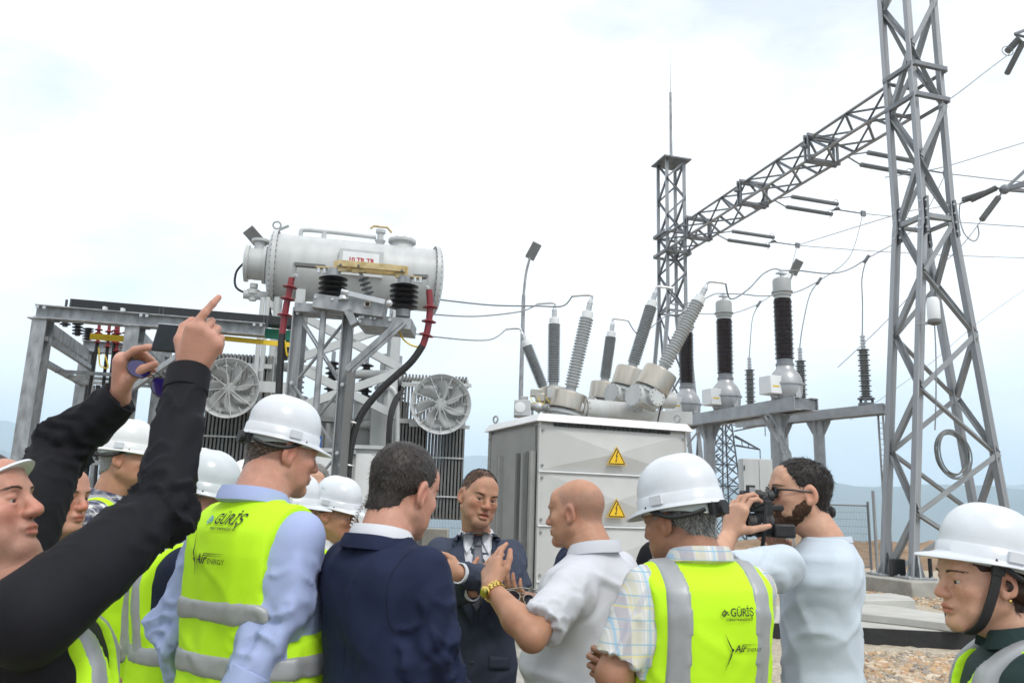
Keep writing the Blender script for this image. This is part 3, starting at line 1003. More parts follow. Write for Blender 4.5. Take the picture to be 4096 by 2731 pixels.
def CT4(): return Matrix(((cu.x, cv.x, 0, c0.x), (cu.y, cv.y, 0, c0.y), (0, 0, 1, 0), (0, 0, 0, 1)))


def warning_sign(T, parent, x, z, s):
    """yellow triangle with a black border and a lightning arrow, on the panel face"""
    h = s * .866

    def tri(k, y): return [(x - s / 2 * k, y, z + h * .5 - h * (.5 + .5 * 0) - h * 0 + (h * .3333) * (1 - k) - 0), (x + s / 2 * k, y, z + h * .3333 * (1 - k)), (x, y, z + h - h * .6667 * (1 - k))]
    def tri2(k, y):
        cx, cz = x, z + h / 3
        return [(cx + (px - cx) * k, y, cz + (pz - cz) * k) for px, pz in ((x - s / 2, z), (x + s / 2, z), (x, z + h))]
    a = MB(T).prism(tri2(1, -.009), tri2(1, -.004)).build('warning_sign', sign_y, parent, False)
    MB(T).prism(tri2(.90, -.0105), tri2(.90, -.0092)).build('sign_border', ink, a, False)
    MB(T).prism(tri2(.74, -.0118), tri2(.74, -.0107)).build('sign_field', sign_y, a, False)
    P = [(.02, .60), (-.065, .36), (-.012, .375), (-.05, .2), (-.085, .205), (-.045, .10), (.01, .19), (-.02, .195), (.045, .415), (-.01, .40), (.065, .60)]
    MB(T).prism([(x + q * s * 1.05, -.0132, z + r * s * 1.05) for q, r in P], [(x + q * s * 1.05, -.012, z + r * s * 1.05) for q, r in P]).build('lightning_arrow', ink, a, False)
    for q in tri2(.82, -.0132): bolt(T @ Vector(q), T.to_3x3() @ Vector((0, -1, 0)), .006, a)


def cabinet():
    t = thing('switch_cabinet', 'big pale grey steel cabinet with folded diamond panels and warning triangles', 'cabinet', (c0.x, c0.y, CB))
    T = CT4()
    x1, y1 = CWD, CDP
    MB(T).box((.02, .02, CB), (x1 - .02, y1, ZT - .06)).build('body', sheet_shaded, t)
    rows = [ZT - .075, W(2158, 1881, 8.9).z, W(2153, 2099, 8.9).z, W(2147, 2323, 8.9).z, CB + .01]
    for k in range(4):
        za, zb = rows[k] - .012, rows[k + 1] + .012
        xa, xb = .012, x1 - .012
        cx, cz = (xa + xb) / 2, (za + zb) / 2
        # shallow folded panel: raised diamond between two low corners
        d = .06
        V = [(xa, .018, zb), (xb, .018, zb), (xb, .018, za), (xa, .018, za), (cx, .018 - d, zb + (za - zb) * (.5 if k else .44)),
             (xa, .018, (za + zb) / 2), (xb, .018, (za + zb) / 2)]
        MB(T).add(V, [(0, 1, 4), (1, 6, 4), (6, 2, 4), (2, 3, 4), (3, 5, 4), (5, 0, 4)]).build('panel', sheet, t, False)
        if k < 3:
            MB(T).box((.0, -.012, rows[k + 1] - .012), (x1, .03, rows[k + 1] + .006)).build('seam_rail', white_p, t)
        for xx in (.045, x1 - .045):
            for zz in (za - .06, zb + .05): bolt(T @ Vector((xx, .006, zz)), -cv, .016, t, paint_m)
    for xx in (.0, x1 - .022): MB(T).box((xx, 0.004, CB), (xx + .022, .05, ZT - .06)).build('corner_post', sheet, t)
    zs = W(2158, 1881, 8.9).z
    for k in (0, 1):
        zz = rows[k + 1] + .10
        T2 = T @ Matrix.Translation((0, -.044, 0))
        warning_sign(T2, t, CWD * .49, zz, .25)
    # vent slots under the lid
    for k in range(26): MB(T).box((.18 + k * (x1 - .4) / 26, -.0012, ZT - .098), (.18 + (k + .8) * (x1 - .4) / 26, .016, ZT - .066)).build('vent_slot', blackp, t)
    # lid
    o = .06
    V = [(-o, -o, ZT - .055), (x1 + o, -o, ZT - .055), (x1 + o, y1 + o, ZT - .055), (-o, y1 + o, ZT - .055), (-.0, -.0, ZT + .035), (x1, 0, ZT + .035), (x1, y1, ZT + .035), (0, y1, ZT + .035)]
    MB(T).add(V, [(0, 3, 2, 1), (4, 5, 6, 7), (0, 1, 5, 4), (1, 2, 6, 5), (2, 3, 7, 6), (3, 0, 4, 7)]).build('lid', white_p, t, False)
    for x, y in ((.03, y1 * .92), (x1 * .95, .06)):
        p = T @ Vector((x, y, ZT + .10))
        MB().torus(p, cv * .4 + cu, .042, .012, 20, 8).build('lifting_eye', paint_m, t)
        MB().cyl(T @ Vector((x, y, ZT + .0)), T @ Vector((x, y, ZT + .06)), .022, n=10).build('eye_stem', paint_m, t)
    # side face: door leaf and vertical ribs
    MB(T).box((-.004, .12, CB + .06), (.019, y1 - .1, ZT - .1)).build('side_panel', sheet_shaded, t)
    for (ya, zt, zb) in ((.10, W(2120, 1805, 9.1).z, W(2110, 2345, 9.1).z), (.19, W(2120, 1805, 9.1).z, W(2110, 2335, 9.1).z), (.34, W(2110, 1812, 9.2).z, W(2100, 2332, 9.2).z), (.50, W(2110, 1812, 9.3).z, W(2100, 2330, 9.3).z), (1.10, W(2040, 1825, 9.9).z, W(2030, 2300, 9.9).z), (1.19, W(2040, 1825, 9.9).z, W(2030, 2300, 9.9).z)):
        P = [(-.055, ya), (-.055, ya + .06), (-.003, ya + .075), (-.003, ya - .015)]
        MB(T).prism([(x, y, zb) for x, y in P], [(x, y, zt) for x, y in P]).build('rib', paint_dk if ya in (.19, .5) else sheet_shaded, t, False)
    MB(T).box((-.012, y1 - .09, CB), (.01, y1, ZT - .06)).build('rear_post', sheet_shaded, t)
    for k in range(7):
        bolt(T @ Vector((-.012, y1 - .05, CB + .3 + k * .33)), -cu, .014, t, paint_m)
        if k in (2, 5): bolt(T @ Vector((-.012, y1 - .05, CB + .4 + k * .33)), -cu, .014, t, paint_m)
    pl = Vector((c0.x, c0.y, 0))
    T3 = CT4()
    tag(MB(T3).box((-.35, -.42, -.05), (x1 + .35, y1 + .3, CB)).build('cabinet_plinth', concrete, None, bevel=.02), 'rough concrete plinth under the big pale cabinet', 'plinth')


cabinet()
q = W(2085, 2640, 7.2)
tag(MB().prism([Vector((q.x - .32, q.y + .2, -.03)), Vector((q.x + .25, q.y - .35, -.03)), Vector((q.x + .75, q.y + .1, -.03)), Vector((q.x + .2, q.y + .7, -.03))],
               [Vector((q.x - .30, q.y + .2, .2)), Vector((q.x + .25, q.y - .32, .16)), Vector((q.x + .7, q.y + .1, .2)), Vector((q.x + .2, q.y + .66, .24))]).build('broken_kerb', concrete, None, bevel=.03),
    'chipped block of concrete kerb in front of the big cabinet', 'kerb')


# ------------------------------------------------------------------ hybrid switchgear behind the cabinet
def switchgear():
    t = thing('hybrid_switchgear', 'grey gas-insulated switchgear with six slanting ribbed bushings behind the cabinet', 'switchgear', (W(2400, 1640, 13).x, 13, 0))
    poles = [
        # left bushing base, top ; right bushing base, top ; Y
        ((2285, 1548), (2347, 1272), (2657, 1462), (2792, 1208), 12.4, 58),
        ((2214, 1530), (2217, 1296), (2533, 1455), (2604, 1226), 13.9, 52),
        ((2172, 1545), (2108, 1384), (2420, 1512), (2443, 1348), 15.8, 46)]
    tops = []
    for k, (la, lb, ra, rb, Y, wpx) in enumerate(poles):
        r = wpx / 2 / (FPX / (Y * .98 + .3))
        for side, (a, b) in enumerate(((la, lb), (ra, rb))):
            A = W(*a, Y); B = W(*b, Y + (.0 if side else .0)); d = (B - A).normalized(); Lg = (B - A).length
            mm = (gry_ins_l if k == 0 else gry_ins)
            bsh = insul(A, B, r * .74, r, 24 if k == 0 else 26, mm, t, 'bushing', 22)
            MB().lathe(A - d * .16, A, [(r * .8, 0), (r * .72, .16)], 20).build('bushing_foot', gry_ins, bsh)
            MB().lathe(B, B + d * .12, [(r * .78, 0), (r * .8, .03), (r * .8, .1), (r * .5, .12)], 20).build('top_cap', white_p, bsh)
            MB().lathe(B + d * .1, B + d * .32, [(r * .36, 0), (r * .36, .16), (r * .18, .22)], 12).build('terminal', alu, bsh)
            for q in range(3): MB().cyl(B + d * (.13 + .05 * q), B + d * (.155 + .05 * q), r * .42, n=12).build('terminal_ring', alu, bsh)
            e = B + d * .32
            el = e + Vector((-.14 if side == 0 else .14, 0, .06))
            MB().tube(spline([e - d * .03, e + d * .06, el, el + Vector((-.16 if side == 0 else .16, 0, -.02))], 6), .022, 8).build('elbow', alu, bsh)
            tops.append(el + Vector((-.16 if side == 0 else .16, 0, -.02)))
            # stainless drum
            rd = (.27 if side else (.28 if k == 0 else .24))
            dl = .34 if side else .26
            D0 = A - d * (.10 + dl); D1 = A - d * .10
            MB().lathe(D0, D1, [(rd, 0), (rd * 1.01, .02), (rd, .04), (rd, dl - .03), (rd * .97, dl), (r, dl + .012)], 30).build('current_sensor_drum', steel, t)
            MB().lathe(A - d * .10, A - d * .06, [(r * 1.25, 0), (r * 1.25, .025), (r, .04)], 20).build('flange', alu, t)
            # cast elbow under the drum
            E0 = D0
            E1 = D0 - d * .28
            MB().lathe(E0, E1, [(rd * .72, 0), (rd * .9, .04), (rd * .9, .08), (rd * .78, .1), (rd * .78, .28)], 24).build('housing', paint_l, t)
            for q in range(12):
                an = q / 12 * 6.283; u_, v_, _ = basis(d)
                bolt(D0 - d * .035 + (u_ * math.cos(an) + v_ * math.sin(an)) * rd * .84, d, .016, t, paint_m)
            if side:
                # disc covers toward the camera-left
                n = Vector((-.75, -.62, .12)).normalized()
                cpt = E1 + d * .1
                MB().lathe(cpt, cpt + n * .36, [(.13, 0), (.13, .22), (.175, .225), (.175, .30), (.16, .302), (.16, .31)], 24).build('cover_disc', paint_l, t)
                u_, v_, _ = basis(n)
                for q in range(12):
                    an = q / 12 * 6.283; bolt(cpt + n * .30 + (u_ * math.cos(an) + v_ * math.sin(an)) * .16, n, .014, t, paint_m)
                n2 = Vector((.45, -.88, .05)).normalized()
                MB().lathe(cpt, cpt + n2 * .30, [(.12, 0), (.12, .24), (.14, .245), (.14, .29)], 20).build('inspection_cover', paint_l, t)
                u_, v_, _ = basis(n2)
                for q in range(10):
                    an = q / 10 * 6.283; bolt(cpt + n2 * .29 + (u_ * math.cos(an) + v_ * math.sin(an)) * .115, n2, .013, t, paint_m)
                MB().cyl(cpt, cpt + Vector((.45, .1, .02)), .13, n=18).build('side_port', paint_l, t)
        # horizontal tank
        ax = W(*la, Y) - (W(*lb, Y) - W(*la, Y)).normalized() * .55
        bx = W(*ra, Y) - (W(*rb, Y) - W(*ra, Y)).normalized() * .78
        zt = W(2380, 1632, 12.4).z
        a = Vector((ax.x - .35, Y, zt)); b = Vector((bx.x + .05, Y + .75, zt))
        a = Vector((ax.x - .15, Y, zt)); b = a + Vector((cu.x, cu.y, 0)) * (1.75 if k == 0 else 1.6)
        MB().lathe(a, b, [(.12, 0), (.19, .02), (.19, .10), (.215, .10), (.215, .15), (.165, .15), (.165, .5), (.2, .5), (.2, .55), (.168, .56), (.168, (b - a).length - .12), (.12, (b - a).length)], 28).build('breaker_tank', paint_l, t)
        for q in (.07, .125, .525):
            dd = (b - a).normalized(); u_, v_, _ = basis(dd)
            for w_ in range(14):
                an = w_ / 14 * 6.283; bolt(a + dd * q + (u_ * math.cos(an) + v_ * math.sin(an)) * .2, u_ * math.cos(an) + v_ * math.sin(an), .012, t, paint_m)
        MB().lathe(Vector((a.x + .36, a.y - .13, zt + .0)), Vector((a.x + .36, a.y - .2, zt)), [(.09, 0), (.09, .05), (.07, .06)], 16).build('port', paint_l, t)
        MB().cyl(b, b + Vector((cu.x, cu.y, 0)) * .12, .06, n=12).build('tank_nozzle', paint_dk, t)
        for xx in (.35, 1.3):
            p = a + (b - a).normalized() * xx
            MB().box((p.x - .06, p.y - .06, .1), (p.x + .06, p.y + .06, zt - .15)).build('frame_post', galv, t)
        MB().beam(Vector((bx.x, Y + .3, zt)), Vector((bx.x, Y + .3, zt + .45)), .12, .12).build('riser', paint_l, t)
    # drive boxes and wiring at the left end
    p = W(2088, 1632, 12.2)
    bx = MB().box((p.x - .12, p.y - .1, p.z - .125), (p.x + .13, p.y + .25, p.z + .115)).build('drive_box', paint_l, t, bevel=.01)
    MB().lathe((p.x - .03, p.y - .1, p.z), (p.x - .03, p.y - .115, p.z), [(.08, 0), (.08, .012), (.06, .015)], 24).build('window', white_p, bx)
    for (x, y, Y, w, h) in ((2098, 1598, 13.6, .12, .1), (2160, 1590, 12.6, .14, .12), (2205, 1575, 12.8, .13, .16), (2145, 1572, 13.5, .2, .12), (2240, 1575, 13.2, .12, .16)):
        p = W(x, y, Y); MB().box((p.x - w / 2, p.y - .07, p.z - h / 2), (p.x + w / 2, p.y + .08, p.z + h / 2)).build('junction_box', paint_l if w < .14 else steel, t, bevel=.008)
    for k in range(5):
        p = W(2130 + 26 * k, 1625 + 3 * k, 12.5); MB().ball(p, .07 + .02 * (k % 2), sx=(1.1, .8, .9)).build('valve_block', alu if k % 2 else paint_m, t)
        MB().cyl(p, p + Vector((0, -.03, -.25)), .02, n=8).build('gas_pipe', paint_m, t)
    for k in range(4):
        q0 = W(2120 + 32 * k, 1585, 12.35); q1 = W(2150 + 30 * k, 1607, 12.35)
        MB().tube(spline([q0, q0.lerp(q1, .5) - Vector((0, 0, .05 + .03 * (k % 2))), q1], 5), .007, 6).build('yellow_lead', yellow, t)
    MB().box((W(2560, 1660, 12.6).x, 12.9, W(2560, 1690, 12.9).z), (W(2770, 1660, 12.9).x, 13.3, W(2560, 1640, 12.9).z)).build('frame_beam', paint_l, t)
    MB().tube(spline([W(2660, 1555, 12.3), W(2650, 1600, 12.3), W(2632, 1680, 12.3), W(2625, 1740, 12.3)], 5), .012, 6).build('control_cable', rubber, t)
    return tops


SWT = switchgear()     # left0,right0,left1,right1,left2,right2


# ------------------------------------------------------------------ oil transformer
def transformer():
    zl = W(1098, 1064, 12.2).z
    A = W(1098, 1064, 12.2); B = Wz(1737, 1124, zl)
    d = (B - A); Lg = d.length; d.normalize()
    nf = Vector((d.y, -d.x, 0))              # towards the camera
    R_ = .515
    t = thing('power_transformer', 'large grey oil transformer with a horizontal conservator tank and two round fans', 'transformer', (A.x + 1, A.y, 0))
    cons = MB().lathe(A, B, [(R_, 0), (R_, Lg)], 56).build('conservator_tank', paint_l, t)
    for p, s, cap in ((A, -1, 0), (B, 1, 1)):
        MB().lathe(p - d * .03, p + d * .03, [(R_ + .06, 0), (R_ + .06, .06)], 56).build('end_flange', paint_l, cons)
        u, v, _ = basis(d)
        for k in range(36):
            an = k / 36 * 6.283; e = u * math.cos(an) + v * math.sin(an)
            bolt(p + e * (R_ + .035) - d * .03, -d, .016, cons, paint_dk); bolt(p + e * (R_ + .035) + d * .03, d, .016, cons, paint_dk)
        MB().lathe(p + d * s * .03, p + d * s * .12, [(R_ + .05, 0), (R_ * .95, .045), (R_ * .6, .08), (.02, .09)], 56).build('end_cap', paint_l, cons)
    MB().lathe(A + d * .9, A + d * .93, [(R_ + .004, 0), (R_ + .004, .03)], 56).build('weld_band', paint_l, cons)
    # tap-changer vessel at the left end
    a2 = A - d * .12
    tv = MB().lathe(a2, a2 - d * .34, [(.30, 0), (.30, .05), (.25, .055), (.25, .26), (.29, .265), (.29, .32), (.2, .34)], 36).build('small_oil_vessel', paint_l, cons)
    MB().cyl(a2 - d * .12 + Vector((0, 0, .2)), a2 - d * .12 + Vector((0, 0, .36)), .09, n=16).build('breather_neck', paint_l, cons)
    MB().cyl(a2 - d * .12 + Vector((0, 0, .36)), a2 - d * .12 + Vector((0, 0, .40)), .14, n=16).build('breather_flange', paint_l, cons)
    for k, z in enumerate((-.32, -.42, -.52)):
        MB().cyl(a2 - d * .16 + Vector((0, 0, z)), a2 - d * .16 + Vector((0, 0, z - .07)), .1 if k == 1 else .06, n=14).build('valve', paint_l, cons)
    MB().cyl(a2 - d * .3 + Vector((0, 0, -.5)), a2 + d * .1 + Vector((0, 0, -.5)), .07, n=14).build('valve_pipe', paint_l, cons)
    MB().tube(spline([a2 - d * .3 + Vector((0, 0, .05)), a2 - d * .44 + Vector((0, 0, -.15)), a2 - d * .42 + Vector((0, 0, -.4)), a2 - d * .2 + Vector((0, 0, -.5))], 5), .018, 7).build('gauge_lead', rubber, cons)
    for k in range(2):
        MB().tube(spline([A + Vector((0, -.1, -R_ - .02)), A + Vector((.02 + .05 * k, -.12, -R_ - .35)), A + d * .3 + Vector((0, -.2, -R_ - .43 + .05 * k)), A + d * .5 + Vector((0, -.2, -R_ - .3))], 6), .022, 7).build('gauge_lead', rubber, cons)
    # pipework on top
    T = Vector((0, 0, 1))
    top = lambda s, h: A + d * s + T * (R_ + h)
    MB().tube(spline([top(.36, -.02), top(.36, .08), top(.42, .13), top(.9, .14), top(1.55, .13)], 6), .035, 10).build('top_pipe', paint_l, cons)
    MB().cyl(top(.72, -.02), top(.72, .12), .04, n=12).build('pipe_stub', paint_l, cons)
    MB().lathe(top(1.62, .0), top(1.62, .3), [(.05, 0), (.09, .08), (.05, .1), (.05, .2), (.08, .21), (.08, .26)], 14).build('valve', paint_l, cons)
    MB().tube([top(1.45, .27), top(1.5, .32), top(1.72, .32), top(1.8, .24)], .02, 6).build('valve_lever', brass, cons)
    MB().lathe(top(1.98, -.04), top(1.98, .2), [(.19, 0), (.17, .1), (.23, .12), (.23, .16), (.1, .18)], 24).build('manhole', paint_l, cons)
    for k in range(10):
        an = k / 10 * 6.283; bolt(top(1.98, .12) + Vector((math.cos(an), math.sin(an), 0)) * .2, (0, 0, 1), .02, cons, paint_m)
    MB().torus(top(-.02, .16), nf, .06, .014, 18, 7).build('lifting_eye', paint_m, cons)
    MB().beam(top(.0, .08), top(.16, .17), .05, .03).build('lifting_lug', paint_m, cons)
    MB().cyl(top(Lg * .78, 0), top(Lg * .78, .16), .006, n=6).build('wire_stub', wired, cons)
    # name plate
    pc = A + d * 1.32 + nf * (R_ * .93) + T * .12
    Tm = Matrix(((d.x, nf.x, 0, pc.x), (d.y, nf.y, 0, pc.y), (0, 0, 1, pc.z), (0, 0, 0, 1)))
    pl = MB(Tm).box((-.34, -.25, -.31), (.34, .1, .1)).build('plate_box', paint_l, cons)
    pl2 = MB(Tm).box((-.29, .1, -.25), (.27, .108, .06)).build('name_plate', white_p, cons)
    V, Fc = text_mesh('10 TR TR', .10, 0, .004)
    redl = mat('red_lettering', (.45, .02, .03), .5, 0, .05, 5)
    me_obj('lettering', [tuple(Tm @ Vector((-.2 + x, .1095, -.10 + y)) - ploc(cons)) for x, y in V], Fc, redl, cons, smooth=False)
    # saddles and inclined frame
    for s in (.45, Lg - .6):
        p = A + d * s
        MB().beam(p - T * (R_ + .02) + nf * .4, p - T * (R_ + .02) - nf * .4, .14, .2).build('saddle', paint_l, t)
    zt = zl - R_ - .1; ztank = zl - 2.35
    for s in (.45, Lg - .6):
        for q in (-.38, .38):
            p = A + d * s + nf * q; MB().beam((p.x, p.y, ztank), (p.x, p.y, zt), .13, .13).build('support_post', paint_l, t)
    p0 = A + d * .4 + nf * .4; p1 = A + d * (Lg - .5) + nf * .4
    for za, zb in ((zt - .2, zt - .95), (zt - 1.0, zt - 1.7)):
        MB().beam((p0.x, p0.y, zb), (p1.x, p1.y, za), .1, .12).build('support_brace', paint_l, t)
        MB().beam((p0.x, p0.y, za), (p1.x, p1.y, zb), .1, .12).build('support_brace', paint_l, t)
    # main tank
    c = A + d * (Lg * .52) - nf * .1
    Tm = Matrix(((d.x, -nf.x, 0, c.x), (d.y, -nf.y, 0, c.y), (0, 0, 1, 0), (0, 0, 0, 1)))
    tk = MB(Tm).box((-1.15, .3, .35), (1.3, 2.2, ztank)).build('main_tank', paint_m, t, bevel=.03)
    MB(Tm).box((-1.23, .22, ztank - .02), (1.38, 2.28, ztank + .05)).build('tank_cover', paint_m, t)
    for k in range(7): MB(Tm).box((-1.1 + k * .38, .2, .5), (-1.03 + k * .38, .299, ztank - .05)).build('stiffener', paint_m, t)
    MB(Tm).box((-1.4, .2, .0), (1.5, 2.3, .36)).build('skid', paint_dk, t)
    # turrets and small bushings on the cover
    for k in range(4):
        p = Tm @ Vector((-.85 + k * .55, .55, ztank + .05))
        MB().lathe(p, p + T * .35, [(.17, 0), (.17, .28), (.2, .285), (.2, .33), (.12, .35)], 20).build('turret', paint_l, t)
        insul(p + T * .35, p + T * .95, .06, .12, 7, blk_ins, t, 'bushing', 16)
        MB().cyl(p + T * .95, p + T * 1.12, .035, n=10).build('bushing_stud', alu, t)
    p = Tm @ Vector((.55, .4, ztank + .05))
    MB().lathe(p, p + T * 1.1, [(.11, 0), (.11, .5), (.16, .51), (.16, .56), (.09, .57), (.09, 1.1)], 18).build('oil_pipe', paint_l, t)
    MB().lathe(p + T * .6 - d * .0, p + T * .6 + nf * .25, [(.13, 0), (.13, .25)], 16).build('buchholz_relay', alu, t)
    MB(Tm).box((.35, .02, ztank - .75), (.85, .29, ztank + .25)).build('oltc_head', paint_l, t, bevel=.02)
    for k in range(2):
        p = Tm @ Vector((-.1 + .1 * k, .29, ztank - .7)); MB().lathe(p, p + nf * .07, [(.14, 0), (.14, .06), (.12, .07)], 24).build('dial_gauge', white_p, t)
    # white control kiosk and pale panel in front
    for x0, x1, y0, Y, nm in ((1418, 1602, 1794, 10.9, 'control_kiosk'), (1255, 1400, 1806, 10.6, 'marshalling_box')):
        a = W(x0, y0, Y); b = W(x1, y0, Y)
        k = MB().box((a.x, Y, .25), (b.x, Y + .45, a.z)).build(nm, paint_l, t, bevel=.012)
        MB().box((a.x - .03, Y - .05, a.z), (b.x + .03, Y + .5, a.z + .05)).build('kiosk_roof', paint_l, k)
        MB().box((a.x + .03, Y - .012, .4), (b.x - .03, Y - .0005, a.z - .06)).build('kiosk_door', white_p, k, bevel=.004)
    bl = W(1250, 1770, 10.9)
    MB().box((bl.x - .08, bl.y, bl.z - .14), (bl.x + .1, bl.y + .1, bl.z + .1)).build('oil_level_tag', mat('blue_label', (.03, .12, .4), .4, 0, .05, 4), t)
    # radiators with fans
    def radiator(x0, x1, ytop, ybot, Y, fan, fr, seed):
        a = W(x0, ytop, Y); b = W(x1, ytop + (x1 - x0) * .031, Y + .12); zt_, zb_ = a.z, W(x0, ybot, Y).z
        dd = Vector((b.x - a.x, b.y - a.y, 0)); wl = dd.length; dd.normalize(); nn = Vector((dd.y, -dd.x, 0))
        Tm = Matrix(((dd.x, nn.x, 0, a.x), (dd.y, nn.y, 0, a.y), (0, 0, 1, 0), (0, 0, 0, 1)))
        rd = MB(Tm).box((-.02, -.62, zb_ + .12), (wl + .02, -.60, zb_ + .2)).build('radiator', paint_m, t)
        key = ('fin', seed)
        mb = MB(); mb.box((-.015, -.6, zb_ + .02), (.015, 0, zt_ - .03))
        for zz in (): pass
        me = shared('fin', mb.v, mb.f, mat('radiator_fin_shaded', (.17, .172, .165), .5, 0, .1, 3))  # fin grey darkened to carry the shadow behind the fan blades
        n = int(wl / .052)
        for k in range(n + 1):
            q = Tm @ Vector((wl * k / n, 0, 0)) - ploc(rd)
            link('fin', me, rd, None, Matrix(((dd.x, nn.x, 0, q.x), (dd.y, nn.y, 0, q.y), (0, 0, 1, q.z), (0, 0, 0, 1))))
        for zz in (zt_ - .1, zb_ + .12):
            MB().cyl(Tm @ Vector((-.06, -.3, zz)), Tm @ Vector((wl + .06, -.3, zz)), .075, n=14).build('header_pipe', paint_l, rd)
        for zz in (zb_ + (zt_ - zb_) * .16, zb_ + (zt_ - zb_) * .42, zb_ + (zt_ - zb_) * .66, zt_ - .2):
            MB(Tm).box((-.01, .001, zz - .012 if zz < zb_ + (zt_ - zb_) * .5 else zz - .035), (wl + .01, .03, zz + .012 if zz < zb_ + (zt_ - zb_) * .5 else zz + .035)).build('tie_bar', paint_l, rd)
        fc = W(*fan, Y - .3); r = fr / (FPX / ((Y - .3) * .98 + .2))
        nn = (nn + Vector((.0, 0, -.03))).normalized()
        f = MB().lathe(fc - nn * .16, fc + nn * .08, [(r * .9, 0), (r * .9, .04), (r * .9, .15), (r * .96, .2), (r * 1.0, .235), (r * .985, .24), (r * .87, .19), (r * .86, 0.02), (r * .86, 0)], 56, False).build('fan', paint_l, t)
        u, v, _ = basis(nn, (0, 0, 1))
        MB().lathe(fc - nn * .14, fc + nn * .03, [(r * .2, 0), (r * .2, .15), (r * .13, .17)], 24).build('hub', paint_l, f)
        # blades
        for k in range(7):
            a0 = k / 7 * 6.283 + seed
            V = []; Fc = []
            for i in range(7):
                rr = r * (.17 + .66 * i / 6)
                for j in range(4):
                    an = a0 + (j / 3 - .5) * (.56 + .04 * i / 6) + .5 * (i / 6) ** 1.5
                    tw = (j / 3 - .5) * (.15 - .05 * i / 6)
                    V.append(fc - nn * (.06 + tw) + (u * math.cos(an) + v * math.sin(an)) * rr)
            for i in range(6):
                for j in range(3): Fc.append((i * 4 + j, i * 4 + j + 1, (i + 1) * 4 + j + 1, (i + 1) * 4 + j))
            o = MB().add(V, Fc).build('blade', paint_l, f)
            so = o.modifiers.new('thick', 'SOLIDIFY'); so.thickness = .012
        mb = MB()
        for k in range(16): mb.torus(fc + nn * .055, nn, r * (.2 + .67 * k / 15), .0024, 40, 4)
        g = mb.build('guard_rings', paint_l, f); g['kind'] = 'stuff'
        for k in range(8):
            an = k / 8 * 6.283 + .12 + seed
            e = u * math.cos(an) + v * math.sin(an)
            MB().tube([fc + nn * .06 + e * r * .12, fc + nn * .075 + e * r * .95], .007, 6).build('guard_spoke', paint_l, f)
            e2 = u * math.cos(an + .39) + v * math.sin(an + .39)
            MB().tube([fc + nn * .06 + e2 * r * .72, fc + nn * .075 + e2 * r * .92], .007, 6).build('guard_spoke', paint_l, f)
        for k in (-1, 1):
            p = fc + u * k * r * .9
            MB().beam(fc - nn * .1 + Vector((0, 0, 1)) * r * .7 * k - u * r * 1.0, fc - nn * .1 + Vector((0, 0, 1)) * r * .7 * k + u * r * 1.0, .05, .05).build('fan_bracket', paint_l, f)
    radiator(1612, 1866, 1487, 2078, 12.6, (1763, 1617), 122, .3)
    radiator(850, 1092, 1402, 2000, 11.8, (917, 1553), 122, .05)
    # pipes between radiator and tank
    for z0 in (1500, 1700):
        p = W(1600, z0, 12.9); MB().cyl(p, p - d * 1.0 - nf * .3, .075, n=12).build('radiator_pipe', paint_l, t)
        p = W(1085, z0 - 40, 12.2); MB().cyl(p, p + d * .7 - nf * .3, .075, n=12).build('radiator_pipe', paint_l, t)
    p = W(1590, 1640, 12.3); q = W(1575, 1480, 12.5)
    MB().tube(spline([W(1585, 1960, 12.2), W(1590, 1640, 12.2), W(1575, 1560, 12.2), W(1540, 1545, 12.2)], 5), .035, 8).build('conduit', paint_l, t)
    for k in range(3):
        MB().tube(spline([W(1545 + 6 * k, 1960, 11.9), W(1552 + 6 * k, 1700, 11.9), W(1575 + 8 * k, 1600, 12.0), W(1612, 1560, 12.2)], 5), .022, 7).build('control_cable', rubber, t)
    # vertical pipes at the left end
    for x, Y in ((1052, 11.6), (1073, 11.8), (1110, 12.0)):
        a = W(x, 1190, Y); MB().cyl((a.x, a.y, a.z), (a.x, a.y, .4), .035 if x < 1100 else .05, n=10).build('drain_pipe', paint_l, t)
    a = W(1050, 1545, 11.6); b = W(1150, 1552, 11.8)
    MB().beam(a - Vector((.15, 0, 0)), b, .03, .16).build('bracket_plate', paint_l, t)
    MB().beam(W(1075, 1205, 12), W(1240, 1420, 12.2), .07, .07).build('stay', paint_l, t)


transformer()


def cable_term(pts, Y, r, nsheds, root, black_pts, name='cable_termination', shed_r=.07):
    """red termination with skirts, and the black cable below it"""
    P = spline([W(x, y, Y) for x, y in pts], 6)
    o = MB().tube(P, r, 12).build(name, redm, root)
    for k in range(nsheds):
        i = int(len(P) * (.28 + .66 * k / max(1, nsheds)))
        i = min(i, len(P) - 2); dd = (P[i + 1] - P[i]).normalized()
        MB().lathe(P[i], P[i] + dd * .03, [(r, 0), (shed_r, .018), (shed_r, .024), (r, .03)], 18).build('skirt', redm, o)
    if black_pts:
        Q = spline([W(x, y, Y if len(q) == 0 else q[0]) for x, y, *q in black_pts], 8)
        MB().tube(Q, r * 1.06, 12).build('cable', rubber, root)
    return o


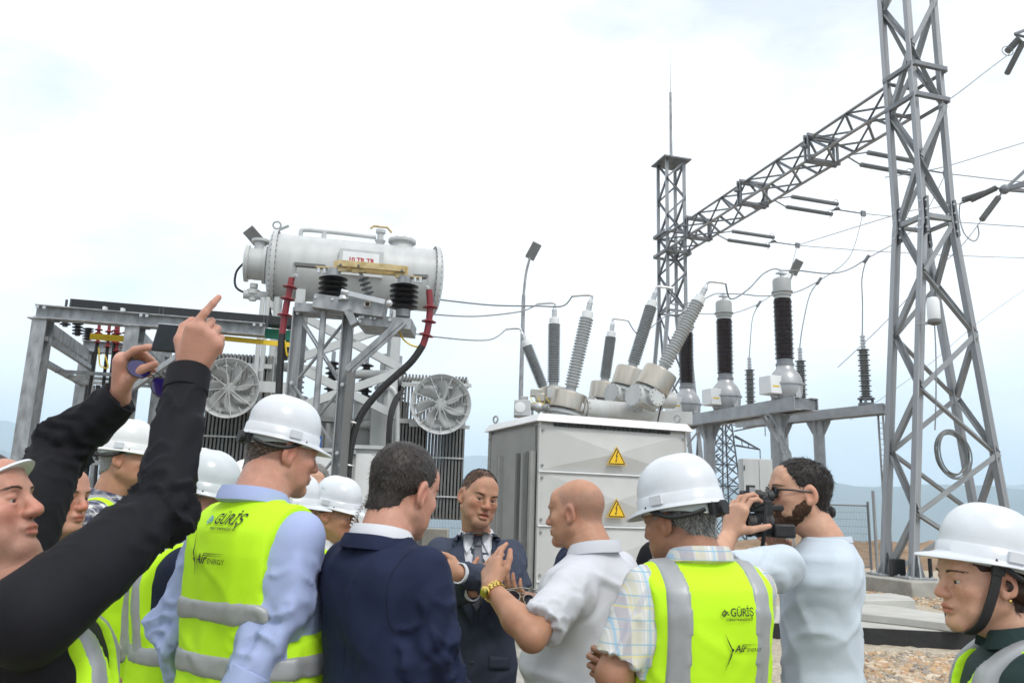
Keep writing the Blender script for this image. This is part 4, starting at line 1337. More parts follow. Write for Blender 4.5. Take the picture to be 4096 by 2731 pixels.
# ------------------------------------------------------------------ earthing switch frame in front of the transformer
def switch_frame():
    Y = 7.4
    t = thing('earthing_switch_frame', 'galvanised steel frame with two black ribbed insulators and a fuse bar', 'switch frame', (W(1290, 1700, Y).x, Y, 0))
    g = galv

    def post(x0, y0, x1, y1, w, dy=0.0, kind='L', nm='post'):
        a = W(x0, y0, Y + dy); b = W(x1, y1, Y + dy)
        c = Vector((a.x, a.y, .0)); return bar(nm, c, Vector((a.x, a.y, a.z)), w, t, g, kind)
    # posts stand upright
    a1 = W(1194, 1232, Y); a2 = W(1391, 1262, Y); a3 = W(1215, 1232, Y + .45); a4 = W(1400, 1262, Y + .45)
    for p, w in ((a1, .085), (a2, .085), (a3, .08), (a4, .08)): bar('post', Vector((p.x, p.y, .0)), Vector(p), w, t, g, 'L')
    p = W(1295, 1246, Y - .06); MB().cyl((p.x, p.y, .0), (p.x, p.y, p.z), .029, n=14).build('operating_tube', g, t)
    zs = [a1.z - .05, a1.z - .72, a1.z - 1.35, a1.z - 1.95, .25]
    for i in range(4):
        l0, r0 = Vector((a1.x, a1.y + .05, zs[i])), Vector((a2.x, a2.y + .05, zs[i]))
        l1, r1 = Vector((a1.x, a1.y + .05, zs[i + 1])), Vector((a2.x, a2.y + .05, zs[i + 1]))
        bar('brace', l0, r1, .06, t, g, 'B', None, .014); bar('brace', r0 + Vector((0, .02, 0)), l1 + Vector((0, .02, 0)), .06, t, g, 'B', None, .014)
        bar('brace', Vector((a3.x, a3.y, zs[i])), Vector((a4.x, a4.y, zs[i + 1])), .06, t, g, 'B', None, .014)
        for q in (l1, r1, l0, r0): bolt(q - Vector((0, .06, 0)), (0, -1, 0), .02, t)
    # top channels
    def chan(x0, y0, x1, y1, hpx, dy, dep, nm='channel'):
        a = W(x0, y0, Y + dy); b = W(x1, y1, Y + dy); h = hpx / 420
        off = Vector((0, dep / 2, 0))
        o = MB().beam(a + off, b + off, dep, h).build(nm, g, t, bevel=.004)
        return a, b
    chan(1178, 1226, 1408, 1242, 36, -.06, .25); a, b = chan(1252, 1200, 1534, 1240, 56, -.16, .2)
    bolt(W(1262, 1189, Y - .16), (0, -1, 0), .016, t); bolt(W(1331, 1198, Y - .16), (0, -1, 0), .016, t)
    c = W(1470, 1217, Y - .16); MB().torus(c, (0, 1, 0), .028, .009, 20, 8).build('bearing_bush', steel, t); MB().cyl(c - Vector((0, .004, 0)), c + Vector((0, .01, 0)), .024, n=16).build('bore', blackp, t)
    chan(1432, 1276, 1644, 1296, 44, -.1, .42)
    MB().beam(W(1395, 1245, Y - .1), W(1420, 1300, Y - .1), .12, .07).build('end_plate', g, t)
    for (x, y) in ((1440, 1270), (1452, 1268), (1484, 1272), (1500, 1272), (1440, 1285), (1560, 1280)): bolt(W(x, y, Y - .11), (0, -1, 0), .016, t)
    MB().cyl(W(1466, 1256, Y - .05), W(1470, 1300, Y - .05), .035, n=12).build('drive_shaft', g, t)
    # raking strut
    MB().beam(W(1612, 1284, Y - .08), W(1392, 1482, Y - .02), .1, .05).build('raking_strut', g, t)
    MB().beam(W(1612, 1284, Y - .11), W(1392, 1482, Y - .05), .02, .09).build('raking_strut', g, t)
    # channel below with dark cover
    bar('cable_guard', W(1406, 1470, Y - .02) * 1, Vector((W(1406, 1470, Y).x, Y - .02, .1)), .09, t, paint_dk, 'B', None, .07)
    # insulators
    for x, y0, y1, ytop, nm in ((1333, 1190, 1108, 1076, 0), (1617, 1240, 1138, 1110, 1)):
        A = W(x - 4, y0, Y); B = W(x + 1, y1, Y); d = (B - A).normalized(); Lg = (B - A).length
        n = 5 if nm else 4
        P = []
        for i in range(n):
            z = Lg * i / n; p = Lg / n
            P += [(.075, z), (.085, z + p * .2), (.135, z + p * .5), (.138, z + p * .58), (.12, z + p * .66), (.08, z + p * .9)]
        P.append((.075, Lg))
        ins = MB().lathe(A, B, P, 30).build('insulator', blk_ins, t, sharp=60)
        MB().lathe(B - d * .005, B + d * .075, [(.068, 0), (.068, .08)], 24).build('metal_cap', g, ins)
        MB().lathe(A - d * .07, A + d * .004, [(.07, 0), (.07, .075)], 24).build('metal_base', g, ins)
    # contact bars and fuse
    MB().beam(W(1350, 1052, Y - .06), W(1622, 1077, Y - .06), .03, .062).build('fuse_bar', brass, t, bevel=.003)
    MB().beam(W(1352, 1074, Y + .02), W(1620, 1096, Y + .02), .03, .05).build('fuse_bar', brass, t, bevel=.003)
    for x, y in ((1362, 1064), (1434, 1068), (1608, 1088)): MB().beam(W(x, y - 20, Y - .03), W(x, y + 22, Y - .03), .03, .12).build('fuse_clip', brass, t); bolt(W(x, y - 4, Y - .09), (0, -1, 0), .014, t, paint_dk)
    MB().beam(W(1266, 1071, Y), W(1376, 1077, Y), .08, .012).build('contact_plate', brass, t)
    MB().beam(W(1580, 1104, Y), W(1690, 1114, Y), .08, .012).build('contact_plate', brass, t)
    MB().beam(W(1180, 1058, Y), W(1302, 1068, Y), .06, .035).build('busbar', paint_dk, t, bevel=.004); MB().beam(W(1180, 1052, Y), W(1174, 1112, Y), .05, .028).build('busbar', paint_m, t)
    MB().beam(W(1655, 1106, Y), W(1712, 1108, Y), .06, .035).build('busbar', paint_dk, t, bevel=.004); MB().beam(W(1711, 1103, Y), W(1712, 1162, Y), .05, .028).build('busbar', paint_m, t)
    for x, y in ((1275, 1078), (1298, 1080), (1660, 1116), (1682, 1118)): MB().cyl(W(x, y - 6, Y - .03), W(x, y + 14, Y - .03), .016, n=8).build('terminal_bolt', alu, t)
    for x, y in ((1183, 1103), (1708, 1150)): bolt(W(x, y, Y - .03), (.7, -.7, 0), .02, t)
    # small tilted post insulator and lever
    A = W(1478, 1184, Y + .05); B = W(1452, 1110, Y + .05)
    insul(A, B, .02, .055, 4, gry_ins_d, t, 'lever_insulator', 16)
    MB().cyl(B, W(1437, 1082, Y + .05), .02, n=10).build('lever_rod', alu, t)
    MB().beam(W(1380, 1170, Y - .2), W(1540, 1208, Y - .2), .02, .045).build('link_rod', alu, t)
    MB().cyl(W(1366, 1165, Y - .2), W(1395, 1172, Y - .2), .024, n=10).build('rod_end', alu, t); MB().ball(W(1557, 1213, Y - .2), .032).build('rod_end', alu, t)
    MB().lathe(W(1374, 1200, Y - .17), W(1374, 1172, Y - .17), [(.05, 0), (.05, .02), (.02, .065)], 12).build('crank_cone', alu, t)
    # red terminations with their cables
    cable_term([(1167, 1112), (1160, 1150), (1143, 1235), (1128, 1340)], Y, .032, 3, t, [(1128, 1336), (1120, 1480), (1112, 1640), (1100, 1900), (1092, 2300)])
    cable_term([(1717, 1160), (1720, 1235), (1710, 1320), (1690, 1385)], Y, .032, 3, t, [(1690, 1383), (1640, 1452), (1530, 1552), (1450, 1650), (1412, 1750), (1392, 1900), (1380, 2300)])
    MB().tube(spline([W(1594, 1318, Y), W(1612, 1355, Y), W(1645, 1380, Y), W(1686, 1390, Y)], 5), .009, 6).build('earth_lead', yellow, t)
    MB().tube(spline([W(1140, 1362, Y), W(1148, 1420, Y), W(1158, 1410, Y), W(1165, 1370, Y)], 5), .009, 6).build('earth_lead', yellow, t)
    for x, y in ((1413, 1690), (1396, 1860)): MB().torus(W(x, y, Y), (.15, 0, 1), .042, .01, 16, 6).build('cable_clamp', alu, t); MB().beam(W(x - 42, y - 2, Y), W(x, y, Y), .012, .02).build('clamp_arm', alu, t)


switch_frame()


# ------------------------------------------------------------------ busbar gantry on the left
def busbar_frame():
    Y = 8.4
    A = W(170, 1250, Y); zt = A.z
    B = Wz(1060, 1322, zt)
    d = B - A; d.normalize(); nb = Vector((-d.y, d.x, 0))      # away from camera
    t = thing('busbar_frame', 'galvanised portal frame carrying a black busbar duct and red cable ends', 'steel frame', (A.x, A.y, 0))
    px_at = lambda x, y: (Wz(x, y, zt) - A).dot(d)
    MB().ibeam(A - d * .06, B, .16, .145, .012).build('top_beam', galv, t)
    MB().ibeam(A - d * .06 + nb * 2.0, A + d * (px_at(548, 1282) + .1) + nb * 2.0, .16, .145, .012).build('top_beam', galv, t)
    for s, dep in ((.02, 0), (px_at(548, 1282), 0), (.02, 2.0), (px_at(548, 1282), 2.0)):
        p = A + d * s + nb * dep
        MB().ibeam((p.x, p.y, 0), (p.x, p.y, zt - .075), .155, .155, .012, (0, 1, 0)).build('column', galv, t)
        MB().beam((p.x - .12, p.y, zt - .078), (p.x + .12, p.y, zt - .078), .2, .012).build('head_plate', galv, t)
    s2 = px_at(548, 1282)
    for s in (.02, s2):
        p = A + d * s
        MB().beam(p + Vector((0, 0, -.13)), p + nb * 2 + Vector((0, 0, -.13)), .07, .13).build('side_beam', galv, t)
        for k in range(7): MB().beam(p + nb * (.2 + .26 * k) + Vector((.05, 0, -.24)), p + nb * (.32 + .26 * k) + Vector((.05, 0, -.24)), .02, .05).build('slot_plate', galv_d, t)
        MB().beam(p + Vector((.05, 0, -.28)), p + nb * 2 + Vector((.05, 0, -.28)), .05, .05).build('side_rail', galv, t)
        MB().beam(p + Vector((0, 0, -.5)), p + nb * 2 + Vector((0, 0, -.5)), .06, .06).build('tie_bar', galv, t)
    p = A + d * s2
    MB().beam(p + Vector((0, 0, -.8)), p + d * .75 + Vector((0, 0, -.1)), .14, .05).build('knee_brace', galv, t)
    for k in range(3):
        q = A + nb * (.75 + .42 * k) + Vector((0, 0, -.52))
        MB().beam(q, q + d * s2, .04, .04).build('cross_rail', galv, t)
    for k in range(2):
        q = A + d * s2 * .55 + nb * (.4) + Vector((0, 0, -1.55 - .35 * k)); MB().beam(q, q + d * s2 * .6, .03, .05).build('lower_rail', galv, t)
    # black duct above the beam
    D0 = A + d * .22 + nb * .2 + Vector((0, 0, .15)); D1 = Wz(1172, 1326, D0.z); D1 = D0 + d * (D1 - D0).dot(d)
    MB().beam(D0, D1, .2, .105).build('busbar_duct', blackp, t, bevel=.004)
    for x in (255, 272, 608, 624, 1040, 1056):
        s = px_at(x, 1262); q = A + d * s + nb * .1; MB().beam(q + Vector((0, 0, .06)), q + Vector((0, 0, .185)), .02, .02).build('duct_clamp', wired, t)
    for x in (407, 474): q = A + d * px_at(x, 1262) - nb * .0 + Vector((0, 0, .09)); MB().beam(q - Vector((0, 0, .03)), q + Vector((0, 0, .03)), .05, .03).build('clip', white_p, t)
    # coloured bars
    y0 = A + d * px_at(322, 1262) + nb * .5 + Vector((0, 0, -.13)); MB().beam(y0, A + d * s2 + nb * .5 + Vector((0, 0, -.13)), .02, .07).build('yellow_busbar', yellow, t)
    y0 = A + d * (s2 + .75) + nb * .1 + Vector((0, 0, -.105)); MB().beam(y0, A + d * (D1 - A).dot(d) + nb * .1 + Vector((0, 0, -.125)), .02, .055).build('yellow_busbar', yellow, t)
    MB().beam(D1 - d * .32 + nb * .15 + Vector((0, 0, -.11)), D1 + nb * .15 + Vector((0, 0, -.12)), .02, .12).build('green_busbar', greenm, t)
    for x, y0_, y1_ in ((256, 1282, 1306), (306, 1285, 1342), (348, 1318, 1360)):
        insul(W(x + 4, y1_, Y + .9), W(x + 6, y0_ - 6, Y + .9), .03, .062, 5 if y0_ > 1283 else 2, blk_ins, t, 'insulator', 14)
    for x, y0_, y1_ in ((1148, 1340, 1420), (1140, 1400, 1440)): insul(W(x - 2, y1_, Y + 1.4), W(x, y0_, Y + 1.4), .035, .06, 5, blk_ins, t, 'insulator', 14)
    Yb = Y + 1.0
    for k, (x, y0_, y1_, xb, yb) in enumerate(((398, 1296, 1372, 350, 1625), (438, 1300, 1392, 402, 1680), (466, 1302, 1372, 425, 1720), (474, 1304, 1410, 440, 1700), (506, 1306, 1396, 470, 1700))):
        cable_term([(x, y0_), (x - 4, (y0_ + y1_) / 2), (x - 8, y1_)], Yb, .018, 4, t, [(x - 8, y1_ - 2), ((x + xb) / 2 - 6, (y1_ + yb) / 2), (xb, yb), (xb - 22, 1950), (xb - 30, 2250)], shed_r=.045)
    MB().tube(spline([W(395, 1390, Yb - .03), W(398, 1450, Yb - .03), W(405, 1465, Yb - .03), W(432, 1470, Yb - .03), W(420, 1420, Yb - .03)], 5), .008, 6).build('earth_lead', yellow, t)
    for k, x in enumerate((350, 372, 395, 330)):
        p = W(x, 1700, Y + 1.6); MB().cyl((p.x, p.y, .0), (p.x, p.y, W(x, 1540, Y + 1.6).z), .03, n=8).build('conduit', rubber if k % 2 else galv, t)
    for k in range(2):
        q = A + d * .1 + Vector((0, -.082, .035)); 
    for x in (158, 182, 540, 563, 1000, 1030): bolt(A + d * px_at(x, 1250) - nb * .082 + Vector((0, 0, .04)), -nb, .018, t)


busbar_frame()

# ------------------------------------------------------------------ jumper wires
CTd = [p.y for p in ctb]
WR = [
    ('bare wire from the oil transformer to the nearest pair of bushings', [(1745, 1197, 12.9), (1960, 1220, 12.7), (2150, 1224, 12.55), (2250, 1224, 12.45), SWT[0]], .013),
    ('bare wire from the oil transformer to the upright grey bushing', [(1740, 1258, 13.4), (1900, 1265, 13.6), (2080, 1246, 13.8), SWT[2]], .013),
    ('bare wire from the oil transformer to the leftward leaning bushing', [(1590, 1322, 14.0), (1750, 1348, 14.6), (1950, 1360, 15.4), SWT[4]], .013),
    ('bare wire from the most slanting bushing up to the open-end current transformer', [SWT[1], (2924, 1196, 13.4), (2994, 1156, 14.0), (3050, 1098, 14.6), (3095, 1076, 14.9), CTT[0]], .014),
    ('bare wire from the middle right bushing to the middle current transformer', [SWT[3], (2690, 1216, 14.6), (2790, 1205, 15.4), (2859, 1176, 16.2), CTT[1]], .013),
    ('bare wire from the short right bushing to the hidden current transformer', [SWT[5], (2560, 1338, 16.4), (2640, 1280, 17.4), (2690, 1249, 18.2), CTT[2]], .012),
    ('bare wire from the open-end current transformer to the open-end arrester clamp', [CTT[0], (3200, 1083, 15.2), (3309, 1094, 15.8), (3390, 1080, 16.2), (3466, 1036, 16.5)], .014),
    ('bare wire from the middle current transformer to the second arrester clamp', [CTT[1], (2973, 1177, 17.0), (3060, 1184, 17.4), (3184, 1168, 17.9), (3276, 1124, 18.2)], .013),
    ('bare wire from the hidden current transformer to the third arrester clamp', [CTT[2], (2788, 1253, 19.2), (2875, 1256, 19.6), (2951, 1248, 20.0), (3035, 1216, 20.4)], .012),
    ('thin dropper wire down to the open-end surge arrester', [(3466, 1036, 16.5), (3448, 1112, 16.5), (3450, 1221, 16.55), ART[0]], .012),
    ('thin dropper wire down to the second surge arrester', [(3276, 1124, 18.2), (3238, 1183, 18.4), (3211, 1302, ART[1].y), ART[1]], .012),
    ('thin dropper wire down to the third surge arrester', [(3035, 1216, 20.4), (3010, 1275, 20.6), (3000, 1383, ART[2].y), ART[2]], .012),
    ('thin dropper wire from the string beside the tall column', [(3466, 1036, 16.5), W(3466, 1036, 16.5).lerp(SEND[0], .5) - Vector((-.12, 0, .35)), SEND[0]], .012),
    ('thin dropper wire from the middle insulator string', [(3276, 1124, 18.2), W(3276, 1124, 18.2).lerp(SEND[1], .5) - Vector((-.15, 0, .35)), SEND[1]], .012),
    ('thin dropper wire from the string near the far column', [(3035, 1216, 20.4), W(3035, 1216, 20.4).lerp(SEND[2], .5) - Vector((-.15, 0, .3)), SEND[2]], .012),
    ('slack jumper wire hanging under the terminal pylon arm', [(3840, 815, 21), (3838, 870, 21), (3858, 935, 20.8), (3895, 965, 20.6), (3915, 940, 20.6), (3910, 900, 20.6)], .018),
    ('straight wire running down from the terminal pylon arm past the tall column', [(3928, 878, 20.6), (3840, 990, 21), (3690, 1130, 22), (3520, 1310, 23), (3350, 1470, 24)], .011),
    ('upper line wire reaching from the tall column to the terminal pylon', [(3760, 424, 15), (3850, 360, 17), (3950, 282, 19), (4040, 215, 21)], .014),
    ('dark line wire reaching from behind the tall column to the frame edge', [(3540, 710, 18), (3760, 672, 19), (4000, 600, 20), (4200, 540, 21)], .014),
    ('faint earth wire slanting down behind the tall column', [(4110, 1150, 30), (3900, 1300, 30), (3700, 1470, 30), (3400, 1680, 30)], .010),
    ('line wire leaving the lower terminal insulator rods to the left', [(3840, 815, 21), (3700, 838, 20.8), (3600, 855, 20.6), SEND[2]], .012),
]
for lab, P, r in WR:
    pts = [p if isinstance(p, Vector) else W(*p) for p in P]
    tag(MB().tube(spline(pts, 7), r, 6).build('jumper_wire', wirem), lab, 'wire', 'wires of the bay')
for k, p in enumerate(((3466, 1036, 16.5), (3276, 1124, 18.2), (3035, 1216, 20.4))):
    c = W(*p); tag(MB().beam(c - Vector((.05, 0, .08)), c + Vector((.05, 0, .08)), .09, .06).build('wire_clamp', galv_d, None, bevel=.01), ['dark clamp joining the wires above the open-end arrester', 'dark clamp joining the wires above the second arrester', 'dark clamp joining the wires above the third arrester'][k], 'clamp')

# fittings on the tall column
def column_fittings():
    p = W(3735, 1255, Mb.y - .15)
    t = thing('bulkhead_lamp', 'white domed lamp fixed to the leg of the tall column', 'lamp', p)
    MB().lathe(p - Vector((0, 0, .12)), p + Vector((0, 0, .32)), [(.10, 0), (.115, .03), (.115, .36), (.09, .43), (.03, .45)], 20).build('dome', whitelamp, t)
    MB().lathe(p - Vector((0, 0, .22)), p - Vector((0, 0, .12)), [(.05, 0), (.09, .02), (.12, .04), (.12, .10)], 20).build('socket', paint_dk, t)
    MB().beam(p - Vector((.3, -.1, .18)), p - Vector((0, 0, .18)), .04, .05).build('bracket', galv, t)
    MB().tube(spline([p - Vector((0, 0, .2)), p - Vector((.02, .0, .8)), p - Vector((.08, 0, 1.6)), W(3740, 1720, Mb.y - .1)], 5), .012, 6).build('lead', wirem, t)
    c = W(3806, 1813, Mb.y + .2)
    mb = MB()
    u, v, n = basis((.15, -1, .05), (0, 0, 1))
    for k in range(9):
        rr = random.Random(k); R_ = .37 + .035 * rr.uniform(-1, 1); o = Vector((rr.uniform(-.03, .03), rr.uniform(-.05, .05), rr.uniform(-.03, .03)))
        P = []
        for i in range(41):
            an = i / 40 * 6.283; P.append(c + o + u * math.cos(an) * R_ * .86 + v * math.sin(an) * R_ * 1.12 + n * .02 * math.sin(an * 2 + k))
        mb.tube(P, .013, 6)
    o = mb.build('cable_coil', mat('coil_cable', (.16, .17, .17), .5, .1, .1, 10)); tag(o, 'coiled grey cable loop hung on the tall lattice column', 'cable')
    b = W(3720, 2255, Mb.y - .1)
    tag(MB().cyl((b.x, b.y, TZ + .03), (b.x, b.y, b.z + .1), .035, n=10).build('cable_gland', blackp), 'black cable gland tube at the foot of the tall column', 'pipe')
    b = W(3590, 2260, Mb.y + .35)
    tag(MB().box((b.x - .12, b.y - .08, TZ - .002), (b.x + .12, b.y + .1, b.z + .12)).build('junction_box', blackp, None, bevel=.02), 'small black junction box between the feet of the tall column', 'box')


column_fittings()
# ------------------------------------------------------------------ bodies as blended solids
class Field:
    def __init__(s, lo, hi, h):
        lo = np.array(lo, float) - 2 * h; hi = np.array(hi, float) + 2 * h
        n = np.ceil((hi - lo) / h).astype(int) + 1
        s.h = h; s.lo = lo; s.n = n
        s.ax = [(lo[i] + h * np.arange(n[i])).astype(np.float32) for i in range(3)]
        s.d = np.full(tuple(n), .5, np.float32)

    def sl(s, lo, hi):
        r = []
        for i in range(3):
            a = int(max(0, math.floor((lo[i] - s.lo[i]) / s.h))); b = int(min(s.n[i], math.ceil((hi[i] - s.lo[i]) / s.h) + 1))
            if b <= a: return None
            r.append(slice(a, b))
        return tuple(r)

    def op(s, fn, lo, hi, k=.01, mode='u'):
        m = k + 3 * s.h
        S = s.sl([q - m for q in lo], [q + m for q in hi])
        if S is None: return s
        X = s.ax[0][S[0]][:, None, None]; Y = s.ax[1][S[1]][None, :, None]; Z = s.ax[2][S[2]][None, None, :]
        b = fn(X, Y, Z); a = s.d[S]
        if mode == 's': a, b = -a, b + 0 * a
        k = max(k, 1e-5)
        hh = np.maximum(k - np.abs(a - b), 0) / k
        r = np.minimum(a, b) - hh * hh * k * .25
        s.d[S] = -r if mode == 's' else r
        return s

    def cone(s, a, b, ra, rb, k=.01, mode='u'):
        a = np.array(a, float); b = np.array(b, float); R_ = max(ra, rb)
        return s.op(cone_f(a, b, ra, rb), np.minimum(a, b) - R_, np.maximum(a, b) + R_, k, mode)

    def ell(s, c, r, k=.01, mode='u', R=None):
        c = np.array(c, float); r = np.array(r, float); M = np.array(R) if R is not None else None
        e = max(r)

        def fn(X, Y, Z):
            x, y, z = X - c[0], Y - c[1], Z - c[2]
            if M is not None: x, y, z = M[0][0] * x + M[1][0] * y + M[2][0] * z, M[0][1] * x + M[1][1] * y + M[2][1] * z, M[0][2] * x + M[1][2] * y + M[2][2] * z
            k0 = np.sqrt((x / r[0]) ** 2 + (y / r[1]) ** 2 + (z / r[2]) ** 2) + 1e-6
            k1 = np.sqrt((x / r[0] ** 2) ** 2 + (y / r[1] ** 2) ** 2 + (z / r[2] ** 2) ** 2) + 1e-6
            return k0 * (k0 - 1) / k1
        q = r if M is None else np.array([e, e, e])
        return s.op(fn, c - q, c + q, k, mode)

    def mesh(s):
        d = s.d; ins = d < 0
        c = np.zeros(tuple(s.n - 1), np.int8)
        offs = [(i, j, k) for i in (0, 1) for j in (0, 1) for k in (0, 1)]
        n0, n1, n2 = s.n
        for i, j, k in offs: c += ins[i:n0 - 1 + i, j:n1 - 1 + j, k:n2 - 1 + k]
        act = np.argwhere((c > 0) & (c < 8))
        if len(act) == 0: return np.zeros((0, 3)), np.zeros((0, 4), int)
        vals = np.stack([d[act[:, 0] + i, act[:, 1] + j, act[:, 2] + k] for i, j, k in offs], 1)
        P = np.zeros((len(act), 3)); cnt = np.zeros(len(act))
        for a in range(8):
            for b in range(a + 1, 8):
                oa, ob = np.array(offs[a]), np.array(offs[b])
                if np.abs(oa - ob).sum() != 1: continue
                va, vb = vals[:, a], vals[:, b]; m = (va < 0) != (vb < 0)
                t = np.where(m, va / np.where(m, va - vb, 1), 0)
                P += np.where(m[:, None], oa + (ob - oa) * t[:, None], 0); cnt += m
        P = P / cnt[:, None] + act
        V = s.lo + P * s.h
        idx = np.full(tuple(s.n - 1), -1, int); idx[act[:, 0], act[:, 1], act[:, 2]] = np.arange(len(act))
        Fs = []
        for ax in range(3):
            o = [0, 0, 0]; o[ax] = 1
            A = ins[:n0 - o[0], :n1 - o[1], :n2 - o[2]]; B = ins[o[0]:, o[1]:, o[2]:]
            E = np.argwhere(A != B)
            u, v = (ax + 1) % 3, (ax + 2) % 3
            E = E[(E[:, u] > 0) & (E[:, v] > 0) & (E[:, u] < s.n[u] - 1) & (E[:, v] < s.n[v] - 1)]
            if not len(E): continue
            def g(du, dv):
                q = E.copy(); q[:, u] -= du; q[:, v] -= dv; return idx[q[:, 0], q[:, 1], q[:, 2]]
            Q = np.stack([g(1, 1), g(0, 1), g(0, 0), g(1, 0)], 1)
            fl = ~A[E[:, 0], E[:, 1], E[:, 2]]
            Q[fl] = Q[fl][:, ::-1]
            Fs.append(Q)
        return V, np.concatenate(Fs)


def cone_f(a, b, ra, rb):
    ab = b - a; L2 = max(float(ab @ ab), 1e-9)

    def fn(X, Y, Z):
        x, y, z = X - a[0], Y - a[1], Z - a[2]
        t = np.clip((x * ab[0] + y * ab[1] + z * ab[2]) / L2, 0, 1)
        return np.sqrt((x - t * ab[0]) ** 2 + (y - t * ab[1]) ** 2 + (z - t * ab[2]) ** 2) - (ra + (rb - ra) * t)
    return fn


def smin(a, b, k):
    h = np.maximum(k - np.abs(a - b), 0) / k
    return np.minimum(a, b) - h * h * k * .25


def vnorm(V, Q):
    n = np.cross(V[Q[:, 2]] - V[Q[:, 0]], V[Q[:, 3]] - V[Q[:, 1]])
    N = np.zeros_like(V)
    for i in range(4): np.add.at(N, Q[:, i], n)
    return N / (np.linalg.norm(N, axis=1)[:, None] + 1e-9)


def relax(V, Q, it=2, f=.5):
    for _ in range(it):
        S = np.zeros_like(V); c = np.zeros(len(V))
        for i in range(4):
            j = (i + 1) % 4
            np.add.at(S, Q[:, i], V[Q[:, j]]); np.add.at(S, Q[:, j], V[Q[:, i]]); np.add.at(c, Q[:, i], 1); np.add.at(c, Q[:, j], 1)
        V = V + (S / c[:, None] - V) * f
    return V


def qmesh(name, V, Q, m, parent, tint=None, loc=None):
    me = bpy.data.meshes.new(name)
    nq = Q.shape[1]
    me.vertices.add(len(V)); me.vertices.foreach_set('co', np.ascontiguousarray(V, np.float32).ravel())
    me.loops.add(Q.size); me.loops.foreach_set('vertex_index', np.ascontiguousarray(Q, np.int32).ravel())
    me.polygons.add(len(Q)); me.polygons.foreach_set('loop_start', np.arange(0, Q.size, nq, dtype=np.int32))
    me.polygons.foreach_set('use_smooth', np.ones(len(Q), bool))
    me.update(calc_edges=True); me.validate()
    me.materials.append(m)
    if tint is not None:
        at = me.attributes.new('tint', 'FLOAT_COLOR', 'POINT')
        at.data.foreach_set('color', np.concatenate([tint, np.ones((len(V), 1))], 1).astype(np.float32).ravel())
    return link(name, me, parent, loc)


# ------------------------------------------------------------------ cloth and skin materials
def skin(name, col): return mat('skin_' + name, col, .48, 0, .07, 30, .12, 160, attr='tint', sss=.12, spec=.35)
def cloth(name, col, var=.08, rough=.85, bump=.12, bs=350, scale=9): return mat('cloth_' + name, col, rough, 0, var, scale, bump, bs, spec=.25)


def plaid(name, base, stripes, ground=None):
    """woven check: stripes = (axis, period m, offset, width fraction, colour, strength)"""
    if name in MATS: return MATS[name]
    m = bpy.data.materials.new(name); m.use_nodes = True; t = m.node_tree; N = t.nodes; Lk = t.links.new; b = N['Principled BSDF']
    b.inputs['Roughness'].default_value = .9; b.inputs['Specular IOR Level'].default_value = .2
    tcn = N.new('ShaderNodeTexCoord'); sp = N.new('ShaderNodeSeparateXYZ'); Lk(tcn.outputs['Object'], sp.inputs[0])
    cur = None
    for ax, per, off, wd, col, st in stripes:
        src = sp.outputs[ax]
        if ax == 3: continue
        a = N.new('ShaderNodeMath'); a.operation = 'MULTIPLY_ADD'; a.inputs[1].default_value = 1 / per; a.inputs[2].default_value = off + 50
        Lk(src, a.inputs[0])
        f = N.new('ShaderNodeMath'); f.operation = 'FRACT'; Lk(a.outputs[0], f.inputs[0])
        c = N.new('ShaderNodeMath'); c.operation = 'LESS_THAN'; c.inputs[1].default_value = wd; Lk(f.outputs[0], c.inputs[0])
        g = N.new('ShaderNodeMath'); g.operation = 'MULTIPLY'; g.inputs[1].default_value = st; Lk(c.outputs[0], g.inputs[0])
        mx_ = N.new('ShaderNodeMix'); mx_.data_type = 'RGBA'; Lk(g.outputs[0], mx_.inputs['Factor'])
        if cur is None: mx_.inputs[6].default_value = (*base, 1)
        else: Lk(cur, mx_.inputs[6])
        mx_.inputs[7].default_value = (*col, 1); cur = mx_.outputs[2]
    Lk(cur, b.inputs['Base Color'])
    nb = N.new('ShaderNodeTexNoise'); nb.inputs['Scale'].default_value = 300; Lk(tcn.outputs['Object'], nb.inputs['Vector'])
    bp = N.new('ShaderNodeBump'); bp.inputs['Strength'].default_value = .12; bp.inputs['Distance'].default_value = .01; Lk(nb.outputs['Fac'], bp.inputs['Height']); Lk(bp.outputs[0], b.inputs['Normal'])
    MATS[name] = m
    return m


hivis = mat('hivis_yellow', (.52, .88, .018), .75, 0, .04, 8, .08, 300, spec=.3)
reflect = mat('reflective_band', (.34, .35, .36), .42, .15, .06, 30, .05, 400)
hatm = mat('hat_plastic', (.62, .645, .68), .27, 0, .045, 16, 0, 1, spec=.5)
hatin = mat('hat_lining', (.52, .56, .52), .5, 0, .04, 6)
strapm = mat('black_strap', (.012, .012, .013), .6, 0, .1, 40)
eyem = mat('eyeball', (.42, .39, .36), .2, 0, .02, 5, attr='tint')
gold = mat('gold', (.75, .56, .16), .25, 1, .06, 20)
glassm = mat('dark_lens', (.01, .011, .016), .08, 0, .05, 5, spec=.8)


def rotz(a): return np.array(Matrix.Rotation(a, 3, 'Z'))


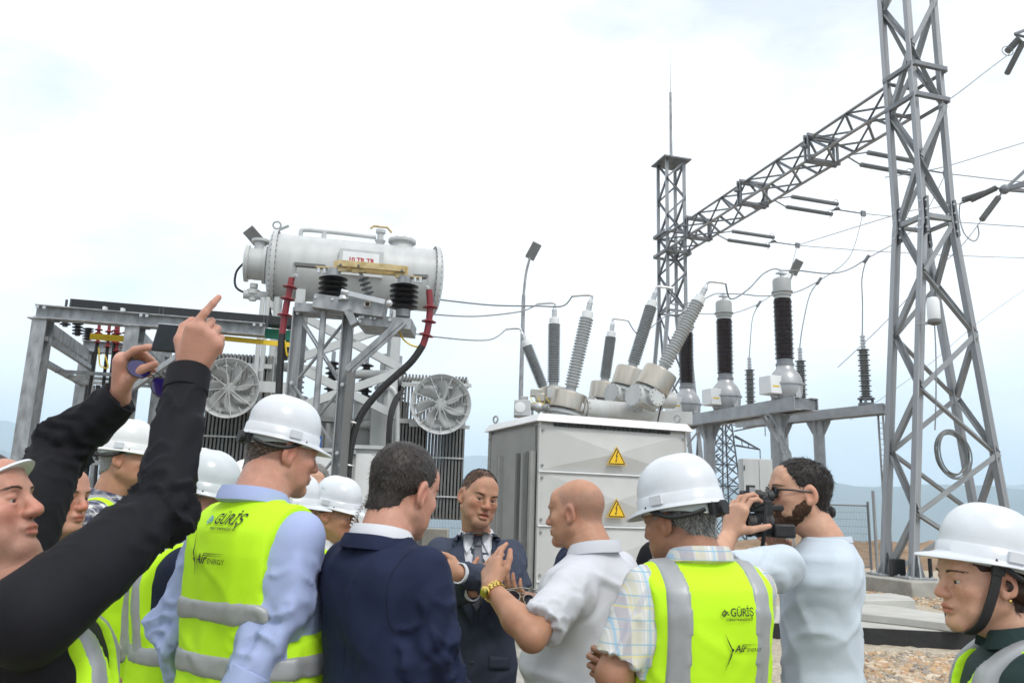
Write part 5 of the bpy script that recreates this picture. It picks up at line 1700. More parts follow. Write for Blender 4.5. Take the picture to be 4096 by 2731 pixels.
# ------------------------------------------------------------------ head
def head_solid(p, nb):
    """p: shape options; nb: neck base in head coordinates.  Origin at mid head, +y is the face."""
    h = p.get('res', .0036)
    w = p.get('w', 1.0); jw = p.get('jaw', 1.0); ns = p.get('nose', 1.0); fem = p.get('fem', 0)
    lo = [-.1, -.135, min(-.14, nb[2] - .05)]; hi = [.1, .135, .13]
    lo[1] = min(lo[1], nb[1] - .075); hi[1] = max(hi[1], nb[1] + .075); lo[0] = min(lo[0], nb[0] - .075); hi[0] = max(hi[0], nb[0] + .075)
    f = Field(lo, hi, h)
    f.ell((0, -.014, .034), (.0735 * w, .0955, .0865))
    f.ell((0, .028, -.03), (.063 * w, .062, .084), .035)
    f.ell((0, .068, .045), (.05 * w, .022, .042), .03)
    nr = p.get('neck', .06)
    f.cone((0, -.03, -.055), nb, nr * .92, nr * 1.05, .03)
    f.cone((0, .03, -.09), (nb[0], nb[1] + .03, nb[2] + .02), .03, nr * .7, .03)
    for s in (-1, 1):
        f.cone((s * .054 * w * jw, -.002, -.055), (s * .022 * jw, .072, -.1), .019, .017, .025)
        f.ell((s * .043 * w, .062, -.022), (.022, .02, .02), .022)
        f.cone((s * .052, .02, -.01), (s * .045, .055, -.07), .016, .014, .03)
    f.ell((0, .076, -.099), (.021 * jw, .02, .019), .022)
    f.cone((-.03, .083, .022), (.03, .083, .022), .0115 - .003 * fem, .0115 - .003 * fem, .018)
    for s in (-1, 1): f.ell((s * .032, .099, .0015), (.0155, .0155, .0115), .014, 's')
    f.cone((0, .087, .016), (0, .108 + .006 * (ns - 1), -.026), .0075, .0115 * ns, .012)
    f.ell((0, .109 + .008 * (ns - 1), -.0315), (.0125 * ns, .013, .0105), .008)
    for s in (-1, 1): f.ell((s * .0125 * ns, .1, -.0335), (.0085, .011, .008), .007)
    f.ell((0, .089, -.06), (.024, .012, .012), .018)
    op = p.get('mouth', 0.0)
    f.ell((0, .0965, -.061), (.022, .0085, .0062), .006)
    f.ell((0, .0945, -.0725 - .006 * op), (.020, .0092, .0075), .006)
    f.cone((-.02, .105, -.0668 - .002 * op), (.02, .105, -.0668 - .002 * op), .004 + .003 * op, .004 + .003 * op, .004, 's')
    for s in (-1, 1):                          # lids and ears
        f.ell((s * .0315, .079, .0095 - .0032 * p.get('squint', .6)), (.0150, .0128, .0098), .003)
        f.ell((s * .0315, .0785, -.0118), (.0146, .0115, .0062), .004)
        R1 = np.array(Matrix.Rotation(s * .28, 3, 'Z') @ Matrix.Rotation(-.22, 3, 'X'))
        ex = s * (.0755 * w + .006)
        f.ell((ex, -.012, -.004), (.0085, .0215, .034), .011, 'u', R1)
        f.ell((ex + s * .007, -.006, -.004), (.007, .0125, .02), .004, 's', R1)
        f.ell((ex - s * .002, -.004, -.032), (.007, .009, .011), .005)
    V, Q = f.mesh(); V = relax(V, Q, 1, .35)
    return V, Q


def face_tint(V, p):
    x, y, z = V[:, 0], V[:, 1], V[:, 2]
    T = np.ones((len(V), 3))
    g = lambda cx, cy, cz, r: np.exp(-(((x - cx) ** 2 + (y - cy) ** 2 + (z - cz) ** 2) / r ** 2))
    red = np.maximum.reduce([g(.045, .07, -.03, .026), g(-.045, .07, -.03, .026), g(0, .115, -.032, .02) * 1.2, g(.085, -.01, 0, .03), g(-.085, -.01, 0, .03)])
    T *= 1 + red[:, None] * np.array([.06, -.12, -.12]) * p.get('ruddy', 1)
    lip = np.clip(1 - ((x / .023) ** 2 + ((z + .0665) / .0135) ** 2), 0, 1) * (y > .082); lip = np.minimum(1, lip * 3)
    T *= 1 + lip[:, None] * np.array([-.08, -.38, -.36])
    ml = np.exp(-((z + .0668) / .0026) ** 2) * (np.abs(x) < .022) * (y > .08)
    T *= 1 - ml[:, None] * np.array([.55, .6, .6]) * (1 + .3 * p.get('mouth', 0))
    st = p.get('stubble', 0)
    if st:
        m = np.clip((-.028 - z) / .03, 0, 1) * np.clip((y + .0) / .03, 0, 1) * (z > -.135) * (1 - lip)
        T *= 1 - m[:, None] * np.array([.36, .30, .24]) * st
    bz = p.get('buzz', 0)
    if bz:
        hl = np.interp(y, [-.13, -.08, -.04, -.01, .02, .05, .08, .1], [-.055, -.05, -.03, .0, .01, .065, .09, .1])
        m = np.clip((z - hl) / .02, 0, 1)
        if p.get('bald_top'): m *= np.clip(1 - (z - .055) / .03, 0, 1) * .9 + .1 * 0
        n = .75 + .25 * vnoise(x * 220, y * 220, z * 220)
        T *= 1 - (m * n)[:, None] * np.array(p.get('buzz_c', (.5, .42, .34))) * bz
    lid = np.maximum(g(.0315, .09, .002, .012), g(-.0315, .09, .002, .012))
    T *= 1 - lid[:, None] * np.array([.12, .18, .16])
    T *= (1 + .06 * vnoise(x * 60, y * 60, z * 60) + .05 * vnoise(x * 190, y * 190, z * 190))[:, None]
    T *= 1 + (vnoise(x * 28 + 5, y * 28, z * 28)[:, None]) * np.array([.02, -.035, -.04])
    return T


def hair_solid(p):
    kind = p['hair']
    if kind in (None, 'bald'): return None
    t = p.get('thick', .008); h = .0045
    f = Field((-.115, -.16, -.13), (.115, .115, .155), h)
    w = p.get('w', 1.0)
    X, Y, Z = f.ax[0][:, None, None], f.ax[1][None, :, None], f.ax[2][None, None, :]

    def el(c, r):
        x, y, z = X - c[0], Y - c[1], Z - c[2]
        k0 = np.sqrt((x / r[0]) ** 2 + (y / r[1]) ** 2 + (z / r[2]) ** 2) + 1e-6
        k1 = np.sqrt((x / r[0] ** 2) ** 2 + (y / r[1] ** 2) ** 2 + (z / r[2] ** 2) ** 2) + 1e-6
        return k0 * (k0 - 1) / k1
    side = np.clip((.05 - Z) / .08, 0, 1)
    d = el((0, -.014, .034), (.0735 * w, .0955, .0865)) - (t * (1 - .65 * side))
    neckb = np.sqrt((X / .050) ** 2 + ((Y + .050) / .045) ** 2) * .045 - .045 - .003
    neckb = np.maximum(neckb, np.maximum(Z - .0, -.1 - Z))
    d = smin(d, neckb, .02)
    if kind == 'female':
        hl = np.interp(f.ax[1], [-.15, -.06, -.03, .0, .03, .06, .075, .09], [-.11, -.1, -.07, -.012, .012, .03, .075, .1])
    elif kind == 'ring':
        hl = np.interp(f.ax[1], [-.15, -.09, -.05, -.03, -.005, .02, .035, .05], [-.075, -.07, -.045, -.03, .0, -.03, .02, .2])
    else:
        hl = np.interp(f.ax[1], [-.15, -.09, -.05, -.03, -.008, .02, .032, .05, .07, .085, .1], [-.078, -.074, -.05, -.03, .01, -.022, .035, .062, .088, .1, .12])
    hl = hl[None, :, None] + .006 * vnoise(X * 60, Y * 60, Z * 0) + p.get('line', 0)
    d = np.maximum(d, (hl - Z) * .8)
    if kind == 'ring': d = np.maximum(d, (Z - .035 - .05 * np.clip((-.02 - Y) / .1, 0, 1)) * .8)
    if p.get('thin_top'):
        q = np.sqrt((X / .055) ** 2 + ((Y + .045) / .055) ** 2)
        d = d + .012 * p['thin_top'] * np.clip(1.1 - q, 0, 1) * (Z > .06)
    # keep off the ears
    for s in (-1, 1):
        e = np.sqrt(((X - s * .088) / .02) ** 2 + ((Y + .012) / .03) ** 2 + ((Z + .004) / .04) ** 2)
        d = np.maximum(d, (1 - e) * .02)
    f.d = d.astype(np.float32)
    V, Q = f.mesh()
    if len(V) == 0: return None
    N = vnorm(V, Q)
    V = V + N * (.0022 * vnoise(V[:, 0] * 130, V[:, 1] * 60, V[:, 2] * 60))[:, None]
    nb = p.get('blades', 2600)
    sel = nrg.integers(0, len(V), nb)
    base = V[sel] - N[sel] * (.003 if not p.get('noshell') else .0003); n = N[sel]
    ok = n[:, 2] > -.5
    if p.get('hatted'): ok &= base[:, 2] < .035
    if kind == 'female': ok &= ~((base[:, 1] > .0) & (base[:, 2] < .075))
    base, n = base[ok], n[ok]
    comb = np.array([0, -.6, -.55])
    crown = base - np.array([0, -.06, .11])
    flow = crown - n * (crown * n).sum(1)[:, None]; flow /= np.linalg.norm(flow, axis=1)[:, None] + 1e-6
    dr = n * p.get('lift', .55) + flow * .8 + nrg.normal(0, .28, base.shape); dr /= np.linalg.norm(dr, axis=1)[:, None]
    Ln = nrg.uniform(.6, 1.3, len(base)) * p.get('strand', .014)
    sd = np.cross(dr, n); sd /= np.linalg.norm(sd, axis=1)[:, None] + 1e-6
    wd = p.get('bw_', .0010)
    mid = base + dr * Ln[:, None] * .6; tip = base + dr * Ln[:, None] - n * (Ln * .12)[:, None]
    BV = np.stack([base - sd * wd, base + sd * wd, mid + sd * wd * .8, mid - sd * wd * .8, tip, tip + sd * .0002], 1).reshape(-1, 3)
    k = np.arange(len(base)) * 6 + len(V)
    BQ = np.concatenate([np.stack([k, k + 1, k + 2, k + 3], 1), np.stack([k + 3, k + 2, k + 5, k + 4], 1)])
    T = np.concatenate([np.repeat((.85 + .3 * nrg.random(len(V)))[:, None], 3, 1) * .8, np.repeat(np.repeat(nrg.uniform(.6, 1.7, len(base)), 6)[:, None], 3, 1)])
    g = p.get('grey_mix', 0)
    if g:
        gm = np.concatenate([nrg.random(len(V)), np.repeat(nrg.random(len(base)), 6)]) < g
        T[gm] *= p.get('grey_gain', 3.0)
    if p.get('noshell'):
        return BV, BQ - len(V), T[len(V):]
    VV = np.concatenate([V, BV])
    zz = np.clip((VV[:, 2] + .06) / .06, 0, 1)
    return VV, np.concatenate([Q, BQ]), T


def hat_mesh(p):
    """hard hat: ribbed dome, band, rim and front peak; returns verts, quads (head coordinates)"""
    a, b, Hh = .0965, .1115, .097
    z0 = p.get('hat_z', .067); n = 64
    rings = []
    ps = np.arange(n) / n * 2 * np.pi
    cx, sy = np.cos(ps), np.sin(ps)
    front = np.clip(sy, 0, 1)

    def ring(rr, z, out=0.0, peak=0.0, dz=0.0):
        x = (a * rr + out) * cx; y = (b * rr + out) * sy + peak * front ** 3.6
        zz = z + dz * front ** 2
        return np.stack([x, y - .012, zz + 0 * x], 1)
    nd = 16
    for j in range(nd):
        t = (j + .02) / (nd - 1) * math.pi / 2
        rr = math.sin(t) ** .78; z = z0 + Hh * math.cos(t) ** .92
        r = ring(rr, z)
        rid = .006 * np.clip(1 - np.abs(r[:, 0]) / .03, 0, 1) ** .6 * (rr > .03) * (math.cos(t) > .18)
        gro = -.003 * np.exp(-((np.abs(r[:, 0]) - .042) / .008) ** 2) * (math.cos(t) > .22)
        r[:, 2] += (rid + gro) * (.5 + .5 * math.cos(t)); r[:, 1] += rid * np.sign(sy) * .6 * math.sin(t)
        rings.append(r)
    rings += [ring(1, z0 - .004, .001), ring(1, z0 - .006, .004), ring(1, z0 - .028, .005), ring(1, z0 - .034, .007, .012), ring(1, z0 - .036, .011, .046, -.008), ring(1, z0 - .040, .0118, .048, -.010),
              ring(1, z0 - .0415, .009, .043, -.009), ring(1, z0 - .039, .002, .008, -.001), ring(1, z0 - .006, -.001)]
    for j in range(5):
        t = math.pi / 2 * (1 - (j + 1) / 5.5)
        rings.append(ring(math.sin(t) ** .86 * .965, z0 + (Hh - .006) * math.cos(t) ** .92))
    V = np.concatenate(rings); m = len(rings)
    Q = np.array([(j * n + i, (j + 1) * n + i, (j + 1) * n + (i + 1) % n, j * n + (i + 1) % n) for j in range(m - 1) for i in range(n)])
    # close the crown
    c = len(V); V = np.concatenate([V, [rings[0].mean(0) + [0, 0, .0006]]])
    cap = np.array([(c, i, (i + 1) % n, (i + 1) % n) for i in range(n)])
    return V, Q, cap
# ------------------------------------------------------------------ person builder
PROF = np.array([  # z, half width, half depth, y centre   (for a 1.78 m figure)
    (.74, .160, .115, 0), (.86, .172, .125, -.005), (.95, .172, .122, 0), (1.06, .158, .112, .005), (1.16, .160, .114, .004), (1.27, .174, .124, 0),
    (1.34, .178, .122, -.006), (1.39, .160, .108, -.013), (1.422, .126, .092, -.020), (1.448, .094, .077, -.025), (1.475, .074, .067, -.027), (1.545, .062, .06, -.027)])


class Person:
    pass


def hand_prims(w, d, n, side, curls, spread=.06, thumb=None, sc=1.0):
    """list of cones (a, b, ra, rb, k).  w wrist, d finger direction, n palm normal, side +1 right / -1 left"""
    w = np.array(w, float); d = np.array(d, float); d /= np.linalg.norm(d)
    n = np.array(n, float); n -= d * (n @ d); n /= np.linalg.norm(n)
    s = np.cross(d, n) * side
    P = []
    offs = (.031, .0105, -.0105, -.029); ext = (.088, .093, .087, .077)
    lens = ((.043, .027, .021), (.047, .031, .022), (.043, .029, .021), (.034, .021, .019))
    for i in range(4):
        kn = w + (d * ext[i] + s * offs[i]) * sc
        P.append((w + (d * .012 + s * offs[i] * .55) * sc, kn, .0155 * sc, .0125 * sc, .016))
        P.append((w + (d * .03 + s * offs[i] * .7 + n * .006) * sc, kn - n * -.003 * sc, .013 * sc, .0115 * sc, .016))
        a = kn; ang = 0
        sd = d + s * spread * (1.5 - i) * .66; sd /= np.linalg.norm(sd)
        c = curls[i]
        for j in range(3):
            ang += c[j]
            dr = sd * math.cos(ang) + n * math.sin(ang)
            b = a + dr * lens[i][j] * sc
            r0 = (.0098, .0088, .0080)[j] * (1 if i < 3 else .88) * sc; r1 = (.0088, .0080, .0068)[j] * (1 if i < 3 else .88) * sc
            P.append((a, b, r0, r1, .004)); a = b
    tb = w + (d * .022 + s * .022 + n * .008) * sc
    th = thumb or [(.62, .75, .25), (.85, .45, .3), (.95, .25, .2)]
    a = tb
    for j, (q, L_, r0, r1) in enumerate(zip(th, (.042, .034, .028), (.0165, .0118, .0105), (.0125, .0105, .0082))):
        dr = d * q[0] + s * q[1] + n * q[2]; dr /= np.linalg.norm(dr); b = a + dr * L_ * sc
        P.append((a, b, r0 * sc, r1 * sc, .012 if j == 0 else .004)); a = b
    return P


RELAX = [(.35, .45, .3)] * 4


def torso_f(P, off, zlo, zhi=9.0):
    z_ = P.prof[:, 0]; A = P.prof[:, 1]; B = P.prof[:, 2]; C_ = P.prof[:, 3]

    def fn(X, Y, Z):
        zz = Z[0, 0, :] if Z.ndim == 3 else Z
        a = np.interp(zz, z_, A); b = np.interp(zz, z_, B); c = np.interp(zz, z_, C_)
        if Z.ndim == 3: a, b, c = a[None, None, :], b[None, None, :], c[None, None, :]
        q = ((np.abs(X) / a) ** 2.35 + (np.abs(Y - c) / b) ** 2.35) ** (1 / 2.35)
        of = off * np.interp(zz, [1.40 * P.s, 1.462 * P.s], [1, .3]) if off > 0 else off + 0 * zz
        if Z.ndim == 3: of = of[None, None, :]
        d = (q - 1) * np.minimum(a, b) * .95 - of
        return np.maximum(np.maximum(d, zlo - Z), Z - min(zhi, z_[-1]))
    return fn


def arm_f(S, E, Wr, rs, cut=None, short=None, flare=0.0):
    S, E, Wr = [np.array(q, float) for q in (S, E, Wr)]
    if short is not None:
        e2 = S + (E - S) * short; u = (E - S) / np.linalg.norm(E - S)
        f1 = cone_f(S, e2 + u * .03, rs[0], rs[1] + flare)

        def fn(X, Y, Z):
            d = f1(X, Y, Z)
            return np.maximum(d, (X - e2[0]) * u[0] + (Y - e2[1]) * u[1] + (Z - e2[2]) * u[2])
        pts = np.stack([S, e2])
    else:
        u = (Wr - E) / np.linalg.norm(Wr - E)
        c = Wr + u * .0
        f1 = cone_f(S, E, rs[0], rs[1]); f2 = cone_f(E, Wr + u * .03, rs[1] * .97, rs[2])

        def fn(X, Y, Z):
            d = smin(f1(X, Y, Z), np.maximum(f2(X, Y, Z), (X - c[0]) * u[0] + (Y - c[1]) * u[1] + (Z - c[2]) * u[2]), .02)
            return d
        pts = np.stack([S, E, Wr])
    R_ = max(rs) + flare + .02
    return fn, pts.min(0) - R_, pts.max(0) + R_


def wrinkle(V, Q, P, amp, seed, torso_amp=.7, vert=0.0):
    N = vnorm(V, Q); D = np.zeros(len(V)); Wt = np.zeros(len(V))
    for S, E, Wr in P.arms:
        best = None
        L1 = np.linalg.norm(E - S)
        for (a, b, s0) in ((S, E, 0), (E, Wr, L1)):
            ab = b - a; L_ = np.linalg.norm(ab); t = np.clip((V - a) @ ab / L_ ** 2, 0, 1)
            r = V - (a + t[:, None] * ab); ds = np.linalg.norm(r, axis=1)
            cur = (ds, s0 + t * L_, r / (ds[:, None] + 1e-6))
            if best is None: best = list(cur)
            else:
                m = cur[0] < best[0]
                best[0] = np.where(m, cur[0], best[0]); best[1] = np.where(m, cur[1], best[1]); best[2] = np.where(m[:, None], cur[2], best[2])
        ds, s_, r = best
        w = np.clip((.095 - ds) / .025, 0, 1) * np.clip((s_ - .03) / .06, 0, 1)
        ph = s_ * 26 + seed + 1.4 * vnoise(r[:, 0] * 1.5 + seed, r[:, 1] * 1.5, r[:, 2] * 1.5 + s_ * 6)
        n1 = np.clip(1 - 2.4 * np.abs(vnoise(ph, r[:, 0] * 1.1 + seed, r[:, 2] * 1.1 + r[:, 1])), -.2, 1); n1 = np.sign(n1) * np.abs(n1) ** 1.5
        n2 = vnoise(s_ * 11 + seed, r[:, 0] * 2, r[:, 2] * 2 + 9)
        env = .30 + .95 * np.exp(-((s_ - L1) / .085) ** 2) + .35 * np.exp(-(s_ / .1) ** 2) + .3 * np.exp(-((s_ - L1 - .22) / .06) ** 2)
        D += w * env * amp * (1.9 * n1 + 1.5 * n2 - .6); Wt = np.maximum(Wt, w)
    x, y, z = V.T
    if torso_amp:
        rg = np.clip(1 - 2.6 * np.abs(vnoise(x * 5 + seed, y * 5, z * 13 + x * 7 + seed)), -.3, 1); rg2 = np.clip(1 - 2.6 * np.abs(vnoise(x * 8 - seed, y * 8 + 3, z * 9 - x * 11)), -.3, 1)
        n = rg * .6 + rg2 * .45 + vnoise(x * 9, y * 9 + seed, z * 7 + x * 5) * .5
        if vert: n = n * (1 - vert) + vert * (vnoise(x * 17 + seed, y * 17, z * 2.2) + .4 * vnoise(x * 30, y * 30 + seed, z * 4))
        D += (1 - Wt) * amp * 2.3 * torso_amp * n * np.clip((P.prof[-3, 0] - z) / .08, .15, 1)
    return V + N * D[:, None]


def band_ring(P, name, m, parent, cx, cy, z0, rx, ry, h, flare, tilt, gap, thick=.004, n=48, fall=0.0):
    """a standing collar: ring round the neck, open by gap radians at the front (+y)"""
    V = []; Fc = []
    g = gap / 2
    k = n + 1
    prof = [(0, 0), (flare * .4, h * .6), (flare, h), (flare + thick * 1.6, h + .001), (flare + .012 + thick, h - fall * .5), (flare + .016 + thick, h - fall), (thick, 0)] if fall else [(0, 0), (flare, h), (flare + thick, h), (thick, 0)]
    for i in range(k):
        an = math.pi / 2 + g + (2 * math.pi - 2 * g) * i / n
        for o, z in prof:
            x = cx + (rx + o) * math.cos(an); y = cy + (ry + o) * math.sin(an)
            V.append((x, y, z0 + z - tilt * (math.sin(an) * .5 + .5) ** 1.5))
    m_ = len(prof)
    for i in range(n):
        for j in range(m_):
            j2 = (j + 1) % m_; Fc.append((i * m_ + j, (i + 1) * m_ + j, (i + 1) * m_ + j2, i * m_ + j2))
    Fc.append(tuple(range(m_))); Fc.append(tuple(n * m_ + j for j in range(m_ - 1, -1, -1)))
    return me_obj(name, V, Fc, m, parent, sharp=60)


def poly_decal(name, pts, bvh, m, parent, side, off=.004, cut=.02, thick=0.0):
    """cloth piece: outline (x, z) pressed on to the surface from the back (side -1) or the front (+1)"""
    bm = bmesh.new(); vs_ = [bm.verts.new((x, 0, z)) for x, z in pts]; bm.faces.new(vs_)
    xs = [q[0] for q in pts]; zs = [q[1] for q in pts]
    for ax, lo, hi in ((0, min(xs), max(xs)), (2, min(zs), max(zs))):
        v = lo + cut
        while v < hi:
            co = [0, 0, 0]; no = [0, 0, 0]; co[ax] = v; no[ax] = 1
            bmesh.ops.bisect_plane(bm, geom=bm.verts[:] + bm.edges[:] + bm.faces[:], plane_co=co, plane_no=no); v += cut
    V = [v.co.copy() for v in bm.verts]; bm.verts.index_update(); Fc = [tuple(v.index for v in f.verts) for f in bm.faces]; bm.free()
    O = []
    last = 0.0
    for v in V:
        h = bvh.ray_cast(Vector((v.x, side * .8, v.z)), Vector((0, -side, 0)))
        y = h[0].y if h[0] is not None else last
        last = y; O.append((v.x, y + side * off, v.z))
    o = me_obj(name, O, Fc, m, parent, sharp=None)
    if thick:
        so = o.modifiers.new('thick', 'SOLIDIFY'); so.thickness = thick; so.offset = 0
    return o


def text_decal(name, txt, size, x, z, bvh, m, parent, side, shear=0, bold=0.0, off=.003, sx=1.0):
    V, Fc = text_mesh(txt, size, shear, bold)
    O = []; last = 0
    for u, w in V:
        px = x + (u * sx if side < 0 else -u * sx); pz = z + w
        h = bvh.ray_cast(Vector((px, side * .8, pz)), Vector((0, -side, 0)))
        y = h[0].y if h[0] is not None else last
        last = y; O.append((px, y + side * off, pz))
    return me_obj(name, O, Fc, m, parent, smooth=False)


def mtx_head(P):
    """head coordinates -> body coordinates"""
    return Matrix.Translation(P.hc) @ P.hR.to_4x4()


def xf(M, V):
    M = np.array(M); return V @ M[:3, :3].T + M[:3, 3]


def person(label, hc, yaw, hyaw, pitch=0, roll=0, hs=1.0, lean=.035, side=0.0, build=1.0, belly=0.0, arms=None, face=None, skin_c=(.46, .25, .165),
           garment=None, vest=None, hat=None, hands=None, res=.009, extra=None, trousers=(.03, .032, .04), group=None, shoulder=1.0, fem=0, tall=1.03):
    P = Person()
    hw = W(*hc); R2 = Matrix.Rotation(rad(yaw), 3, 'Z')
    hl = Vector((side, lean, hw.z))
    base = hw - R2 @ hl; base.z = 0
    P.root = thing('person', label, 'person', base, group, rad(yaw))
    P.hc = hl; P.hR = Matrix.Rotation(rad(hyaw - yaw), 3, 'Z') @ Matrix.Rotation(rad(pitch), 3, 'X') @ Matrix.Rotation(rad(roll), 3, 'Y')
    if hs != 1: P.hR = P.hR @ Matrix.Scale(hs, 3)
    Hgt = hw.z + .123 * hs; s = Hgt / 1.78 * tall; P.s = s
    sx = .93 * min(1.03, Hgt / 1.78); P.sx = sx
    pr = PROF.copy(); pr[:, 0] *= s; pr[:, 1] *= sx * build; pr[:, 2] *= sx * build; pr[:, 3] *= sx
    bz = np.exp(-((PROF[:, 0] - 1.06) / .13) ** 2)
    pr[:, 2] += belly * bz; pr[:, 3] += belly * bz * .8; pr[:, 1] += belly * .5 * bz
    P.prof = pr
    R2i = R2.inverted()

    def J(q):
        return np.array(R2i @ (W(*q) - base)) if not isinstance(q, np.ndarray) else q
    P.J = J
    shx = .170 * sx * shoulder * (build * .5 + .5)
    dS = {1: np.array((shx, -.014 * s, 1.392 * s)), -1: np.array((-shx, -.014 * s, 1.392 * s))}
    P.arms = []
    P.side = {}
    for sd in (1, -1):
        a = (arms or {}).get(sd)
        if a is None: a = (None, np.array((sd * .235 * sx, -.03 * s, 1.12 * s)), np.array((sd * .24 * sx, .07 * s, .88 * s)))
        S = dS[sd] if a[0] is None else J(a[0])
        t3 = (S, J(a[1]), J(a[2])); P.arms.append(t3); P.side[sd] = t3
    sk = skin(str(len(bpy.data.materials)), skin_c)
    # ---- skin: one continuous body
    fc = dict(face or {}); fc['hatted'] = hat is not None; fc.setdefault('hair', None); fc['fem'] = fem
    Mh = mtx_head(P); Mi = Mh.inverted()
    nbase = np.array(Mi @ Vector((0, -.024 * s, 1.455 * s)))
    V, Q = head_solid(fc, nbase); T = face_tint(V, fc); V_head, Q_head = V, Q
    parts = [(xf(Mh, V), Q, T)]
    al = np.concatenate([np.stack(t3) for t3 in P.arms])
    f = Field(np.minimum(pr[:, (1,)].max() * np.array((-1, -1, 0)) + np.array((-.02, -.06 - belly, .6 * s)), al.min(0) - .05), np.maximum(pr[:, 1].max() * np.array((1, 1, 0)) + np.array((.02, .06 + belly, 1.56 * s)), al.max(0) + .05), .02)
    f.op(torso_f(P, -.012, .74 * s, 1.46 * s), f.lo, f.lo + f.h * f.n, .001)
    for S, E, Wr in P.arms:
        f.cone(S, E, .036, .032, .02); f.cone(E, Wr, .032, .024, .02)
    Vb, Qb = f.mesh(); parts.append((Vb, Qb, np.ones((len(Vb), 3))))
    hd = hands or {}
    short = garment.get('short') if garment else None
    for sd in (1, -1):
        S, E, Wr = P.side[sd]
        h = hd.get(sd)
        bare = short is not None
        if h is None and not bare:
            h = dict(d=(Wr - E), n=np.array((-sd, .15, 0.)))
        if h is None: h = dict(d=(Wr - E), n=np.array((-sd, .2, 0.)))
        dd = J(h['to']) - Wr if 'to' in h else np.array(h['d'], float)
        nn = (np.array(R2i @ Vector(h['nw'])) if 'nw' in h else np.array(h['n'], float))
        pc = hand_prims(Wr, dd, nn, sd, h.get('curl', RELAX), h.get('spread', .06), h.get('thumb'), h.get('sc', 1.0))
        u = (Wr - E) / np.linalg.norm(Wr - E)
        fr = (.043 * s, .029) if bare else (.034, .027)
        st = E if bare else Wr - u * .09
        allp = [q for c in pc for q in (c[0], c[1])] + [st, Wr] + ([S] if bare else [])
        lo = np.min(allp, 0) - .06; hi = np.max(allp, 0) + .06
        ff = Field(lo, hi, .0042 if h.get('fine') else .0055)
        if bare:
            ff.cone(S, E, .046 * sx * build, .043 * s, .01)
            m_ = E + (Wr - E) * .35
            ff.cone(E, m_, .042 * s, .043 * s * build, .02); ff.cone(m_, Wr, .042 * s * build, .028, .02)
        else: ff.cone(st, Wr, .031, .0275, .01)
        for a, b, r0, r1, k in pc: ff.cone(a, b, r0, r1, k)
        Vh, Qh = ff.mesh(); 
        t = np.ones((len(Vh), 3)); t *= (1 + .07 * vnoise(Vh[:, 0] * 50, Vh[:, 1] * 50, Vh[:, 2] * 50))[:, None]
        for a, b, r0, r1, k in pc[3::5][:0]: pass
        tipd = np.min([np.linalg.norm(Vh - pc[i][1], axis=1) for i in (4, 9, 14, 19, len(pc) - 1)], 0)
        t *= 1 + np.exp(-(tipd / .014) ** 2)[:, None] * np.array([.08, -.06, -.05])
        parts.append((Vh, Qh, t))
    n = 0; VV = []; QQ = []; TT = []
    for v, q, t in parts: VV.append(v); QQ.append(q + n); TT.append(t); n += len(v)
    P.body = qmesh('body', np.concatenate(VV), np.concatenate(QQ), sk, P.root, np.concatenate(TT))
    # ---- eyes, brows, hair
    for sd in (-1, 1):
        mb = MB(); mb.ball((sd * .0315, .0775, -.001), .0116, 16, 12)
        Ve = np.array(mb.v); te = np.ones((len(Ve), 3))
        gz = np.array((fc.get('gaze', 0) * .004, 0, -.002))
        rr = np.linalg.norm((Ve - np.array((sd * .0315, .089, -.001)) - gz), axis=1)
        te[rr < .0072] = (.12, .09, .07); te[rr < .0035] = (.02, .02, .02)
        o = me_obj('eye', xf(Mh, Ve), mb.f, eyem, P.root, sharp=None)
        at = o.data.attributes.new('tint', 'FLOAT_COLOR', 'POINT'); at.data.foreach_set('color', np.concatenate([te, np.ones((len(te), 1))], 1).astype(np.float32).ravel())
    hcol = fc.get('hair_c', (.03, .022, .018))
    hm = mat('hair_%.3f_%.3f_%.3f' % hcol, hcol, .5, 0, .15, 90, 0, 1, attr='tint', spec=.35)
    bw = fc.get('brow', 1.0)
    if bw:
        hb = BVHTree.FromPolygons([tuple(v) for v in V_head], [tuple(int(i) for i in q) for q in Q_head])
        dn = fc.get('frown', 0.0); rb = random.Random(3)
        for sd in (-1, 1):
            BV = []; BQ = []
            for k in range(150):
                t = rb.random(); x = sd * (.0125 + .040 * t)
                z = .0165 - .0035 * dn * (1 - t) + .0075 * math.sin(t * 2.3) - .002 * t + rb.uniform(-1, 1) * .0026 * bw * (1 - .45 * t)
                h = hb.ray_cast(Vector((x, .2, z)), Vector((0, -1, 0)))
                if h[0] is None: continue
                n = h[1]; d = Vector((sd * (.35 + .65 * t), 0, .75 - 1.0 * t + rb.uniform(-.2, .2))); d = (d - n * d.dot(n)).normalized(); w_ = n.cross(d) * .0006
                p0 = h[0] - n * .0006; p1 = p0 + d * .0068 + n * .0016; i = len(BV)
                BV += [p0 - w_, p0 + w_, p1 + w_ * .3, p1 - w_ * .3]; BQ.append((i, i + 1, i + 2, i + 3))
            if BV: qmesh('eyebrow', xf(Mh, np.array(BV)), np.array(BQ), hm, P.root, np.ones((len(BV), 3)))
    hr = hair_solid(fc)
    if hr is not None: qmesh('hair', xf(Mh, hr[0]), hr[1], hm, P.root, hr[2])
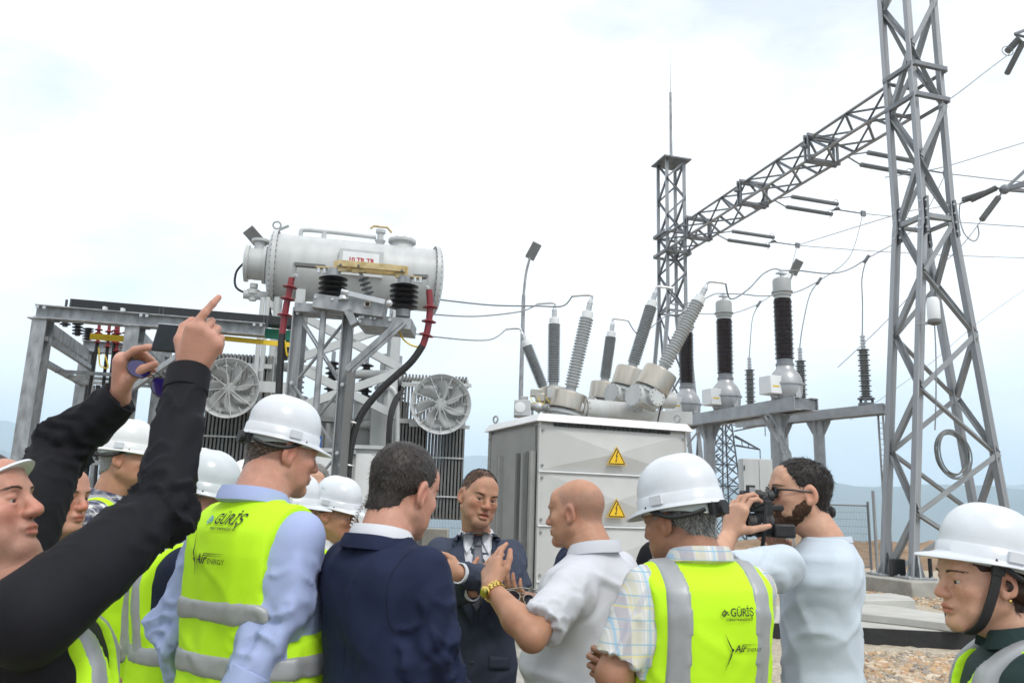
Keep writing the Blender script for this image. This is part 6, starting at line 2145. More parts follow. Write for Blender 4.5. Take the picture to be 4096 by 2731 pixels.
    if fc.get('beard'):
        f = Field((-.085, -.02, -.16), (.085, .13, .0), .0042)
        f.ell((0, .028, -.032), (.070, .070, .094), .01); f.ell((0, .076, -.105), (.031, .030, .028), .02)
        for sd in (-1, 1): f.cone((sd * .058, -.002, -.045), (sd * .024, .074, -.103), .026, .0245, .02)
        f.ell((0, .091, -.052), (.03, .014, .012), .012)
        X, Y, Z = f.ax[0][:, None, None], f.ax[1][None, :, None], f.ax[2][None, None, :]
        ln = np.interp(f.ax[1], [-.02, .0, .03, .055, .08, .1], [.0, .0, -.035, -.048, -.047, -.044])[None, :, None]
        f.d = np.maximum(f.d, (Z - ln) * .8); f.d = np.maximum(f.d, -Y - .012)
        mo = np.sqrt((X / .022) ** 2 + ((Z + .068) / .012) ** 2 + ((Y - .1) / .03) ** 2); f.d = np.maximum(f.d, (1 - mo) * .01).astype(np.float32)
        Vb, Qb = f.mesh(); Nb = vnorm(Vb, Qb); Vb = Vb + Nb * (.0028 * vnoise(Vb[:, 0] * 260, Vb[:, 1] * 200, Vb[:, 2] * 120))[:, None]
        bc = fc.get('beard_c', hcol); bmat = mat('beard_%.3f' % bc[0], bc, .6, 0, .3, 200, .6, 260, attr='tint', spec=.3)
        sel = nrg.integers(0, len(Vb), 2600); b0 = Vb[sel]; n0 = vnorm(Vb, Qb)[sel]; k_ = np.arange(len(sel)) * 4 + len(Vb)
        dr = n0 * .8 + np.array((0, .1, -.8)) + nrg.normal(0, .35, b0.shape); dr /= np.linalg.norm(dr, axis=1)[:, None]; sd_ = np.cross(dr, n0) * .0006
        t0 = b0 + dr * nrg.uniform(.003, .009, (len(sel), 1)); BVb = np.stack([b0 - sd_, b0 + sd_, t0 + sd_ * .3, t0 - sd_ * .3], 1).reshape(-1, 3)
        Vb = np.concatenate([Vb, BVb]); Qb = np.concatenate([Qb, np.stack([k_, k_ + 1, k_ + 2, k_ + 3], 1)])
        qmesh('beard', xf(Mh, Vb), Qb, bmat, P.root, .6 + .7 * nrg.random((len(Vb), 1)).repeat(3, 1))
    P.Mh = Mh; P.hm = hm
    # ---- hard hat
    if hat is not None:
        Mt = Mh @ Matrix.Translation(hat.get('shift', (0, 0, 0))) @ Matrix.Rotation(rad(hat.get('pitch', 0)), 4, 'X') @ Matrix.Rotation(rad(hat.get('roll', 0)), 4, 'Y') @ Matrix.Scale(hat.get('scale', 1.0), 4)
        Vh, Qh, _ = hat_mesh(hat)
        ho = qmesh('hard_hat', xf(Mt, Vh), Qh, hat.get('mat', hatm), P.root); P.hat = ho; P.Mt = Mt
        ho.data.set_sharp_from_angle(angle=rad(55))
        z0 = hat.get('hat_z', .067)
        def inhat(name, mb, m): return me_obj(name, xf(Mt, np.array([tuple(v) for v in mb.v])), mb.f, m, ho)
        # accessory slots
        for sd in (-1, 1):
            an = 0.0 if sd > 0 else math.pi
            c = Vector((sd * .103, -.012, z0 - .017)); mb = MB(); mb.box((c.x - .004, c.y - .018, c.z - .011), (c.x + .004, c.y + .018, c.z + .011)); inhat('slot', mb, hatm)
        # head band below the rim
        mb = MB(); V = []; n_ = 48
        for i in range(n_):
            an = i / n_ * 6.283; bk = max(0, -math.sin(an))
            for o, z in ((.0, z0 - .02), (.0, z0 - .046 - .022 * bk ** 2), (.0025, z0 - .046 - .022 * bk ** 2), (.0025, z0 - .02)):
                V.append(((.0850 + o) * math.cos(an), (.104 + o) * math.sin(an) - .014, z))
        mb.add(V, [(i * 4 + j, ((i + 1) % n_) * 4 + j, ((i + 1) % n_) * 4 + (j + 1) % 4, i * 4 + (j + 1) % 4) for i in range(n_) for j in range(4)])
        inhat('head_band', mb, hatin)
        mb = MB(); mb.box((-.036, -.129, z0 - .07), (.036, -.116, z0 - .038)); mb.cyl((0, -.128, z0 - .054), (0, -.143, z0 - .054), .02, .018, 14); inhat('ratchet', mb, strapm)
        for sd in (-1, 1):
            mb = MB(); mb.tube(spline([(sd * .091, .03, z0 - .03), (sd * .094, -.03, z0 - .060), (sd * .078, -.082, z0 - .064), (sd * .05, -.116, z0 - .055)], 6), .0065, 6); inhat('strap', mb, strapm)
        if hat.get('chin'):
            mb = MB()
            for sd in (-1, 1):
                Pp = spline([(sd * .086, .018, z0 - .03), (sd * .083, .022, -.03), (sd * .066, .03, -.1), (sd * .03, .035, -.132), (0, .037, -.136)], 8)
                V = []
                for q in Pp: V += [(q.x, q.y - .011, q.z), (q.x, q.y + .011, q.z), (q.x * 1.035 + sd * .001, q.y + .011, q.z - .001), (q.x * 1.035 + sd * .001, q.y - .011, q.z - .001)]
                m2 = len(Pp); mb.add(V, [(i * 4 + j, (i + 1) * 4 + j, (i + 1) * 4 + (j + 1) % 4, i * 4 + (j + 1) % 4) for i in range(m2 - 1) for j in range(4)])
                mb.box((sd * .088 - .004, .004, .005), (sd * .088 + .004, .032, .028))
            inhat('chin_strap', mb, strapm)
    # ---- clothes
    if garment:
        g = garment
        off = g.get('off', .012); rs = g.get('rs', (.062, .052, .042)); rs = tuple(r * sx * (build * .4 + .6) for r in rs)
        hem = g.get('hem', .82) * s
        al = np.concatenate([np.stack(t3) for t3 in P.arms])
        lo = np.minimum(al.min(0) - .09, (-pr[:, 1].max() - .05, -pr[:, 2].max() - .06 - belly, hem - .02)); hi = np.maximum(al.max(0) + .09, (pr[:, 1].max() + .05, pr[:, 2].max() + .06 + 2 * belly, 1.56 * s))
        f = Field(lo, hi, res)
        f.op(torso_f(P, off, hem, g.get('top', 1.47) * s), (-.4, -.4, hem), (.4, .4, 1.6 * s), .001)
        for S, E, Wr in P.arms:
            fn, a, b = arm_f(S, E, Wr, rs, None, short, g.get('flare', 0)); f.op(fn, a, b, .045)
        V, Q = f.mesh()
        V = wrinkle(V, Q, P, g.get('amp', .0055), g.get('seed', 1.0), g.get('tamp', .6) * (.12 if vest else 1)); V = relax(V, Q, 1, .2)
        P.cl = qmesh(g['name'], V, Q, g['m'], P.root)
        P.bvh = BVHTree.FromPolygons([tuple(v) for v in V], [tuple(q) for q in Q])
        if g.get('torso_bvh'):
            f = Field(lo, hi, .012); f.op(torso_f(P, off, hem, g.get('top', 1.47) * s), (-.4, -.4, hem), (.4, .4, 1.6 * s), .001)
            Vt, Qt = f.mesh(); P.bvh = BVHTree.FromPolygons([tuple(v) for v in Vt], [tuple(q) for q in Qt])
        for S, E, Wr in P.arms:
            if g.get('cuff'):
                u = (Wr - E) / np.linalg.norm(Wr - E)
                mb = MB(); r_ = rs[2] * 1.02
                mb.lathe(Vector(Wr - u * .004), Vector(Wr + u * .018), [(r_ * .84, 0), (r_ * .84, .016), (r_ * .72, .016), (r_ * .72, 0)], 24, False)
                me_obj('shirt_cuff', mb.v, mb.f, g['cuff'], P.root)
            if g.get('cuffband') and short is None:
                u = (Wr - E) / np.linalg.norm(Wr - E)
                mb = MB(); r_ = rs[2] * 1.06
                mb.lathe(Vector(Wr - u * .065), Vector(Wr), [(r_ * .95, 0), (r_ * 1.05, .004), (r_ * 1.04, .058), (r_ * 1.02, .066), (r_ * .85, .064)], 28, False)
                me_obj('cuff', mb.v, mb.f, g['m'], P.root)
        cz = g.get('collar')
        if cz:
            band_ring(P, 'collar', cz.get('m', g['m']), P.root, P.hc.x * .25, -.022 * s + cz.get('dy', 0), 1.462 * s + cz.get('dz', 0), cz.get('rx', .072) * sx * 1.03, cz.get('ry', .073) * sx * 1.03, cz.get('h', .04), cz.get('flare', .004), cz.get('tilt', .035), cz.get('gap', .5), fall=cz.get('fall', .03))
        for c2 in g.get('collars', []):
            band_ring(P, c2.get('name', 'shirt_collar'), c2['m'], P.root, P.hc.x * .25, -.022 * s + c2.get('dy', 0), 1.462 * s + c2.get('dz', 0), c2.get('rx', .072) * sx * 1.03, c2.get('ry', .073) * sx * 1.03, c2.get('h', .04), c2.get('flare', .004), c2.get('tilt', .035), c2.get('gap', .5), fall=c2.get('fall', .03))
    if vest:
        v = vest; off = garment.get('off', .012) + .014
        vt = v.get('top', 1.475) * s; hem = v.get('hem', .72) * s
        lo = (-pr[:, 1].max() - .06, -pr[:, 2].max() - .07 - belly, hem - .02); hi = (pr[:, 1].max() + .06, pr[:, 2].max() + .07 + 2 * belly, 1.56 * s)

        def base_field(extra=0.0):
            f = Field(lo, hi, res)
            f.op(torso_f(P, off + extra, hem, vt), lo, hi, .001)
            for S, E, Wr in P.arms:
                u = (E - S) / np.linalg.norm(E - S); R_ = (.062 * sx * (build * .4 + .6) + .016 + extra)
                f.cone(S - np.array((np.sign(S[0]) * .03, 0, 0)), S + np.array((np.sign(S[0]) * .005, 0, -.02)), R_, R_ * .96, .04)
            X, Y, Z = f.ax[0][:, None, None], f.ax[1][None, :, None], f.ax[2][None, None, :]
            # arm holes, neck opening
            xa = np.interp(f.ax[2], np.array((1.10, 1.17, 1.26, 1.36, 1.44, 1.5)) * s, np.array((.3, .168, .148, .150, .158, .17)) * sx * (build * .6 + .4) * v.get('wide', 1))[None, None, :]
            d = np.maximum(f.d, (np.abs(X) - xa) * .9)
            nk = .07 * s - np.sqrt((X) ** 2 + ((Y + .02 * s - .01) * .95) ** 2); d = np.maximum(d, nk)
            vn = np.where(Y > 0, (.012 + np.clip((Z - 1.22 * s) * .33, 0, .2)) - np.abs(X), -1); d = np.maximum(d, np.minimum(vn, .02))
            f.d = d.astype(np.float32)
            return f, X, Y, Z
        f, X, Y, Z = base_field()
        V, Q = f.mesh()
        V = relax(wrinkle(V, Q, P, v.get('amp', .005), v.get('seed', 3.0), .9, .55), Q, 1, .3)
        P.vest = qmesh('safety_vest', V, Q, hivis, P.root)
        P.vbvh = BVHTree.FromPolygons([tuple(q) for q in V], [tuple(q) for q in Q])
        seedv = v.get('seed', 3.0)

        def strip(name, cond, m):
            f, X, Y, Z = base_field(.0036)
            f.d = np.maximum(f.d, cond(X, Y, Z)).astype(np.float32)
            V, Q = f.mesh()
            if len(V) == 0: return
            V = relax(wrinkle(V, Q, P, v.get('amp', .005), seedv, .9, .55), Q, 3, .5)
            V = V + vnorm(V, Q) * .0026
            qmesh(name, V, Q, m, P.vest)
        for zb in v.get('bands', ()):
            strip('reflective_band', lambda X, Y, Z: np.abs(Z - zb) - .026 + 0 * X + 0 * Y, reflect)
        for xb, zlo_, zhi_ in v.get('straps', ()):
            for sd in (-1, 1):
                strip('reflective_strap', lambda X, Y, Z: np.maximum(np.abs(X - sd * (xb + .0 * Z)) - .026 + 0 * Y, zlo_ - Z), reflect)
    # ---- trousers and shoes (mostly out of frame)
    f = Field((-.26, -.2, .05), (.26, .22, .95 * s), .016)
    f.op(torso_f(P, .004, .76 * s, .93 * s), (-.3, -.3, .74 * s), (.3, .3, .93 * s), .001)
    for sd in (-1, 1):
        f.cone((sd * .09 * s, -.005, .82 * s), (sd * .095 * s, .01, .46 * s), .088 * s, .066 * s, .04); f.cone((sd * .095 * s, .01, .46 * s), (sd * .1 * s, -.01, .07), .066 * s, .056, .02)
    V, Q = f.mesh(); V = relax(wrinkle(V, Q, P, .004, 5.0, .8), Q, 1, .3)
    qmesh('trousers', V, Q, cloth('trousers_%.3f_%.3f' % (trousers[0], trousers[2]), trousers), P.root)
    for sd in (-1, 1):
        f = Field((sd * .1 * s - .08, -.13, -.0), (sd * .1 * s + .08, .24, .14), .01)
        f.ell((sd * .1 * s, .11, .04), (.046, .1, .038), .02); f.ell((sd * .1 * s, -.02, .05), (.04, .08, .048), .03); f.cone((sd * .1 * s, -.03, .06), (sd * .1 * s, -.01, .11), .045, .045, .02)
        f.d = np.maximum(f.d, .002 - f.ax[2][None, None, :]).astype(np.float32)
        V, Q = f.mesh(); qmesh('shoe', V, Q, mat('shoe_leather', (.015, .013, .012), .35, 0, .2, 9), P.root)
    if extra: extra(P)
    return P


def back_xz(P, px, py, y=-.13):
    o = P.root; M = (Matrix.Translation(o.location) @ Matrix.Rotation(o.rotation_euler[2], 4, 'Z')).inverted()
    a = M @ Vector((0, 0, CAMZ)); d = M.to_3x3() @ ray(px, py)
    q = a + d * ((y - a.y) / d.y)
    return q.x, q.z


def glasses(P, lens_m, frame_m, wide=1.0, z=0.0, thick=.003, name='glasses'):
    """spectacles on the face with arms to the ears"""
    mb = MB()
    for sd in (-1, 1):
        pts = [Vector((sd * (.033 + .024 * math.cos(a)), .102 - .004 * abs(math.cos(a)) - .006 * (1 if sd * math.cos(a) * sd > .5 else 0), z - .001 + .0175 * math.sin(a) * (1 if math.sin(a) > 0 else 1.15))) for a in [i / 20 * 6.283 for i in range(21)]]
        mb.tube(pts, thick * .6, 6)
        mb.tube([(sd * .058, .098, z + .008), (sd * .076, .06, z + .008), (sd * .083, -.01, z + .006), (sd * .083, -.035, z - .012)], thick * .8, 6)
    mb.tube([(-.01, .103, z + .004), (0, .105, z + .006), (.01, .103, z + .004)], thick * .6, 6)
    o = me_obj(name, xf(P.Mh, np.array(mb.v)), mb.f, frame_m, P.root)
    for sd in (-1, 1):
        q = MB(); pts = [(sd * (.033 + .0235 * math.cos(a)), .1015 - .004 * abs(math.cos(a)), z - .001 + .017 * math.sin(a) * (1 if math.sin(a) > 0 else 1.15)) for a in [i / 20 * 6.283 for i in range(20)]]
        q.prism([(x, y - .001, w) for x, y, w in pts], [(x, y + .001, w) for x, y, w in pts])
        if sd > 0: pass
        me_obj('lens', xf(P.Mh, np.array(q.v)), q.f, lens_m, o, smooth=False)
    return o
# ------------------------------------------------------------------ the people
ink_g = mat('green_ink', (.05, .30, .16), .6, 0, .05, 9)
ink_b = mat('blue_ink', (.10, .30, .48), .6, 0, .05, 9)
white_c = cloth('white', (.62, .63, .67), .03)
BLUE = cloth('light_blue', (.37, .44, .69), .04, .8, .08)
NAVY = cloth('navy_wool', (.011, .017, .048), .15, .8, .15, 420)
GREYB = cloth('blue_grey_wool', (.042, .052, .082), .18, .8, .2, 420)
BLACK = cloth('black_cotton', (.006, .006, .009), .2, .75, .1)
BLKSUIT = cloth('black_wool', (.007, .008, .011), .2, .8, .12)
DENIM = cloth('denim', (.028, .055, .12), .2, .85, .25, 300)
NAVYC = cloth('navy_cotton', (.012, .018, .040), .15)
GREEN = cloth('dark_green', (.022, .043, .042), .12, .7, .08)
POLO = cloth('white_pique', (.58, .59, .64), .03, .9, .12, 260)
TEE = cloth('pale_blue_cotton', (.52, .585, .65), .04, .9, .1, 260)
TIE = mat('tie_silk', (.10, .105, .13), .4, 0, .5, 260, .2, 500, stretch=(1, 1, .4))
LEATHER = mat('belt_leather', (.02, .012, .008), .35, 0, .2, 20)
check = plaid('navy_check', (.62, .61, .58), [(0, .034, .1, .5, (.03, .035, .09), .72), (2, .034, .0, .5, (.03, .035, .09), .72), (1, .034, .0, .5, (.03, .035, .09), .5), (0, .034, .33, .06, (.7, .7, .7), .8), (2, .034, .25, .06, (.7, .7, .7), .8)])
pastel = plaid('pastel_check', (.60, .60, .57), [(0, .085, .0, .30, (.40, .37, .42), .7), (0, .085, .55, .16, (.56, .53, .40), .6), (0, .085, .16, .07, (.33, .52, .68), .8), (0, .085, .27, .04, (.72, .72, .72), .9), (0, .085, .63, .03, (.70, .58, .14), .6),
                                                   (2, .058, .1, .05, (.18, .42, .58), .75), (2, .058, .5, .05, (.25, .45, .60), .55), (2, .116, .3, .05, (.70, .60, .2), .55), (1, .07, .2, .12, (.42, .42, .5), .5)])
GREY = (.20, .195, .185)
TAN = (.43, .225, .142); RED = (.48, .245, .175); PALE = (.52, .295, .20); DARKT = (.33, .165, .10)


def shirt(m, **k):
    d = dict(name='shirt', m=m, off=.012, rs=(.058, .050, .042), amp=.007, tamp=.7, hem=.86, collar=dict(h=.042, fall=.034, gap=.55), cuffband=True); d.update(k); return d


def jacket(m, shirtm=None, **k):
    d = dict(name='jacket', m=m, off=.022, rs=(.070, .060, .051), amp=.006, tamp=.45, hem=.76, cuff=shirtm, collar=dict(h=.036, fall=.034, rx=.083, ry=.088, dz=-.022, gap=1.3, tilt=.05, dy=-.004),
             collars=[dict(m=shirtm, h=.046, fall=.03, rx=.064, ry=.068, gap=.35, tilt=.03, dz=-.008)] if shirtm else []); d.update(k); return d


def vlogo(P, px, py, size, col_icon, col_txt, sub=True, year=False, shear=0.0):
    """printed mark: folded-ribbon diamond, maker's word, small line under it"""
    x, z = back_xz(P, px, py)
    k = size
    D = [[(0, .5), (.42, .95), (.78, .6), (.66, .48), (.42, .72), (.17, .46)], [(0, .36), (.3, .02), (.9, .62), (.78, .74), (.3, .24), (.12, .46)], [(.34, .46), (.44, .58), (.56, .46), (.44, .35)], [(.7, .3), (.9, .5), (.98, .42), (.9, .2)]]
    for q in D: poly_decal('printed_mark', [(x + u * k * .9, z + w * k * .9) for u, w in q], P.vbvh, col_icon, P.vest, -1, .006, .02)
    text_decal('printed_word', 'GÜRİŞ', k * 1.28, x + k * 1.05, z + k * .12, P.vbvh, col_txt, P.vest, -1, shear, k * .012, .006, .8)
    if sub: text_decal('printed_line', 'İNŞAAT VE MÜHENDİSLİK A.Ş.', k * .30, x + k * 1.0, z - k * .36, P.vbvh, col_txt, P.vest, -1, 0, k * .008, .006, .72)
    if year: text_decal('printed_year', '1958', k * .42, x + k * .42, z - k * .42, P.vbvh, col_txt, P.vest, -1, 0, 0, .006, .8)


def turbine(P, hub, tip1, tip2, col, tcol, txt_size, tpx):
    h = back_xz(P, *hub); r = txt_size * .16
    for tp in (tip1, tip2):
        e = back_xz(P, *tp); d = Vector((e[0] - h[0], e[1] - h[1])); n = Vector((-d.y, d.x)).normalized() * r * .7
        pts = [(h[0] - n.x * .4, h[1] - n.y * .4), (h[0] + n.x * .4, h[1] + n.y * .4), (h[0] + d.x * .25 + n.x, h[1] + d.y * .25 + n.y), (e[0], e[1]), (h[0] + d.x * .25 - n.x * .3, h[1] + d.y * .25 - n.y * .3)]
        poly_decal('turbine_blade', pts, P.vbvh, col, P.vest, -1, .006, .02)
    poly_decal('turbine_hub', [(h[0] + r * math.cos(a), h[1] + r * math.sin(a)) for a in [i / 10 * 6.283 for i in range(10)]], P.vbvh, col, P.vest, -1, .0065, .03)
    x, z = back_xz(P, *tpx)
    text_decal('printed_word', 'Air', txt_size, x, z, P.vbvh, col, P.vest, -1, .25, txt_size * .02, .006, 1.0)
    text_decal('printed_word', 'ENERGY', txt_size * .52, x + txt_size * 1.45, z, P.vbvh, tcol, P.vest, -1, .1, 0, .006, .95)
    for k in range(2):
        zz = z + txt_size * (.68 - .14 * k)
        poly_decal('printed_stripe', [(x + txt_size * .9, zz), (x + txt_size * (3.3 - .25 * k), zz + .002), (x + txt_size * (3.2 - .25 * k), zz + txt_size * .07), (x + txt_size * .9, zz + txt_size * .07)], P.vbvh, col, P.vest, -1, .006, .02)


def sunglasses(label, M, lens_m, frame_m, folded=False):
    o = thing('sunglasses', label, 'sunglasses', M.translation)
    Mi = Matrix.Translation(-M.translation) @ M
    mb = MB(Mi)
    for sd in (-1, 1):
        pts = [(sd * (.034 + .027 * math.cos(a)), 0, .022 * math.sin(a) - .003 * math.cos(a) * sd * sd) for a in [i / 24 * 6.283 for i in range(25)]]
        mb.tube(pts, .0016, 6)
        mb.tube([(sd * .061, 0, .01), (sd * .066, -.012, .011), (sd * (.062 if not folded else .03), -.06, .008), (sd * (.058 if not folded else -.02), -.118, -.012)], .0022, 6)
    mb.tube([(-.008, 0, .006), (0, .003, .009), (.008, 0, .006)], .0016, 6); mb.tube([(-.02, .001, .02), (.02, .001, .02)], .0015, 6)
    me_obj('frame', mb.v, mb.f, frame_m, o)
    for sd in (-1, 1):
        q = MB(Mi); pts = [(sd * (.034 + .0265 * math.cos(a)), 0, .0215 * math.sin(a)) for a in [i / 24 * 6.283 for i in range(24)]]
        q.prism([(x, -.0008, z) for x, y, z in pts], [(x, .0008, z) for x, y, z in pts]); me_obj('lens', q.v, q.f, lens_m, o, smooth=False)
    return o


V2 = lambda z: (z,)
# --- man filming with a phone, at the left edge
def ex_phone(P):
    pass


person('man in black shirt and vest holding a phone up with both arms', (-80, 2040, 1.72), -72, -88, 17, 0, lean=-.15, build=1.08, belly=.05, tall=1.0,
       arms={1: ((120, 2470, 1.56), (650, 2040, 1.80), (757, 1487, 1.95)), -1: ((40, 2230, 1.98), (245, 1790, 2.14), (480, 1590, 2.12))},
       face=dict(hair='short', hair_c=(.05, .04, .035), nose=1.25, squint=1.5, stubble=.5, jaw=1.08, neck=.066, thick=.008, res=.0032), skin_c=RED, garment=shirt(BLACK, amp=.008, tamp=.6, rs=(.098, .074, .052), seed=2.2), res=.008,
       vest=dict(bands=(1.02, .86), straps=((.105, .9, 2),), hem=.72, seed=4.4), hat=dict(pitch=27, shift=(0, -.016, -.012)),
       hands={1: dict(to=(815, 1355, 1.93), nw=(-.25, 1, -.05), curl=[(.25, .25, .15), (1.15, 1.2, .7), (1.2, 1.25, .7), (1.2, 1.2, .7)], spread=-.22, thumb=[(.75, .7, .3), (.9, .25, .75), (.75, -.2, .9)], fine=1, sc=1.14),
              -1: dict(to=(488, 1420, 2.09), nw=(.95, .25, .05), curl=[(.85, .45, .2), (1.2, 1.1, .7), (1.3, 1.2, .7), (1.35, 1.2, .7)], spread=.05, thumb=[(.75, .5, .5), (.7, .1, .8), (.45, .0, .9)], fine=1, sc=1.14)})

# the phone itself
pl = W(603, 1402, 1.985); pt = W(637, 1290, 2.0); pr_ = W(885, 1255, 2.0)
ez = (pt - pl).normalized(); ex = (pr_ - pt); ex = (ex - ez * ex.dot(ez)).normalized(); ey = ez.cross(ex)
PM = Matrix(((ex.x, ey.x, ez.x, pl.x), (ex.y, ey.y, ez.y, pl.y), (ex.z, ey.z, ez.z, pl.z), (0, 0, 0, 1)))
ph = thing('mobile_phone', 'black mobile phone held up sideways between two hands', 'phone', pl)
PM0 = Matrix.Translation(-pl) @ PM
q = MB(PM0).box((0, -.004, 0), (.152, .004, .074)); b = me_obj('case', q.v, q.f, mat('phone_case', (.01, .01, .011), .3, 0, .1, 9), ph); bv = b.modifiers.new('bevel', 'BEVEL'); bv.width = .0035; bv.segments = 3
sgn = -1 if (PM.to_3x3() @ Vector((0, -1, 0))).dot(Vector((0, -1, 0))) > 0 else 1
y0, y1 = (-.0046, -.0041) if sgn < 0 else (.0041, .0046)
q = MB(PM0).box((.004, y0, .004), (.148, y1, .070)); me_obj('screen', q.v, q.f, mat('phone_screen', (.010, .013, .016), .25, 0, .3, 20, col2=(.015, .022, .026), spec=.25), ph)
q = MB(PM0).box((.0, -.0045, .0725), (.152, .0035, .0746)); me_obj('edge_trim', q.v, q.f, mat('phone_trim', (.5, .5, .52), .3, .6, .05, 9), ph)
Ms = Matrix.Translation(W(600, 1512, 2.07)) @ Matrix.Rotation(3.5, 4, 'Z') @ Matrix.Rotation(-.65, 4, 'Y') @ Matrix.Rotation(.25, 4, 'X') @ Matrix.Scale(1.08, 4)
sunglasses('purple-tinted sunglasses dangling from the phone holder\'s fingers', Ms, mat('purple_lens', (.02, .012, .10), .06, 0, .1, 4, spec=.8), mat('thin_metal', (.05, .045, .04), .3, .6, .1, 9))

# --- bare-headed man in denim behind the raised arm
person('man in denim shirt and vest looking past the raised sleeve', (232, 1988, 2.8), -98, -104, 0, 0, build=1.05, tall=1.0, face=dict(hair='short', hair_c=(.07, .06, .055), grey_mix=.25, nose=1.05, frown=1, ruddy=1.8, thick=.009, blades=1500), skin_c=RED,
       garment=shirt(DENIM, seed=5.1), vest=dict(bands=(1.0, .86), straps=((.1, .9, 2),), seed=1.4), res=.011)
# --- tall grey-haired man in checked shirt
person('tall grey-haired man in hard hat, checked shirt and vest behind the raised arms', (507, 1834, 3.45), -82, -80, -2, 0, build=1.08, tall=1.03, face=dict(hair='short', hair_c=(.28, .28, .27), thick=.011, blades=1500, nose=1.1), skin_c=TAN,
       garment=shirt(check, seed=7.7, rs=(.07, .06, .046)), vest=dict(bands=(1.0, .86), straps=((.1, .95, 2),), seed=2.4), hat=dict(pitch=-2, mat=mat('hat_warm', (.66, .665, .66), .33, 0, .04, 12)), res=.011)
# --- grey-haired man in navy shirt
person('grey-haired man in hard hat, navy shirt and vest beside the phone holder', (810, 2004, 2.75), -62, -90, -7, 0, build=1.12, tall=1.035, face=dict(hair='short', hair_c=(.20, .195, .18), grey_mix=.4, grey_gain=1.7, thick=.008, strand=.018, blades=2600), skin_c=RED,
       garment=shirt(NAVYC, seed=3.3, rs=(.072, .062, .047)), vest=dict(bands=(1.13, .93), straps=((.105, 1.12, 2),), seed=6.1), hat=dict(pitch=-2, scale=1.03, mat=mat('hat_cool', (.56, .60, .62), .22, 0, .04, 20)), res=.01,
       arms={1: (None, (850, 2560, 2.6), (980, 2640, 2.75)), -1: None})
# --- mostly hidden helmet
person('man whose plain white hard hat shows between two other hats', (1003, 1972, 4.1), -90, -90, -2, 0, face=dict(hair='short', blades=400), skin_c=TAN, garment=shirt(white_c, seed=1.9), vest=dict(bands=(1.0,), seed=2.0), hat=dict(mat=mat('hat_ivory', (.74, .75, .72), .3, 0, .02, 6)), res=.013)


# --- big man with printed vest
def ex_blue(P):
    vlogo(P, 836, 2096, .030, ink_b, ink, shear=.25)
    turbine(P, (806, 2233), (803, 2122), (806, 2300), ink, ink, .034, (816, 2246))
    for sd in (1, -1):
        S = P.side[sd][0]
        pts = []
        for k in range(14):
            a = k / 13 * 2.6 - 1.3
            p = Vector((S[0] - sd * .012 - sd * .02 * math.cos(a), -.6, S[2] - .03 + .085 * math.sin(a)))
            h = P.bvh.ray_cast(p, Vector((0, 1, 0)))
            if h[0] is not None: pts.append(h[0] + Vector((0, -.001, 0)))
        if len(pts) > 4: me = MB().tube(pts, .0016, 5); me_obj('seam', me.v, me.f, BLUE, P.cl)


person('big man in light blue shirt, hard hat and printed vest with his back turned', (1129, 1805, 2.35), -30, -52, -9, 3, lean=.085, side=-.03, build=1.04, belly=.03, tall=1.04,
       arms={1: (None, (1120, 2480, 2.14), (945, 2790, 2.08)), -1: (None, np.array((-.245, -.06, 1.225)), np.array((-.25, .10, .98)))},
       face=dict(hair='short', hair_c=(.085, .06, .045), grey_mix=.2, thick=.002, strand=.006, lift=.9, blades=3200, neck=.068, jaw=1.08, ruddy=1.3, res=.0032), skin_c=RED,
       garment=shirt(BLUE, seed=8.8, amp=.010, tamp=.6, rs=(.062, .056, .048), collar=dict(h=.046, fall=.036, gap=.5, rx=.077, ry=.08)), vest=dict(bands=(1.318, 1.187), hem=.72, seed=7.2, amp=.006), hat=dict(pitch=-1, scale=.95), extra=ex_blue, res=.008, shoulder=1.0)


# --- man in navy suit, back to the camera
def ex_navy(P):
    c = P.Mh
    pts = []
    a = Vector((-.088, -.012, -.005)); b = Vector((-.075, -.075, -.125))
    for i in range(121):
        t = i / 120; ce = a.lerp(b, t) + Vector((-.012 * math.sin(t * 3.1), 0, 0)); an = t * 2 * math.pi * 13
        pts.append(c @ (ce + Vector((math.cos(an) * .0055, math.sin(an) * .0055, 0))))
    mb = MB().tube(pts, .0016, 6); me_obj('earpiece_coil', mb.v, mb.f, mat('clear_coil', (.62, .63, .63), .2, 0, .02, 5), P.root)
    mb = MB().tube([c @ Vector((-.08, .01, .012)), c @ Vector((-.09, -.005, .02)), c @ Vector((-.092, -.016, -.005))], .002, 6); me_obj('earpiece', mb.v, mb.f, mat('clear_coil', (.6, .6, .6)), P.root)
    # centre back seam and armhole seams
    pts = []
    for k in range(30):
        z = P.s * (1.44 - .6 * k / 29); h = P.bvh.ray_cast(Vector((0.0, -.7, z)), Vector((0, 1, 0)))
        if h[0] is not None: pts.append(h[0] + Vector((0, .0005, 0)))
    mb = MB().tube(pts, .0009, 5); me_obj('back_seam', mb.v, mb.f, BLKSUIT, P.cl)
    for sd in (1, -1):
        S = P.side[sd][0]; pts = []
        for k in range(20):
            a = k / 19 * 2.5 - 1.35
            h = P.bvh.ray_cast(Vector((S[0] - sd * (-.004 + .02 * math.cos(a)), -.6, S[2] - .04 + .1 * math.sin(a))), Vector((0, 1, 0)))
            if h[0] is not None: pts.append(h[0])
        if len(pts) > 4: mb = MB().tube(pts, .0009, 5); me_obj('armhole_seam', mb.v, mb.f, BLKSUIT, P.cl)


